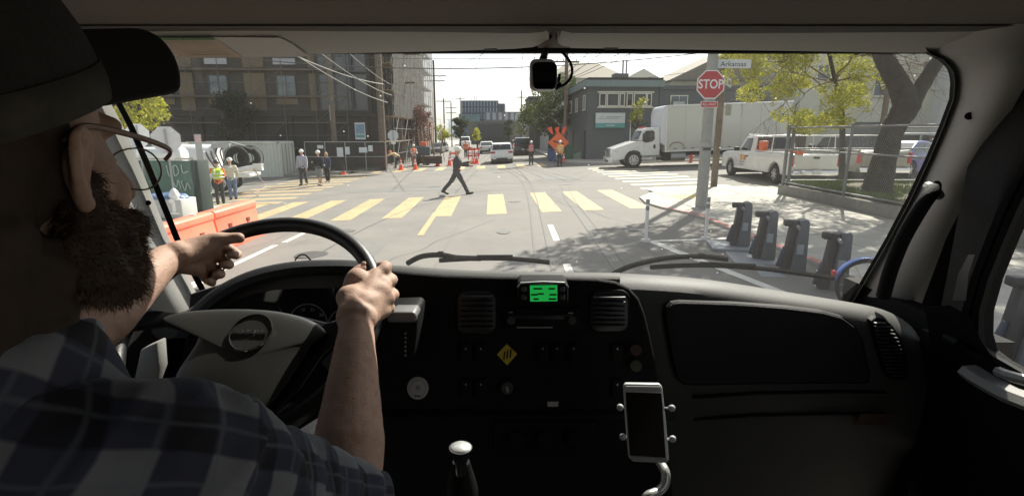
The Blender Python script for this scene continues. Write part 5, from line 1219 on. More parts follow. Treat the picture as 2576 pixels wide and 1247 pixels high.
# bike docks
M_DOCK = mat('dock_grey', (.10, .108, .122), .45, var=.1, vs=4, stain=(7, .62, (.21, .21, .21))); M_DOCKD = mat('dock_dark', (.03, .03, .035), .5)
def dock(loc, rz, label, base_only=False):
    t = thing('bike_dock', label, 'bike dock', loc, rz, 'grey bike docks along the kerb')
    m_ = MB(); m_.box((0, 0, .02), (1.1, .86, .05)); m_.build('base_plate', mat('dock_plate', (.24, .26, .28), .5, var=.08), t, bevel=.01)
    m_ = MB(); m_.prism([V((-.05, -.15, .05)), V((.19, -.15, .05)), V((.165, -.15, .90)), V((.12, -.15, .94)), V((.03, -.15, .92))], (0, .26, 0)); m_.build('post_shell', M_DOCK, t, bevel=.025)
    m_ = MB(); m_.prism([V((-.17, -.10, .05)), V((-.05, -.10, .05)), V((.02, -.10, .90)), V((-.08, -.10, .90))], (0, .17, 0)); m_.build('slot_shell', M_DOCKD, t, bevel=.015)
    m_ = MB(); m_.box((-.08, -.02, .86), (.22, .13, .10)); m_.build('lock_head', M_DOCKD, t, bevel=.02)
    m_ = MB(); m_.cyl((-.005, -.19, .8), (-.005, -.11, .82), .03, n=10); m_.build('status_button', M_STEEL, t)
    m_ = MB(); m_.box((.186, .0, .55), (.012, .12, .2)); m_.build('decal', mat('dock_decal', (.30, .33, .36), .5), t); m_ = MB(); m_.box((.06, -.155, .45), (.10, .012, .16)); m_.build('decal', mat('dock_decal', (.3, .3, .3)), t)
    m_ = MB(); m_.box((-.14, -.02, .28), (.14, .05, .35), M=Matrix.Rotation(.25, 4, 'Y')); m_.build('wheel_guide', mat('guide_blue_black', (.03, .04, .07), .4), t, bevel=.01)
    return t
for i, (u, v, y, l) in enumerate(((1857, 622, 10.2, 'bike dock nearest the street corner'), (1916, 655, 9.2, 'second bike dock from the corner'), (1988, 688, 8.35, 'third bike dock from the corner'), (2085, 735, 7.35, 'bike dock next to the parked blue bicycle'), (2440, 930, 5.4, 'bike dock seen through the right side window'))):
    dock(at(u, v, y) if i < 4 else V((4.9, 4.7, gz(5))), rad(-12), l)
# bicycles
def bicycle(loc, rz, label, fen, red=False):
    t = thing('bicycle', label, 'bicycle', loc, rz)
    for x in (-.52, .52):
        m_ = MB(); m_.tube([(x + .32 * math.cos(rad(a)), 0, .35 + .32 * math.sin(rad(a))) for a in range(0, 361, 15)], .025, n=6, cap=False); w = m_.build('wheel', M_BLACK, t, smooth=True)
        m_ = MB()
        for k in range(12): m_.tube([(x, .0, .35), (x + .3 * math.cos(k * pi / 6), 0, .35 + .3 * math.sin(k * pi / 6))], .003, n=3)
        m_.build('spokes', M_STEEL, w)
        m_ = MB(); m_.grid([[V((x + .365 * math.cos(rad(a)), s * .05, .35 + .365 * math.sin(rad(a)))) for a in range(10, 171, 10)] for s in (-1, 0, 1)]); m_.build('fender', fen, t, smooth=True, solid=.006)
    m_ = MB(); m_.tube([(-.52, 0, .35), (-.12, 0, .32), (.38, 0, .82), (.52, 0, .35)], .03, n=8); m_.tube([(-.12, 0, .32), (-.22, 0, .85)], .025, n=8); m_.build('frame', fen, t, smooth=True)
    m_ = MB(); m_.ell((-.23, 0, .9), (.14, .08, .04), 12, 6); m_.build('saddle', M_BLACK, t, smooth=True)
    m_ = MB(); m_.tube([(.36, 0, .82), (.34, 0, 1.05), (.34, .28, 1.08)], .016, n=6); m_.tube([(.34, 0, 1.05), (.34, -.28, 1.08)], .016, n=6); m_.build('handlebar', M_DARKP, t, smooth=True)
    for s in (-1, 1): m_ = MB(); m_.cyl((.34, s * .2, 1.07), (.34, s * .32, 1.085), .022, n=8); m_.build('grip', M_RED if red else M_BLACK, t)
    m_ = MB(); m_.box((-.9, 0, .5), (.03, .08, .06)); m_.build('tail_lamp', M_TAIL, t)
    m_ = MB(); m_.box((.6, 0, .85), (.25, .3, .2)); m_.build('basket', M_DARKP, t)
BLU = mat('bike_blue', (.05, .12, .36), .35, var=.08)
bicycle(V((4.95, 6.15, gz(4.6) + .02)), rad(-10), 'blue hire bicycle parked low at the windshield corner', BLU, True)
# scattered paper bits and cable loops for the kerb zone
simple_tree  # noqa
# ================================================================== THE TRUCK CAB
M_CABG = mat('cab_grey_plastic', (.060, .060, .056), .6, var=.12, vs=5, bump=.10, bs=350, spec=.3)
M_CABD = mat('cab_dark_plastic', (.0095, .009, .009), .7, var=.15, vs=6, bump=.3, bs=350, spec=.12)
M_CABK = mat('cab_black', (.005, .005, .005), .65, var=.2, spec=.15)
M_TRIMG = mat('pillar_trim_grey', (.28, .275, .26), .65, var=.05, vs=4, bump=.12, bs=300)
M_HEAD = mat('headliner_cloth', (.155, .135, .108), .95, var=.06, vs=60)
M_VIS = mat('visor_vinyl', (.42, .405, .36), .7, var=.05, vs=20)
M_PAD = mat('wheel_pad', (.024, .0245, .022), .5, var=.06, vs=14, bump=.05, bs=420)
M_RIM = mat('wheel_leather', (.016, .016, .017), .42, var=.1, vs=30, bump=.06, bs=260)
CAB = thing('truck_cab', 'dark truck cab interior with grey dashboard, visors and steering wheel around the windshield', 'truck cab', (0, .6, .9))
def cab(mb, name, m, parent=None, **k): return mb.build(name, m, parent or CAB, world=True, **k)
def YG(v): return 1.25 + (v - 135) / 610 * .40
def interp(tab, x):
    if x <= tab[0][0]: return tab[0][1]
    for (a, b_), (c, d) in zip(tab, tab[1:]):
        if x <= c: return b_ + (d - b_) * (x - a) / (c - a)
    return tab[-1][1]
# windshield pane ------------------------------------------------------------
gl = bpy.data.materials.new('windshield_glass'); gl.use_nodes = True; nt = gl.node_tree; nt.nodes.clear()
o_ = nt.nodes.new('ShaderNodeOutputMaterial'); tr_ = nt.nodes.new('ShaderNodeBsdfTransparent'); tr_.inputs[0].default_value = (.94, .96, .95, 1)
gls = nt.nodes.new('ShaderNodeBsdfGlossy'); gls.inputs['Roughness'].default_value = .02
fr = nt.nodes.new('ShaderNodeLayerWeight'); fr.inputs[0].default_value = .5
pw_ = nt.nodes.new('ShaderNodeMath'); pw_.operation = 'POWER'; pw_.inputs[1].default_value = 5
mm = nt.nodes.new('ShaderNodeMath'); mm.operation = 'MULTIPLY_ADD'; mm.inputs[1].default_value = .75; mm.inputs[2].default_value = .045
mx = nt.nodes.new('ShaderNodeMixShader'); dst = nt.nodes.new('ShaderNodeBsdfTranslucent'); dst.inputs[0].default_value = (.8, .79, .74, 1)
ns = nt.nodes.new('ShaderNodeTexNoise'); ns.inputs['Scale'].default_value = 3; ns.inputs['Detail'].default_value = 9; ns.inputs['Roughness'].default_value = .8
tc_ = nt.nodes.new('ShaderNodeTexCoord'); mr = nt.nodes.new('ShaderNodeMapRange'); mr.inputs['To Min'].default_value = .004; mr.inputs['To Max'].default_value = .020
mx2 = nt.nodes.new('ShaderNodeMixShader')
L_ = nt.links.new
L_(fr.outputs['Facing'], pw_.inputs[0]); L_(pw_.outputs[0], mm.inputs[0]); L_(mm.outputs[0], mx.inputs[0]); L_(tr_.outputs[0], mx.inputs[1]); L_(gls.outputs[0], mx.inputs[2])
L_(tc_.outputs['Object'], ns.inputs['Vector']); L_(ns.outputs['Fac'], mr.inputs['Value']); vr_ = nt.nodes.new('ShaderNodeTexVoronoi'); vr_.inputs['Scale'].default_value = 22; L_(tc_.outputs['Object'], vr_.inputs['Vector']); lt_ = nt.nodes.new('ShaderNodeMath'); lt_.operation = 'LESS_THAN'; lt_.inputs[1].default_value = .045; L_(vr_.outputs['Distance'], lt_.inputs[0]); sp2 = nt.nodes.new('ShaderNodeMath'); sp2.operation = 'MULTIPLY_ADD'; sp2.inputs[1].default_value = .30; L_(lt_.outputs[0], sp2.inputs[0]); L_(mr.outputs[0], sp2.inputs[2]); L_(sp2.outputs[0], mx2.inputs[0]); L_(mx.outputs[0], mx2.inputs[1]); L_(dst.outputs[0], mx2.inputs[2]); L_(mx2.outputs[0], o_.inputs[0])
def glcopy(name):
    return gl
# side boundaries of the glass, by v
RE_ = [(100, 2300), (135, 2330), (150, 2362), (170, 2384), (200, 2394), (250, 2390), (320, 2364), (400, 2330), (500, 2283), (600, 2230), (700, 2172), (745, 2146), (800, 2110)]
LE_ = [(100, 215), (135, 225), (200, 262), (300, 318), (370, 349), (500, 402), (590, 437), (722, 502), (800, 545)]
m_ = MB(); rows = []
for v in range(120, 791, 30):
    a, b_ = interp(LE_, v) - 12, interp(RE_, v) + 12
    rows.append([P(a + (b_ - a) * i / 24, v, YG(v) + .004 + .04 * (1 - (2 * i / 24 - 1) ** 2)) for i in range(25)])
m_.grid(rows); cab(m_, 'windshield', gl, smooth=True, auto=False)
# black seal round the glass
def band(name, edge, w0, w1, m, vr, Yo=-.004, sgn=1):
    m_ = MB(); rows = []
    for v in vr: rows.append([P(interp(edge, v) + sgn * w0, v, YG(v) + Yo), P(interp(edge, v) + sgn * w1, v, YG(v) + Yo - .012), P(interp(edge, v) + sgn * (w1 + 2), v, YG(v) - .05)])
    m_.grid(rows); return cab(m_, name, m, smooth=True, auto=False)
vr = [120, 135, 143, 152, 162, 175, 190, 210, 250, 320, 400, 500, 600, 700, 745, 790]
band('glass_seal', RE_, -3, 7, M_CABK, vr); band('glass_seal', LE_, -12, 4, M_CABK, vr, sgn=-1)
m_ = MB()   # black ceramic band along the top of the glass
rows = [[P(u, v + (6 if 1340 < u < 1500 else 0) * 0, YG(v) + dy + .04 * (1 - (2 * (u - 200) / 2180 - 1) ** 2)) for u in range(200, 2381, 60)] for v, dy in ((60, .0), (100, -.004), (133, -.004), (136, .006))]
m_.grid(rows); cab(m_, 'glass_top_band', M_CABK, smooth=True, auto=False)
# right pillar: inner trim, then dark outer trim --------------------------------
O1 = [(60, 2680), (110, 2640), (250, 2560), (450, 2455), (600, 2380), (760, 2320), (830, 2300)]
m_ = MB(); rows = []
for v in [60, 100, 115, 125] + vr[1:] + [830]:
    a = interp(RE_, min(v, 745)) + 6 if v > 118 else 2380; b_ = interp(O1, v)
    if v < 135: a = 2330
    r = []
    for i in range(9):
        t = i / 8; u = a + (b_ - a) * t
        r.append(P(u, v, YG(v) - .012 - .20 * t - .05 * math.sin(t * pi)))
    rows.append(r)
m_.grid(rows); rp = cab(m_, 'pillar', M_TRIMG, smooth=True, auto=False)
m_ = MB(); rows = []
for v in (40, 110, 250, 450, 600, 760, 830):
    a = interp(O1, v); y = YG(v) - .212
    rows.append([P(a, v, y), P(a + 40, v, y - .02), P(a + 75, v, y - .10), P(a + 85, v, y - .13)])
m_.grid(rows); cab(m_, 'outer_pillar_trim', M_CABD, smooth=True, auto=False)
def screw(u, v, y, r=.006, name='screw_hole'):
    m_ = MB(); c = P(u, v, y); e = V((0, 0, EYE)); d = (e - c).normalized(); m_.cyl(c - d * .012, c + d * .006, r, n=14); cab(m_, name, M_CABK)
def on_pillar(u, v, edge, o1, side):
    a = interp(edge, v) + 6 * side; b_ = interp(o1, v); t = (u - a) / (b_ - a); return YG(v) - .012 - .20 * t - .05 * math.sin(t * pi)
screw(2438, 292, on_pillar(2438, 292, RE_, O1, 1) - .003, .0085)
# left pillar
O2 = [(60, -120), (110, -60), (250, 30), (450, 190), (600, 285), (760, 372), (830, 410)]
m_ = MB(); rows = []
for v in [60, 110] + vr[1:] + [830]:
    a = interp(LE_, v) - 16; b_ = interp(O2, v)
    rows.append([P(a + (b_ - a) * i / 8, v, YG(v) - .012 - .20 * i / 8 - .05 * math.sin(i / 8 * pi)) for i in range(9)])
m_.grid(rows); cab(m_, 'pillar', M_TRIMG, smooth=True, auto=False)
screw(373, 510, on_pillar(373, 510, [(a, b_ - 10) for a, b_ in LE_], O2, -1) - .006, .007)
# doors and side windows --------------------------------------------------------
def side(xw, s, win):
    """side wall with a window opening; win: outline (y,z) of the opening"""
    n = len(win); cy_ = sum(p[0] for p in win) / n; cz_ = sum(p[1] for p in win) / n
    m_ = MB()
    inn = [V((xw, y, z)) for y, z in win]
    out = []
    for y, z in win:
        dy, dz = y - cy_, z - cz_
        k = min((2.1 if dy > 0 else 1.6) / max(abs(dy), .001) * .5, 9)
        # push out to a big rectangle
        ty = ((1.24 - cy_ + .06 * (s < 0)) / dy if dy > 0 else (-1.3 - cy_) / dy) if abs(dy) > 1e-4 else 99
        tz = ((2.68 - cz_) / dz if dz > 0 else (.9 - cz_) / dz) if abs(dz) > 1e-4 else 99
        q = min(ty, tz); out.append(V((xw + s * .012, cy_ + dy * q, cz_ + dz * q)))
    lip = [V((xw - s * .03, cy_ + (y - cy_) * 1.10, cz_ + (z - cz_) * 1.10)) for y, z in win]
    lip2 = [V((xw - s * .025, cy_ + (y - cy_) * 1.03, cz_ + (z - cz_) * 1.03)) for y, z in win]
    gl_ = [V((xw + s * .03, y, z)) for y, z in win]
    m_.grid([out, [p.lerp(q, .88) for p, q in zip(out, lip)], lip, lip2, gl_], closed=True)
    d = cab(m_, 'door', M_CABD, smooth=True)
    g = MB(); g.add([V((xw + s * .028, y, z)) for y, z in win], [tuple(range(n))]); cab(g, 'door_window', gl, auto=False)
    g = MB(); g.tube([V((xw - s * .008, cy_ + (y - cy_) * 1.0, cz_ + (z - cz_) * 1.0)) for y, z in win + win[:1]], .012, n=6, cap=False); cab(g, 'window_seal', M_CABK, smooth=True)
    return d
def sy(u, v, x):   # place on the plane X=x seen at u,v
    xx = (u - 1288) / FOC; yu = (623.5 - v) / FOC; t = x / xx; return ((cP + yu * sP) * t, EYE + (yu * cP - sP) * t)
XR, XL = 1.07, -1.0
pr = [sy(u, v, XR) for u, v in ((2620, 420), (2570, 510), (2530, 600), (2490, 700), (2468, 780), (2466, 840), (2478, 880), (2510, 905))]
winR = [(p[0], p[1]) for p in pr] + [(.86, pr[-1][1] - .02), (.80, pr[-1][1] + .0), (.78, pr[-1][1] + .05), (.78, 2.30), (.80, 2.34), (.84, 2.35), (.90, 2.33)]
side(XR, 1, winR)
winL = [(1.14, 2.10), (1.15, 2.02), (1.10, 1.965), (.72, 1.95), (.66, 2.0), (.66, 2.40), (.72, 2.45), (.80, 2.47), (.98, 2.36)]
side(XL, -1, list(reversed(winL)))
# right door handle; sill with armrest and frame strip, their sunlight painted pale grey
m_ = MB(); a = [sy(u, v, XR) for u, v in ((2490, 915), (2530, 940), (2600, 975), (2700, 1010))]
m_.grid([[V((XR - .012, y, z)) for y, z in a], [V((XR - .06, y, z - .004)) for y, z in a], [V((XR - .070, y, z - .018)) for y, z in a], [V((XR - .06, y, z - .03)) for y, z in a]])
cab(m_, 'sunlit_door_sill', M_TRIMG, smooth=True, auto=False)
m_ = MB(); p = sy(2520, 935, XR - .06); q = sy(2620, 965, XR - .06); m_.tube([V((XR - .065, p[0], p[1])), V((XR - .085, (p[0] + q[0]) / 2, (p[1] + q[1]) / 2 + .004)), V((XR - .065, q[0], q[1]))], .011, n=8); cab(m_, 'lock_lever', M_STEEL, smooth=True)
m_ = MB(); m_.grid([[P(u, v, y) for u, v, y in r] for r in (((2436, 640, 1.02), (2410, 690, 1.05), (2396, 755, 1.08)), ((2452, 640, 1.0), (2436, 690, 1.03), (2430, 755, 1.06)))]); cab(m_, 'lit_frame_strip', M_TRIMG, smooth=True, auto=False)  # pale grey stands in for the lit part of the door frame
# corner fairing between dash end and door
m_ = MB(); rows = []
for v, l, r in ((768, 2322, 2390), (795, 2330, 2440), (860, 2340, 2470), (930, 2350, 2520), (1020, 2350, 2600), (1300, 2345, 2700)):
    rows.append([P(l + (r - l) * i / 6, v, 1.16 - .16 * i / 6 + .02 * math.sin(i / 6 * pi)) for i in range(7)])
m_.grid(rows); cab(m_, 'door_corner_trim', M_CABD, smooth=True, auto=False)
m_ = MB(); m_.tube([P(2375, 845, 1.08), P(2405, 862, 1.055), P(2440, 885, 1.04), P(2462, 895, 1.02)], [.008, .014, .014, .007], n=10); cab(m_, 'pull_recess', M_CABK, smooth=True)
# roof, back, floor
for nm, c, d in (('firewall_filler', (.03, 1.52, 1.36), (2.5, .04, .90)), ('kick_filler', (1.16, 1.42, 1.42), (.05, .56, 1.0)), ('kick_filler', (-1.09, 1.42, 1.38), (.05, .56, 1.0)), ('kick_filler', (1.10, 1.20, 1.42), (.14, .05, 1.0)), ('kick_filler', (-1.05, 1.20, 1.38), (.14, .05, .95))):  # fillers added to stop outside light leaking in round the dash
    m_ = MB(); m_.box(c, d); cab(m_, nm, M_CABD)
for nm, c, d in (('roof_lining', (.03, -.25, EYE + .205), (2.1, 2.0, .03)), ('back_wall', (.03, -1.15, 1.7), (2.1, .04, 1.8)), ('floor', (.03, .3, .93), (2.1, 2.9, .05))):
    m_ = MB(); m_.box(c, d); cab(m_, nm, M_HEAD if 'roof' in nm else M_CABD)
m_ = MB(); rows = [[P(u, v, y) for u in range(-500, 3101, 200)] for v, y in ((78, 1.08), (68, 1.05), (62, 1.02), (56, 1.005), (48, .99), (30, .94), (0, .86), (-60, .74), (-200, .58))]
m_.grid(rows); cab(m_, 'overhead_shelf', M_HEAD, smooth=True, auto=False)
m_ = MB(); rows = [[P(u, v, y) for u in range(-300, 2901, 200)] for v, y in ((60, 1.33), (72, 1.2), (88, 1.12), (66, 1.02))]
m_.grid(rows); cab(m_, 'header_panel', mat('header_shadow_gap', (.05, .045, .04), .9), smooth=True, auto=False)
# sun visors
def visor(top, bot, name='sun_visor'):
    m_ = MB(); n = 22; rows = []
    lp = lambda tab, t: V(interp([(i / (len(tab) - 1), V((*p, 0))) for i, p in enumerate(tab)], t)) if 0 else None
    def at_(tab, t):
        k = t * (len(tab) - 1); i = min(int(k), len(tab) - 2); f_ = k - i
        return tab[i][0] + (tab[i + 1][0] - tab[i][0]) * f_, tab[i][1] + (tab[i + 1][1] - tab[i][1]) * f_
    for k, (w, dy, dz) in enumerate(((0, 0, .010), (0, -.004, 0), (.15, 0, -.002), (.85, 0, -.002), (1, .004, 0), (1, .0, .012))):
        r = []
        for i in range(n + 1):
            ut, vt = at_(top, i / n); ub, vb = at_(bot, i / n)
            u = ut + (ub - ut) * w; v = vt + (vb - vt) * w; y = 1.08 + .16 * w
            p = P(u, v, y); p.y += dy; p.z += dz; r.append(p)
        rows.append(r)
    m_.grid(rows, ); return cab(m_, name, M_VIS, smooth=True, auto=False, solid=.006)
visor([(60, 84), (400, 78), (800, 74), (1100, 71), (1320, 66), (1368, 72), (1383, 82)], [(230, 134), (480, 134), (800, 130), (1100, 124), (1290, 118), (1345, 113), (1378, 96)])
visor([(1402, 92), (1412, 76), (1440, 68), (1700, 66), (2000, 67), (2300, 70), (2530, 74)], [(1406, 104), (1412, 112), (1440, 116), (1700, 119), (2000, 123), (2250, 127), (2420, 128)])
m_ = MB(); m_.prism([P(1386, 64, 1.08), P(1406, 64, 1.08), P(1402, 100, 1.16), P(1440, 122, 1.235), P(1350, 122, 1.235), P(1388, 100, 1.16)], (0, 0, .02)); cab(m_, 'visor_centre_bracket', M_HEAD, bevel=.004)
for u0, u1, v in ((1205, 1262, 113), (1505, 1567, 111)):
    m_ = MB(); m_.tube([P(u0, v + 2, 1.222), P(u1, v, 1.222)], .003, n=6); m_.box(P((u0 + u1) / 2, v + 8, 1.235), (.03, .02, .008)); cab(m_, 'visor_clip', M_CABK)
# papers tucked on the left visor
M_PAPER = mat('paper_white', (.62, .60, .56), .8, var=.04); M_PEACH = mat('paper_peach', (.60, .48, .38), .8, var=.08, vs=40)
pp_ = thing('folded_documents', 'printed papers with a green heading tucked against the left sun visor', 'papers', P(560, 104, 1.15))
def vp(u, v, o=.006):
    w = (v - 78) / 56; p = P(u, v, 1.08 + .16 * w); p.z -= .009 + o; return p
for q, m in (([(345, 83), (537, 83), (608, 134), (470, 135), (430, 120)], M_PEACH), ([(539, 83), (702, 84), (735, 100), (775, 132), (612, 134)], M_PAPER), ([(352, 81.5), (532, 81.5), (540, 87), (362, 88)], mat('paper_green', (.10, .22, .09), .8))):
    m_ = MB(); k = .002 if m is not M_PAPER and q[0][1] < 82 else 0
    m_.prism([vp(u, v, k) for u, v in q], (0, 0, .0012)); m_.build('sheet', m, pp_, world=True)
for i in range(7):
    m_ = MB(); a, b_ = vp(400 + i * 12, 93 + i * 5.5, .0015), vp(525 + i * 9, 93 + i * 5.3, .0015); m_.prism([a, b_, b_ + V((0, .0025, 0)), a + V((0, .0025, 0))], (0, 0, .0006)); m_.build('print_line', mat('print_brown', (.36, .27, .21), .8), pp_, world=True)
# grab handle on the right pillar
m_ = MB(); m_.tube(spline([P(2352, 470, 1.30), P(2345, 482, 1.24), P(2318, 520, 1.22), P(2272, 600, 1.23), P(2240, 680, 1.25), P(2222, 745, 1.27)], 5), [.010] * 4 + [.0165] * 22, n=12); cab(m_, 'grab_handle', M_CABD, smooth=True)
m_ = MB(); m_.tube([P(2335, 468, 1.30), P(2352, 478, 1.25), P(2362, 492, 1.27)], .012, n=8); cab(m_, 'handle_bracket', M_TRIMG, smooth=True)
m_ = MB(); m_.ell(P(2355, 470, 1.29), (.012, .01, .016), 10, 6); cab(m_, 'mount_recess', M_CABK)

# dashboard ----------------------------------------------------------------
T_ = [(400, 800), (470, 790), (500, 755), (560, 708), (640, 673), (740, 655), (850, 652), (930, 657), (1000, 664), (1100, 674), (1200, 679), (1400, 682), (1565, 684), (1680, 690), (1780, 699), (1924, 722), (2050, 742), (2140, 757), (2200, 768), (2250, 785), (2290, 812), (2318, 850), (2335, 900)]
m_ = MB(); us = [1500, 1560, 1600, 1650, 1700, 1780, 1860, 1924, 2000, 2060, 2120, 2160, 2200, 2240, 2270, 2295, 2312, 2325, 2335, 2342]
rows = []
for off, y, mode in ((-6, 1.72, 0), (-2, 1.45, 0), (0, 1.32, 0), (5, 1.275, 0), (18, 1.235, 0), (40, 1.205, 0), (75, 1.19, 0), (130, 1.18, 0), (230, 1.175, 0), (300, 1.18, 0), (330, 1.20, 0), (360, 1.215, 0), (600, 1.26, 0)):
    r = []
    for u in us:
        t = interp(T_, u); p = P(u, t + off * (1 if u < 2280 else max(.35, 1 - (u - 2280) / 90) if off < 300 else 1), y)
        if y > 1.4: p.z -= .02
        r.append(p)
    rows.append(r)
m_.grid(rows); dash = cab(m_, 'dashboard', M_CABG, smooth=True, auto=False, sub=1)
m_ = MB()                                             # shelf from windshield to driver side lip
rows = []
for off, y in ((0, 1.74), (-2, 1.5), (0, 1.3), (3, 1.24), (12, 1.215), (60, 1.21)):
    rows.append([P(u, interp([(q, max(z, 664) if q < 1000 else z) for q, z in T_], u) + off, y) - V((0, 0, .015 if y > 1.4 else 0)) for u in [380, 470, 560, 640, 740, 850, 930, 1000, 1100, 1200, 1300, 1400, 1500, 1560]])
m_.grid(rows); cab(m_, 'dash_top', M_CABG, smooth=True, auto=False, sub=1)
# centre panel, nearer the driver
cpo = [(905, 690), (960, 676), (1040, 684), (1120, 690), (1250, 694), (1400, 696), (1500, 699), (1550, 706), (1585, 722), (1610, 750), (1625, 790), (1637, 840), (1650, 900), (1661, 970), (1672, 1040), (1684, 1120), (1700, 1290), (905, 1290)]
CY = lambda v: 1.13 - (v - 690) * .00022
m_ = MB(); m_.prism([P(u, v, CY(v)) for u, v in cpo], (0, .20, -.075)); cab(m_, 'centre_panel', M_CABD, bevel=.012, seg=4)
def face(mb_pts, name, m, dy=.004, th=.012, bevel=.002, parent=None, fy=CY, seg=2):
    """raised piece on the panel"""
    m_ = MB(); m_.prism([P(u, v, fy(v) - dy) for u, v in mb_pts], (0, th, 0)); return cab(m_, name, m, parent, bevel=bevel, seg=seg)
def rr_(u0, v0, u1, v1, r, n=4):
    out = []
    for cx, cy_, a in ((u1 - r, v0 + r, -90), (u1 - r, v1 - r, 0), (u0 + r, v1 - r, 90), (u0 + r, v0 + r, 180)):
        out += [(cx + r * math.cos(rad(a + 90 * i / n)), cy_ + r * math.sin(rad(a + 90 * i / n))) for i in range(n + 1)]
    return out
M_VENT = mat('vent_black', (.012, .012, .013), .4); M_SLAT = mat('vent_slat', (.022, .021, .022), .45); M_EDGE = mat('panel_edge_soft', (.05, .05, .05), .35)
for u0, v0, u1, v1 in ((1152, 733, 1246, 838), (1487, 735, 1580, 833)):
    fr_ = face(rr_(u0 - 6, v0 - 6, u1 + 6, v1 + 6, 26), 'air_vent', M_CABD, .006, .014, .003)
    face(rr_(u0, v0, u1, v1, 22), 'vent_well', M_VENT, .0075, .004, .001, fr_)
    for k in range(7):
        v = v0 + 12 + k * (v1 - v0 - 22) / 6.4; face([(u0 + 6, v), (u1 - 6, v), (u1 - 6, v + 4), (u0 + 6, v + 4)], 'slat', M_SLAT, .016, .01, .0008, fr_)
# console box with the green display
bx_ = face(rr_(1302, 708, 1430, 768, 12), 'display_box', M_CABD, .05, .06, .006)
face(rr_(1308, 714, 1424, 764, 8), 'display_bezel', M_CABK, .052, .003, .0008, bx_)
m_ = MB(); m_.tube([P(1303, 722, CY(708) - .05), P(1310, 712, CY(708) - .052), P(1366, 709, CY(708) - .052), P(1420, 711, CY(708) - .052), P(1429, 722, CY(708) - .05)], .0022, n=6); cab(m_, 'display_top_edge', M_STEEL, bx_, smooth=True)
face([(1333, 718), (1402, 717), (1402, 757), (1334, 758)], 'green_screen', mat('green_lcd', (.01, .10, .02), .4, var=0, emit=(.02, .62, .10), est=.24), .0545, .002, 0, bx_)
mk_ = mat('lcd_dark', (.0, .03, .0), .5, var=0)
for u, v, w in ((1342, 724, 22), (1380, 724, 16), (1336, 739, 16), (1352, 737, 16), (1382, 739, 18), (1342, 750, 13), (1380, 750, 19)):
    face([(u, v), (u + w, v), (u + w, v + 4), (u, v + 4)], 'screen_text', mk_, .0565, .001, 0, bx_)
for u in (1312, 1408):
    for v in (722, 742): face(rr_(u, v, u + 14, v + 12, 4), 'display_button', mat('button_grey', (.06, .055, .055), .4), .056, .005, .001, bx_)
# radio, switches, knobs, stickers
rd = face(rr_(1270, 775, 1462, 832, 8), 'radio', M_CABK, .008, .012, .002)
face([(1290, 792), (1440, 792), (1440, 803), (1290, 803)], 'radio_slot', M_VENT, .010, .003, .0005, rd)
for u in (1286, 1440):
    m_ = MB(); m_.cyl(P(u, 806, CY(806) - .012), P(u, 806, CY(806) - .028), .009, n=16); cab(m_, 'radio_knob', M_EDGE, rd, smooth=True)
for u, v, w in ((1280, 784, 10), (1430, 786, 12), (1300, 822, 90)): face([(u, v), (u + w, v), (u + w, v + 2.5), (u, v + 2.5)], 'radio_print', M_STEEL, .0105, .001, 0, rd)
for u in (1158, 1196, 1352, 1388, 1430, 1540):
    for v in (865, 955):
        if (u, v) in ((1352, 955), (1388, 955), (1430, 955)): continue
        s_ = face(rr_(u, v, u + 28, v + 46, 5), 'rocker_switch', M_CABK, .010, .014, .003)
        face([(u + 12, v + 10), (u + 15, v + 10), (u + 15, v + 14), (u + 12, v + 14)], 'switch_mark', M_STEEL, .0108, .001, 0, s_)
face([(1275 - 25, 891), (1275, 865), (1275 + 26, 890), (1276, 918)], 'yellow_diamond_sticker', mat('sticker_yellow', (.50, .38, .035), .6, var=.06), .003, .002, .0)
for u, a in ((1268, 884), (1276, 880), (1284, 878)): face([(u, a), (u + 3, a), (u + 1, a + 22), (u - 2, a + 20)], 'sticker_mark', M_CABK, .0045, .001, 0)
def disc(u, v, r, name, m, dy=.003, th=.003, parent=None, n=28):
    return face([(u + r * math.cos(2 * pi * i / n), v + r * 1.04 * math.sin(2 * pi * i / n)) for i in range(n)], name, m, dy, th, 0, parent)
st = disc(1051, 976, 27, 'round_sticker', mat('sticker_white', (.40, .39, .38), .7, var=.05))
for r in (20, 19): disc(1051, 976, r, 'sticker_ring', mat('sticker_grey' if r == 20 else 'sticker_white', (.22, .22, .22), .7), .0045 + .001 * (r == 19), .001, st)
disc(1051, 975, 6, 'sticker_emblem', mat('sticker_grey', (.2, .2, .2)), .0068, .001, st)
for u in (1043, 1047, 1051, 1055): face([(u, 994), (u + 3, 994), (u + 3, 997), (u, 997)], 'sticker_print', M_CABK, .0068, .001, 0, st)
face([(1377, 1010), (1405, 1010), (1404, 1022), (1378, 1022)], 'small_white_label', mat('label_white', (.42, .42, .42), .6), .003, .002, 0)
kn = disc(1276, 976, 24, 'ignition_ring', M_CABK, .006, .008); disc(1276, 976, 15, 'ignition_barrel', M_EDGE, .012, .01, kn); face([(1272, 970), (1279, 974), (1280, 986), (1275, 986)], 'key_slot', M_STEEL, .0135, .001, 0, kn)
hv = face(rr_(1242, 1058, 1502, 1150, 8), 'heater_panel', M_CABK, .006, .01, .002)
for u in (1300, 1372, 1446):
    m_ = MB(); m_.cyl(P(u, 1106, CY(1106) - .008), P(u, 1106, CY(1106) - .026), .019, .016, n=20); cab(m_, 'heater_knob', M_CABD, hv, smooth=True)
for v in (880, 920): 
    m_ = MB(); m_.cyl(P(1600, v, CY(v) - .002), P(1600, v, CY(v) - .03), .011, .013, n=8); cab(m_, 'valve_knob', mat('valve_red' if v == 880 else 'valve_yellow', (.035, .012, .012) if v == 880 else (.03, .027, .014), .5), smooth=True)
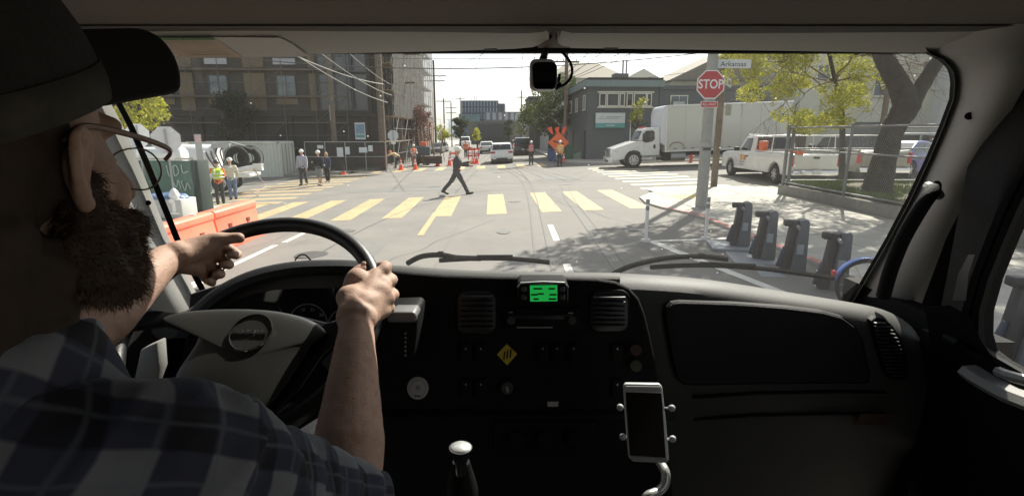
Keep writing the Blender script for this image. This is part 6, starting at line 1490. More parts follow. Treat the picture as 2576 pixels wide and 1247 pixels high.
# lower console band, shadowed
m_ = MB(); m_.prism([P(u, v, y) for u, v, y in ((905, 1042, CY(1042) - .02), (1700, 1042, CY(1042) - .02), (1700, 1056, CY(1042) - .03), (905, 1056, CY(1042) - .03))], (0, .05, 0)); cab(m_, 'console_ledge', M_CABD, bevel=.004)
# shifter pod
m_ = MB(); m_.prism([P(u, v, .985) for u, v in ((955, 800), (975, 786), (1040, 784), (1050, 792), (1048, 840), (1040, 900), (965, 905))], (0, .1, 0)); cab(m_, 'shifter_pod', M_CABK, bevel=.008, seg=3)
m_ = MB(); m_.prism([P(u, v, .975) for u, v in ((972, 792), (990, 785), (1042, 785), (1048, 796), (1046, 812), (975, 812))], (0, .05, 0)); cab(m_, 'shifter_cap', mat('shifter_grey', (.16, .16, .155), .4), bevel=.005, seg=3)
for k in range(6): 
    m_ = MB(); m_.box(P(1020, 838 + k * 11, .983), (.003, .002, .004)); cab(m_, 'shift_mark', M_STEEL)
# gear lever
m_ = MB(); m_.tube([P(1165, 1245, .80), P(1160, 1200, .80), P(1160, 1160, .80)], [.03, .024, .015], n=16); cab(m_, 'lever_boot', M_CABK, smooth=True)
gk = MB(); gk.tube([P(1159, 1190, .79), P(1159, 1160, .79), P(1159, 1140, .79), P(1159, 1124, .79)], [.010, .011, .017, .020], n=20); g_ = cab(gk, 'gear_lever', mat('lever_gloss', (.12, .12, .12), .2, metal=.8, var=.05), smooth=True)
gk = MB(); gk.ell(P(1159, 1127, .79), (.0195, .0185, .008), 20, 10); cab(gk, 'lever_knob', mat('lever_silver', (.62, .63, .62), .3, metal=.5, var=.2, vs=60), smooth=True)
# glovebox, side vent, sticker on the passenger side
def GY(v, u): 
    o = v - interp(T_, u); return interp([(-10, 1.3), (0, 1.32), (5, 1.275), (18, 1.235), (40, 1.205), (75, 1.19), (130, 1.18), (230, 1.175), (300, 1.18), (330, 1.2), (360, 1.215), (600, 1.26)], o)
def gface(pts, name, m, dy=.004, th=.012, bevel=.002, parent=None):
    m_ = MB(); m_.prism([P(u, v, GY(v, u) - dy) for u, v in pts], (0, th, 0)); return cab(m_, name, m, parent, bevel=bevel)
go_ = [(1676, 800), (1680, 775), (1692, 764), (1712, 761), (1850, 766), (1980, 776), (2070, 787), (2120, 800), (2150, 822), (2168, 856), (2178, 900), (2186, 942), (2182, 958), (2170, 962), (2050, 961), (1900, 963), (1760, 966), (1722, 964), (1706, 950), (1694, 905)]
gb = gface([((u - 1930) * 1.012 + 1930, (v - 865) * 1.03 + 865) for u, v in go_], 'glovebox_gap', M_CABK, .014, .024, 0)
gface(go_, 'glovebox_door', mat('glovebox_grey', (.022, .021, .022), .65, var=.1, vs=8, bump=.3, bs=350, spec=.2), .019, .018, .004, gb)
so = [(2192, 806), (2203, 797), (2222, 800), (2246, 818), (2266, 850), (2279, 892), (2285, 930), (2280, 950), (2262, 957), (2240, 954), (2226, 930), (2208, 870)]
sv = gface(so, 'air_vent', M_CABK, .012, .02, .003)
for k in range(15):
    v = 812 + k * 9.4; l = interp([(800, 2196), (870, 2209), (930, 2228), (957, 2240)], v); r = interp([(800, 2218), (820, 2246), (850, 2264), (892, 2276), (930, 2281), (957, 2270)], v)
    gface([(l + 4, v), (r - 3, v), (r - 3, v + 3), (l + 4, v + 3)], 'slat', mat('side_slat', (.045, .043, .042), .45), .018, .008, .0005, sv)
for v, b_ in ((985, 1003), (1040, 1044)):
    gface([(1745, v + 12), (1900, v + 2), (2100, v - 2), (2230, v), (2230, v + 5), (2100, v + 4), (1900, v + 8), (1745, v + 18)], 'crease_line', M_CABD, .006, .008, .001)
gface([(2165, 1040), (2250, 1040), (2238, 1068), (2150, 1068)], 'warning_label', mat('label_dull_red', (.07, .035, .025), .7, var=.2, vs=60), .012, .003, 0)
# driver side binnacle
hood_o = [(440, 850), (462, 800), (500, 757), (560, 712), (640, 677), (740, 657), (850, 653), (920, 658), (985, 668)]
hood_i = [(478, 850), (498, 815), (530, 780), (585, 742), (655, 713), (745, 696), (850, 692), (925, 695), (985, 700)]
m_ = MB(); rows = []
A, B = spline([V((*p, 0)) for p in hood_o], 4), spline([V((*p, 0)) for p in hood_i], 4)
for w, y, dz in ((0, 1.42, -.004), (0, 1.22, 0), (.1, 1.185, 0), (.4, 1.17, 0), (.8, 1.168, 0), (1.0, 1.175, 0), (1.06, 1.32, 0)):
    rows.append([P(a.x + (b_.x - a.x) * w, a.y + (b_.y - a.y) * w, y) for a, b_ in zip(A, B)])
m_.grid(rows); cab(m_, 'binnacle_hood', mat('binnacle_dark', (.012, .012, .013), .6, var=.08, bump=.3, bs=350, spec=.2), smooth=True, auto=False)
m_ = MB(); m_.prism([P(u, v, 1.30) for u, v in ((450, 980), (480, 740), (640, 690), (985, 680), (985, 1000))], (0, .02, 0)); cl_ = cab(m_, 'instrument_cluster', M_VENT)
m_ = MB(); m_.prism([P(u, v, 1.285) for u, v in ((620, 800), (640, 712), (840, 706), (850, 820))], (0, .01, 0)); cab(m_, 'cluster_lens', mat('dark_lens', (.012, .013, .018), .06, var=0, spec=.9), cl_)
for u, v, r in ((775, 812, 48), (870, 822, 46), (690, 818, 34)):
    m_ = MB(); m_.tube([P(u + r * math.cos(rad(a)), v - r * math.sin(rad(a)), 1.28) for a in range(0, 181, 12)], .0016, n=5); cab(m_, 'gauge_ring', mat('gauge_ring', (.20, .19, .18), .4), cl_)
for s_, u, v in (('20', 762, 779), ('25', 786, 779), ('30', 808, 792)):
    text(s_, .012, mat('gauge_numeral', (.20, .20, .19), .6), cl_, mw(cl_).inverted() @ frame(P(u, v, 1.277), (1, 0, 0), (0, .2, 1)), 'gauge_numeral', .0004)
# wipers beyond the glass
M_WIP = mat('wiper_black', (.004, .004, .004), .9, var=.1, spec=.1)
for arm, blade in (([(1025, 662, 1.78), (1060, 645, 1.76), (1108, 641, 1.75), (1150, 648, 1.75), (1210, 650, 1.75)], [(1105, 655, 1.74), (1200, 650, 1.74), (1290, 651, 1.74), (1382, 660, 1.74)]), ([(1530, 695, 1.70), (1590, 668, 1.72), (1680, 649, 1.74), (1765, 645, 1.75), (1830, 652, 1.75)], [(1636, 672, 1.73), (1760, 667, 1.73), (1900, 674, 1.73), (2000, 686, 1.73), (2098, 700, 1.72)])):
    m_ = MB(); m_.tube(spline([P(*p) for p in arm], 5), .0095, n=6); w_ = cab(m_, 'wiper', M_WIP, smooth=True)
    m_ = MB(); m_.tube(spline([P(*p) for p in blade], 5), .0085, n=5); cab(m_, 'blade', M_WIP, w_)
    m_ = MB(); c = P(*arm[3 if arm[0][0] > 1500 else 2]); m_.box(c + V((0, 0, .004)), (.02, .02, .016)); cab(m_, 'pivot_cap', M_WIP, w_, bevel=.003)
    m_ = MB(); m_.tube([P(*blade[1]) + V((0, 0, .008)), P(*blade[2]) + V((0, 0, .010))], .005, n=5); cab(m_, 'blade_bracket', M_WIP, w_)
m_ = MB(); m_.tube(spline([P(742, 655, 1.45), P(752, 643, 1.45), P(768, 641, 1.45), P(782, 655, 1.45)], 5), .0022, n=5); cab(m_, 'sensor_wire', M_WIP)
# hood of our own truck outside, falling away below the sight line
m_ = MB(); rows = []
for y, z, w in ((1.72, EYE - .60, .95), (2.1, EYE - .72, .90), (2.7, EYE - .98, .82), (3.1, EYE - 1.25, .72), (3.2, EYE - 1.6, .70)):
    rows.append([V((.03 + w * (i / 8 - 1), y, z - .06 * (i / 8 - 1) ** 2)) for i in range(17)])
m_.grid(rows); cab(m_, 'engine_hood', mat('own_hood_grey', (.33, .34, .34), .4, var=.04), smooth=True, auto=False)

# steering wheel ------------------------------------------------------------
SC = P(631.7, 798, .9235); tl, yw = .906, -.046
SN = V((math.sin(yw) * math.cos(tl), -math.cos(yw) * math.cos(tl), math.sin(tl)))
SA = SN.cross(V((0, 0, 1))).normalized(); SB = SN.cross(SA)
def WP(u, v, h=0):
    x = (u - 1288) / FOC; yu = (623.5 - v) / FOC; r = V((x, cP + yu * sP, yu * cP - sP)); o = V((0, 0, EYE))
    return o + r * ((SC + SN * h - o).dot(SN) / r.dot(SN))
SR = .235
m_ = MB(); m_.tube([SC + (SA * math.cos(2 * pi * i / 96) + SB * math.sin(2 * pi * i / 96)) * SR for i in range(97)], .0160, n=16, cap=False)
sw = cab(m_, 'steering_wheel', M_RIM, smooth=True)
def wpl(pts, h0, h1, name, m, bevel=.004, seg=3):
    m_ = MB(); m_.prism([WP(u, v, h0) for u, v in pts], SN * (h1 - h0)); return cab(m_, name, m, sw, bevel=bevel, seg=seg)
wpl([(318, 800), (400, 790), (500, 800), (510, 850), (420, 825), (318, 838)], -.012, .004, 'spoke', M_CABK)
wpl([(740, 800), (830, 822), (905, 800), (925, 830), (880, 850), (820, 900), (760, 990), (690, 1060), (660, 1090), (600, 1030)], -.014, .004, 'spoke', mat('spoke_gloss', (.02, .021, .025), .18, var=.05))
wpl([(500, 1000), (640, 1020), (650, 1105), (500, 1115)], -.03, -.012, 'spoke', M_CABK)
pad = [(402, 800), (440, 787), (500, 780), (560, 777), (630, 777), (700, 782), (760, 796), (805, 815), (826, 836), (818, 850), (790, 860), (775, 880), (755, 920), (715, 980), (672, 1030), (635, 1062), (560, 1075), (490, 1050), (440, 1000), (432, 960), (455, 920), (485, 880), (502, 850), (502, 826), (470, 812), (415, 810)]
m_ = MB(); Cc = (610, 900); rows = []
for k, h in ((1.0, -.005), (1.0, .014), (.985, .019), (.95, .0215), (.85, .024), (.6, .027), (.3, .029), (.02, .0295)):
    rows.append([WP(Cc[0] + (u - Cc[0]) * k, Cc[1] + (v - Cc[1]) * k, h) for u, v in pad])
m_.grid(rows, closed=True); cab(m_, 'horn_pad', M_PAD, sw, smooth=True, auto=False, sub=1)
bd = MB(); bc = WP(633, 838, .026); bd.cyl(bc - SN * .002, bc + SN * .004, .036, .035, 36); b_ = cab(bd, 'badge', mat('badge_dark', (.05, .05, .05), .25, var=.08), sw, smooth=True)
bd = MB(); bd.tube([bc + SN * .004 + (SA * math.cos(2 * pi * i / 40) + SB * math.sin(2 * pi * i / 40)) * .0365 for i in range(41)], .0018, n=6, cap=False); cab(bd, 'badge_ring', M_CABK, sw, smooth=True)
bd = MB(); bd.tube([bc + SN * .005 + (SA * math.cos(rad(a)) + SB * math.sin(rad(a))) * .038 for a in range(60, 200, 8)], .0012, n=6); cab(bd, 'badge_glint', M_CHROME, sw, smooth=True)
wr = (SA if SA.x > 0 else -SA); wu = (SB if SB.y > 0 else -SB)
text('FREIGHTLINER', .0098, mat('badge_letter', (.09, .09, .08), .3, metal=.4), sw, mw(sw).inverted() @ frame(bc + SN * .0055, wr, wu), 'badge_lettering', .0006, bold=.0002)
m_ = MB(); m_.tube([SC - SN * .02, SC - SN * .30], [.05, .06], n=18); cab(m_, 'steering_column', M_CABK, smooth=True)
m_ = MB(); m_.prism([P(u, v, .98) for u, v in ((330, 985), (352, 880), (395, 860), (400, 930), (380, 985))], (0, .03, 0)); cab(m_, 'sunlit_side_panel', M_TRIMG, bevel=.004)  # pale grey imitates sun falling on a panel by the column
m_ = MB(); m_.tube([SC - SN * .06 + V((.05, .0, 0)), SC - SN * .055 + V((.20, -.03, -.02))], [.010, .013], n=10); cab(m_, 'stalk', M_CABK, smooth=True)

# things hanging on or stuck in the cab ------------------------------------------
dc = thing('dash_camera', 'black rounded camera with silver body hanging at the top of the windshield', 'camera', P(1370, 190, 1.06))
def rbox(u0, v0, u1, v1, r, y, th, name, m, parent, bevel=.003): m_ = MB(); m_.prism([P(u, v, y) for u, v in rr_(u0, v0, u1, v1, r, 5)], (0, th, 0)); return m_.build(name, m, parent, world=True, bevel=bevel, seg=3)
rbox(1333, 148, 1398, 228, 15, 1.075, .03, 'body', mat('camera_silver', (.70, .71, .72), .35, var=.04), dc, .004); rbox(1339, 156, 1402, 225, 14, 1.055, .018, 'lens_face', mat('camera_black', (.004, .004, .006), .12, var=0), dc, .003)
m_ = MB(); m_.cyl(P(1403, 197, 1.07), P(1409, 198, 1.07), .009, n=12); m_.build('side_knob', M_CABK, dc, world=True)
m_ = MB(); m_.cyl(P(1396, 222, 1.08), P(1412, 212, 1.08), .005, n=8); m_.build('cable_plug', M_CABK, dc, world=True)
m_ = MB(); m_.cyl(P(1366, 150, 1.09), P(1372, 128, 1.26), .008, n=8); m_.build('mount_arm', M_CABK, dc, world=True)
m_ = MB(); m_.tube(spline([P(1398, 220, 1.09), P(1420, 213, 1.09), P(1436, 195, 1.09), P(1439, 172, 1.09), P(1430, 150, 1.09), P(1412, 130, 1.09)], 6), .0028, n=7); m_.build('cable', M_CABK, dc, world=True, smooth=True)
# phone in its holder
def ph(u, v, y=.86): return P(u, v, y + (1065 - v) * .0002)
phq = [(1569, 972), (1574, 965), (1660, 966), (1667, 974), (1676, 1060), (1684, 1155), (1678, 1166), (1590, 1161), (1582, 1150), (1574, 1060)]
pt = thing('smartphone', 'white framed smartphone with a dark screen standing in the holder', 'phone', ph(1630, 1165))
m_ = MB(); m_.prism([ph(u, v) for u, v in phq], (0, .009, 0)); m_.build('case', mat('phone_white', (.55, .58, .56), .3, var=.03), pt, world=True, bevel=.003, seg=3)
m_ = MB(); m_.prism([ph(u, v, .8585) for u, v in ((1574, 986), (1664, 989), (1675, 1150), (1586, 1145))], (0, .001, 0)); m_.build('screen', mat('phone_screen', (.010, .007, .005), .1, var=.3, vs=20), pt, world=True)
m_ = MB(); m_.prism([ph(u, v, .8583) for u, v in ((1574, 971), (1660, 972), (1663, 985), (1574, 984))], (0, .001, 0)); m_.build('top_glass', mat('phone_bezel', (.30, .29, .27), .3), pt, world=True)
m_ = MB(); m_.prism([ph(u, v, .8583) for u, v in ((1588, 1147), (1678, 1152), (1680, 1162), (1592, 1158))], (0, .001, 0)); m_.build('bottom_glass', mat('phone_bezel', (.3, .3, .3)), pt, world=True)
hd_ = thing('phone_holder', 'silver phone holder with four round grips on a bent stem', 'phone holder', P(1655, 1245, .84))
for u, v, q in ((1560, 1024, 1574), (1690, 1026, 1668), (1567, 1098, 1580), (1692, 1103, 1674)):
    m_ = MB(); m_.ell(P(u, v, .852), (.0065, .006, .0065), 14, 8); m_.tube([P(u, v, .862), P(q, v, .872), P(1625, 1060, .89)], .0028, n=6); m_.build('grip_arm', mat('grip_grey', (.45, .46, .46), .35, var=.06), hd_, world=True, smooth=True)
m_ = MB(); m_.tube(spline([P(1630, 1080, .90), P(1655, 1150, .89), P(1673, 1185, .86), P(1672, 1215, .85), P(1655, 1235, .84), P(1632, 1245, .83), P(1615, 1262, .83)], 5), .0088, n=12); m_.build('stem', mat('stem_silver', (.5, .5, .48), .3, metal=.5, var=.06), hd_, world=True, smooth=True)
pl = thing('clipboard_paper', 'white paper lying beside the seat, seen between forearm and steering wheel', 'paper', P(762, 1110, .74))
m_ = MB(); m_.prism([P(u, v, y) for u, v, y in ((745, 1085, .80), (800, 1050, .84), (792, 1140, .72), (735, 1160, .70))], (0, 0, -.003)); m_.build('sheet', mat('bright_paper', (.8, .8, .78), .8, var=.03), pl, world=True)
# ================================================================== THE DRIVER
DR = thing('driver', 'bearded driver in plaid shirt, cap and spectacles holding the steering wheel', 'person', (-.45, .1, 1.3))
M_DSK = mat('driver_skin', (.39, .25, .185), .68, var=.16, vs=28, bump=.10, bs=240, stain=(34, .56, (.34, .185, .135)))
HC = V((-.388, .378, 2.375)); az = rad(4)
Fh = V((math.sin(az), math.cos(az), -.05)).normalized(); Rh = Fh.cross(V((0, 0, 1))).normalized(); Uh = Rh.cross(Fh)
H = lambda r, f, u: HC + Rh * r + Fh * f + Uh * u
HM = Matrix((Rh, Fh, Uh)).transposed()
m_ = MB()
m_.ell(H(0, -.015, .04), (.074, .096, .09), 24, 16, HM); m_.ell(H(0, .03, -.02), (.062, .068, .085), 24, 16, HM); m_.ell(H(0, .045, -.075), (.05, .05, .045), 20, 12, HM)
for s in (-1, 1):
    m_.ell(H(s * .038, .060, -.022), (.022, .022, .024), 14, 10, HM); m_.ell(H(s * .030, .072, .035), (.024, .012, .011), 12, 8, HM); m_.cap(H(s * .052, .02, -.065), H(s * .03, .065, -.085), .02, .02)
    ear = [(.013, .002, .001), (.015, .020, .004), (.004, .034, .009), (-.012, .031, .015), (-.020, .014, .018), (-.018, -.006, .016), (-.010, -.022, .011), (.002, -.034, .005), (.010, -.026, .002)]
    m_.tube(spline([H(s * (.074 + r), f * .80, u * .80) for f, u, r in ear], 4), [.0042] * 24 + [.006] * 9, n=8)
    m_.ell(H(s * .079, -.002, .0), (.0045, .0125, .022), 12, 8, HM); m_.tube(spline([H(s * .085, .003, .02), H(s * .089, -.008, .010), H(s * .088, -.009, -.008), H(s * .083, .003, -.016)], 3), .003, n=6)
m_.cap(H(0, .098, .012), H(0, .124, -.022), .010, .014); m_.cap(H(-.014, .108, -.03), H(.014, .108, -.03), .009, .009); m_.cap(H(-.018, .098, -.062), H(.018, .098, -.062), .009, .009)
NB = V((-.405, .335, 2.19)); m_.cap(H(0, -.02, -.06), NB, .056, .066)
RS, LS = P(430, 1165, .35), V((-.62, .38, 2.12))
REl, LEl = P(866, 1300, .60), P(165, 868, .72)
RW, LW = P(898, 800, .862), P(418, 652, .985)
for a, b_, r1, r2 in ((NB, V((-.43, .2, 1.95)), .07, .10), (V((-.43, .2, 1.95)), V((-.47, .05, 1.5)), .11, .11), (NB + V((0, 0, -.03)), RS, .04, .042), (NB + V((0, 0, -.03)), LS, .04, .042)): m_.cap(a, b_, r1, r2, 20)
m_.cap(RS, REl, .042, .040, 20); m_.cap(REl, REl.lerp(RW, .3), .047, .052, 20); m_.cap(REl.lerp(RW, .3), RW, .052, .027, 20); m_.cap(RW - V((.012, 0, 0)), RW + V((.010, 0, 0)), .025, .026, 16)
m_.cap(LS, LEl, .05, .046, 20); m_.cap(LEl, LEl.lerp(LW, .3), .046, .050, 20); m_.cap(LEl.lerp(LW, .3), LW, .050, .029, 20)
def finger(pts, r): m_.tube(spline(pts, 3), [r * (1 - .22 * i / (3 * (len(pts) - 1))) for i in range(3 * (len(pts) - 1) + 1)], n=12); m_.ell(pts[-1], (r * .78,) * 3, 10, 8)
# right hand: back towards us, fingers over the rim and round it
kn_ = [P(944, 694, .958), P(963, 718, .952), (P(970, 749, .942)), P(963, 780, .928)]
for k in kn_: m_.cap(RW + (k - RW) * .05, k, .024, .0165, 14); m_.ell(k, (.0145,) * 3, 12, 8)
m_.cap(P(880, 750, .90), P(955, 735, .935), .025, .022, 16); m_.cap(RW, P(888, 755, .895), .029, .026, 16); m_.cap(P(900, 705, .94), P(950, 765, .93), .024, .022, 16); m_.cap(RW.lerp(kn_[0], .3), kn_[2], .027, .018, 14); m_.cap(RW.lerp(kn_[3], .3), kn_[1], .027, .018, 14)
rimp = lambda u, v, h=0: WP(u, v, h)
pip = [P(972, 672, .985), P(986, 703, .982), P(990, 740, .972), P(982, 774, .955)]
for i, (k, p_) in enumerate(zip(kn_, pip)):
    d1 = P((952, 964, 966, 958)[i], (672, 706, 742, 776)[i], (1.018, 1.012, 1.0, .985)[i]); d2 = P((925, 936, 938, 930)[i], (688, 716, 746, 776)[i], (1.012, 1.008, .998, .985)[i])
    finger([k, p_, d1, d2], .0135 if i < 3 else .0118)
m_.cap(RW + V((-.012, .0, .008)), P(882, 742, .915), .022, .017); finger([P(876, 742, .915), P(880, 706, .945), P(896, 684, .965), P(910, 674, .975)], .0125)
# left hand: palm on the outer left of the rim, thumb lying along the top
lk = [P(538, 606, 1.062), P(528, 630, 1.057), P(516, 655, 1.045), P(502, 678, 1.03)]
for k in lk: m_.cap(LW, k, .025, .0145, 14); m_.ell(k, (.013,) * 3, 12, 8)
m_.cap(LW, P(470, 625, 1.02), .028, .019, 14); m_.ell(P(468, 632, 1.03), (.046, .045, .022), 18, 10)
m_.cap(P(450, 640, 1.0), P(515, 625, 1.045), .028, .020, 14); finger([P(500, 612, 1.03), P(545, 600, 1.05), P(575, 600, 1.062), P(602, 598, 1.066)], .015); m_.cap(P(440, 645, 1.0), P(530, 615, 1.05), .030, .024, 14)
for i in range(4):
    finger([lk[i], P((572, 556, 538, 518)[i], (622, 650, 678, 702)[i], (1.095, 1.085, 1.07, 1.055)[i]), P((598, 578, 556, 534)[i], (640, 666, 690, 712)[i], (1.09, 1.08, 1.065, 1.05)[i]), P((580, 562, 544, 524)[i], (640, 664, 688, 706)[i], (1.06, 1.05, 1.04, 1.025)[i])], .0118 if i < 3 else .0100)
def skin_disp(c): return .0008 * noise.noise(c * 60)
remesh(m_, 'body', M_DSK, .0030, DR, 9, world=True, disp=skin_disp)
for k, (b_, d_) in enumerate(((P(985, 664, .962), 0),)): pass
ah = MB(); rr = random.Random(8)
for (a, b_, r0) in ((REl, RW, .044), (LEl, LW, .043)):
    ax_ = (b_ - a).normalized(); q1 = ax_.orthogonal().normalized(); q2 = ax_.cross(q1)
    for i in range(1500):
        t = rr.uniform(.05, .92); th_ = rr.uniform(0, 2 * pi); n = q1 * math.cos(th_) + q2 * math.sin(th_); rl_ = .052 - .024 * max(0, (t - .3) / .7); rl_ = rl_ if t > .3 else .048 + .004 * t / .3
        p = a.lerp(b_, t) + n * rl_ * .985; d = (n * .5 + ax_ * .7 + V((rr.gauss(0, .35),) * 3)).normalized(); w = d.orthogonal().normalized() * .00013
        ah.add([p - w, p + w, p + d * rr.uniform(.004, .009)], [(0, 1, 2)])
tag(cab(ah, 'arm_hair', mat('arm_hair_brown', (.12, .07, .04), .7), DR, auto=False), kind='stuff')
# shirt ---------------------------------------------------------------
ms = bpy.data.materials.new('plaid_flannel'); ms.use_nodes = True; nt = ms.node_tree; bs_ = nt.nodes['Principled BSDF']; bs_.inputs['Roughness'].default_value = .95
tc = nt.nodes.new('ShaderNodeTexCoord'); mp = nt.nodes.new('ShaderNodeMapping'); mp.inputs['Rotation'].default_value = (rad(45), rad(0), rad(38)); L_ = nt.links.new; L_(tc.outputs['Object'], mp.inputs[0])
sep = nt.nodes.new('ShaderNodeSeparateXYZ'); nz = nt.nodes.new('ShaderNodeTexNoise'); nz.inputs['Scale'].default_value = 7; L_(tc.outputs['Object'], nz.inputs['Vector'])
mxv = nt.nodes.new('ShaderNodeMixRGB'); mxv.blend_type = 'ADD'; mxv.inputs[0].default_value = .035; L_(mp.outputs[0], mxv.inputs[1]); L_(nz.outputs['Color'], mxv.inputs[2]); L_(mxv.outputs[0], sep.inputs[0])
def stripes_(sock, per, ph_, w):
    a = nt.nodes.new('ShaderNodeMath'); a.operation = 'ADD'; a.inputs[1].default_value = ph_; L_(sock, a.inputs[0])
    b = nt.nodes.new('ShaderNodeMath'); b.operation = 'PINGPONG'; b.inputs[1].default_value = per; L_(a.outputs[0], b.inputs[0])
    c = nt.nodes.new('ShaderNodeMapRange'); c.inputs['From Min'].default_value = per * w - .0014; c.inputs['From Max'].default_value = per * w + .0014; L_(b.outputs[0], c.inputs['Value']); return c.outputs[0]
sx_, sy_ = stripes_(sep.outputs['Z'], .034, 0, .5), stripes_(sep.outputs['Y'], .034, .01, .5)
tx_ = stripes_(sep.outputs['Z'], .021, .0, .93); ty_ = stripes_(sep.outputs['Y'], .021, .004, .93)
add = nt.nodes.new('ShaderNodeMath'); add.operation = 'ADD'; L_(sx_, add.inputs[0]); L_(sy_, add.inputs[1])
cr = nt.nodes.new('ShaderNodeValToRGB'); cr.color_ramp.elements[0].position = 0; cr.color_ramp.elements[0].color = (.012, .013, .020, 1); cr.color_ramp.elements[1].position = 1; cr.color_ramp.elements[1].color = (.17, .178, .195, 1)
e = cr.color_ramp.elements.new(.5); e.color = (.038, .042, .066, 1)
hf = nt.nodes.new('ShaderNodeMath'); hf.operation = 'MULTIPLY'; hf.inputs[1].default_value = .5; L_(add.outputs[0], hf.inputs[0]); L_(hf.outputs[0], cr.inputs[0])
mxt = nt.nodes.new('ShaderNodeMath'); mxt.operation = 'MAXIMUM'; L_(tx_, mxt.inputs[0]); L_(ty_, mxt.inputs[1])
mxc = nt.nodes.new('ShaderNodeMixRGB'); mxc.inputs[2].default_value = (.14, .15, .17, 1); ml = nt.nodes.new('ShaderNodeMath'); ml.operation = 'MULTIPLY'; ml.inputs[1].default_value = .45; L_(mxt.outputs[0], ml.inputs[0]); L_(ml.outputs[0], mxc.inputs[0]); L_(cr.outputs[0], mxc.inputs[1]); L_(mxc.outputs[0], bs_.inputs['Base Color'])
nb = nt.nodes.new('ShaderNodeTexNoise'); nb.inputs['Scale'].default_value = 500; L_(tc.outputs['Object'], nb.inputs['Vector']); bp = nt.nodes.new('ShaderNodeBump'); bp.inputs['Strength'].default_value = .3; bp.inputs['Distance'].default_value = .001; L_(nb.outputs['Fac'], bp.inputs['Height']); L_(bp.outputs[0], bs_.inputs['Normal'])
m_ = MB()
for a, b_, r1, r2 in ((NB + V((-.01, -.02, -.02)), V((-.43, .2, 1.95)), .095, .14), (V((-.43, .2, 1.95)), V((-.47, .05, 1.45)), .165, .16), (NB + V((0, -.03, -.025)), RS, .072, .068), (NB + V((0, -.03, -.025)), LS, .06, .064),
                      (RS, RS.lerp(REl, .55), .068, .060), (RS.lerp(REl, .5), REl.lerp(RW, .02), .060, .060), (LS, LEl.lerp(LS, .05), .064, .058), (V((-.30, .3, 2.05)), V((-.56, .3, 2.02)), .10, .10), (REl.lerp(RS, .25) + V((-.02, 0, .012)), REl.lerp(RS, .0) + V((-.01, -.01, .012)), .054, .050), (RS + V((-.05, -.08, -.08)), RS + V((-.08, -.05, -.3)), .1, .12)):
    m_.cap(a, b_, r1, r2, 20)
ax = (REl - RS).normalized()
def cloth(c):
    t = (c - RS).dot(ax); w = max(0, min(1, (t + .05) / .1))
    rg = 1 - abs(noise.noise(V((c.x * 11 + 3, c.y * 7, c.z * 11)))) * 3.2
    return .007 * max(0, rg) ** 2 + .010 * noise.noise(V((c.x * 13, c.y * 13, c.z * 9))) + .0055 * w * math.sin(t * 105 + 3 * noise.noise(c * 9)) + .0035 * noise.noise(c * 42) - .003
sh = remesh(m_, 'shirt', ms, .006, DR, 3, world=True, disp=cloth)
m_ = MB(); rows = []                    # turned down collar
for k, (r, z, fo) in enumerate(((.066, .085, 0), (.078, .100, 0), (.088, .088, 0), (.097, .045, 0), (.101, .030, 0))):
    rows.append([NB + V((math.cos(rad(a)) * r * 1.0, math.sin(rad(a)) * r * 1.0 + .012, z - .02 - .03 * (math.sin(rad(a)) > 0) * math.sin(rad(a)) + .004 * math.sin(a * .09))) for a in range(-250, 71, 10)])
m_.grid(rows); cab(m_, 'collar', ms, DR, smooth=True, auto=False, solid=.003, sub=1)
cf = REl.lerp(RW, .03); m_ = MB(); dd = (RW - REl).normalized(); o1 = dd.orthogonal().normalized(); o2 = dd.cross(o1)
m_.grid([[cf + dd * h_ + (o1 * math.cos(q) + o2 * math.sin(q)) * (r_ + .003 * math.sin(5 * q)) for q in [2 * pi * i / 36 for i in range(36)]] for h_, r_ in ((-.04, .058), (-.01, .063), (.012, .063), (.02, .060), (.018, .055), (-.02, .054))], closed=True); cab(m_, 'cuff', ms, DR, smooth=True, auto=False)
# beard and hair --------------------------------------------------------
M_BRD = mat('beard_brown', (.03, .017, .010), .75, var=.35, vs=60); M_HAIR = mat('hair_brown', (.035, .022, .015), .8, var=.3, vs=60)
m_ = MB()
for s in (-1, 1):
    m_.cap(H(s * .068, .012, -.015), H(s * .062, .010, -.075), .014, .027, 14); m_.cap(H(s * .062, .010, -.07), H(s * .05, .045, -.09), .026, .026, 14); m_.cap(H(s * .056, .04, -.065), H(s * .03, .07, -.085), .024, .026, 14)
m_.cap(H(-.022, .078, -.075), H(.022, .078, -.075), .030, .030); [m_.cap(H(s * .055, .030, -.045), H(s * .034, .082, -.058), .022, .020) for s in (-1, 1)]; m_.cap(H(0, .075, -.075), H(0, .085, -.088), .040, .034); m_.cap(H(-.024, .105, -.055), H(.024, .105, -.055), .011, .011)
brd = remesh(m_, 'beard', M_BRD, .004, DR, 2, world=True, disp=lambda c: .006 * noise.noise(c * 45) + .003 * noise.noise(c * 130))
rr = random.Random(5); hm = MB(); bm_ = brd.data; W0 = mw(DR)
vs_ = [v for v in bm_.vertices]
for i in range(16000):
    v = vs_[rr.randrange(len(vs_))]; p = W0 @ v.co; n = v.normal.copy(); L = rr.uniform(.003, .012)
    d = (n * .8 + V((rr.gauss(0, .5), rr.gauss(0, .5), -.55 + rr.gauss(0, .4)))).normalized(); d2 = (d + V((rr.gauss(0, .6), rr.gauss(0, .6), rr.gauss(0, .6)))).normalized()
    w = d.orthogonal().normalized() * .00022; q = p + d * L * .5; e_ = q + d2 * L * .5
    hm.add([p - w, p + w, q + w * .8, q - w * .8, e_], [(0, 1, 2, 3), (3, 2, 4)])
tag(cab(hm, 'beard_hairs', mat('beard_hair', (.075, .04, .022), .6, var=.3, vs=60), DR, auto=False), kind='stuff')
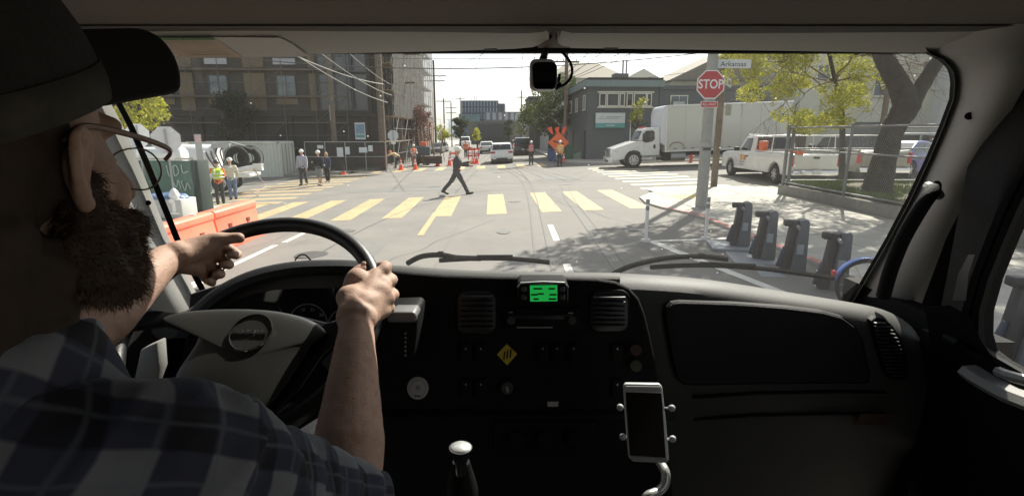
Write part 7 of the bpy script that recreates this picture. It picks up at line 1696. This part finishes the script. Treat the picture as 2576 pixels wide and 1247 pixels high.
m_ = MB(); m_.ell(H(0, -.035, .012), (.079, .086, .075), 20, 14, HM); m_.cap(H(.07, -.005, .03), H(.071, .006, -.02), .010, .009); m_.cap(H(-.04, -.085, -.05), H(.04, -.085, -.05), .035, .035); m_.cap(H(.045, -.05, -.05), H(.038, -.06, -.11), .036, .030); m_.cap(H(.055, -.015, -.07), H(.04, -.02, -.13), .024, .026)
remesh(m_, 'hair', M_HAIR, .005, DR, 2, world=True, disp=lambda c: .003 * noise.noise(c * 90))
# cap -------------------------------------------------------------------
mc = mat('cap_dark_cloth', (.020, .018, .016), .95, var=.30, vs=50, bump=.4, bs=300); mc2 = mat('cap_brim_black', (.008, .008, .008), .9, var=.2)
CT = Matrix.Rotation(rad(21), 4, 'X')
def K(r, f, u): p = CT @ V((r, f, u)); return H(p.x, p.y, p.z + .002)
m_ = MB(); rows = []
for j in range(15):
    t = j / 14 * pi / 2; rows.append([])
    for i in range(48):
        q = 2 * pi * i / 48; seam_ = 1 - .012 * math.exp(-((i % 8 - 4) ** 2) * 1.2) if j > 0 else 1
        c_ = math.cos(t) ** .62
        rows[-1].append(K(math.sin(q) * .090 * c_ * seam_, math.cos(q) * .112 * c_ * seam_ - .012, .055 + .098 * math.sin(t) * seam_))
m_.grid(rows, closed=True); cp = cab(m_, 'cap', mc, DR, smooth=True, auto=False, solid=.003)
m_ = MB(); m_.grid([[K(math.sin(2 * pi * i / 48) * .0925, math.cos(2 * pi * i / 48) * .1145 - .012, u) for i in range(48)] for u in (.034, .060)], closed=True); cab(m_, 'cap_band', mat('cap_band_olive', (.05, .045, .035), .95, var=.3, vs=50), cp, smooth=True, auto=False, solid=.002)
m_ = MB(); m_.ell(K(0, -.012, .156), (.006, .006, .004), 10, 6); cab(m_, 'cap_button', mc, cp)
m_ = MB(); rows = []
for j in range(9):
    w = j / 8; r = []
    for i in range(25):
        a = rad(-62 + 124 * i / 24); x0, y0 = math.sin(a) * .090, math.cos(a) * .112 - .014
        x1, y1 = math.sin(a) * .090, .118 + .092 * math.cos(a * 1.22) - .012
        x, y = x0 + (x1 - x0) * w, y0 + (y1 - y0) * w
        r.append(K(x, y, .078 - 7.0 * x * x - .012 * w))
    rows.append(r)
m_.grid(rows); cab(m_, 'brim', mc2, cp, smooth=True, auto=False, solid=.004, sub=1)
# spectacles ---------------------------------------------------------------
gs = MB(); M_SPEC = mat('spectacle_frame', (.22, .14, .11), .3, var=.1)
for s in (-1, 1): gs.tube(spline([H(s * .083, -.012, .018), H(s * .083, .004, .030), H(s * .080, .05, .026), H(s * .074, .098, .016), H(s * .068, .099, .006)], 5), .0017, n=6, flat=1.5)
for s in (-1, 1): gs.tube([H(s * (.036 + .030 * math.cos(rad(a))), .106 - .010 * abs(math.cos(rad(a))) * (1 if math.cos(rad(a)) > 0 else 0), -.002 + .019 * math.sin(rad(a))) for a in range(0, 361, 15)], .0008, n=6, cap=False)
gs.tube([H(-.004, .118, .006), H(.004, .118, .006)], .002, n=6)
go = cab(gs, 'spectacles', M_SPEC, DR, smooth=True)
for s in (-1, 1):
    m_ = MB(); m_.add([H(s * (.036 + .029 * math.cos(rad(a))), .1055 - .010 * (max(0, math.cos(rad(a)))), -.002 + .022 * math.sin(rad(a))) for a in range(0, 360, 15)], [tuple(range(24))]); cab(m_, 'lens', gl, go, auto=False)
# finger nails on the right hand side thumb tips
for p_, d_ in ((P(914, 664, .966), V((-.2, -.7, .6))),):
    m_ = MB(); m_.ell(p_, (.006, .006, .002), 12, 6, d_.to_track_quat('Z', 'Y').to_matrix()); cab(m_, 'thumb_nail', mat('nail', (.62, .42, .34), .3), DR, smooth=True)
m_ = MB(); m_.box((-.46, .12, 1.35), (.52, .52, .14)); se = m_.build('seat', M_CABK, CAB, world=True, bevel=.04, seg=3)
m_ = MB(); m_.box((-.46, -.24, 1.75), (.50, .14, .75)); m_.build('backrest', M_CABK, se, world=True, bevel=.05, seg=3)
m_ = MB(); m_.cyl((-.46, .1, .95), (-.46, .1, 1.3), .12, n=16); m_.build('pedestal', M_CABK, se, world=True)
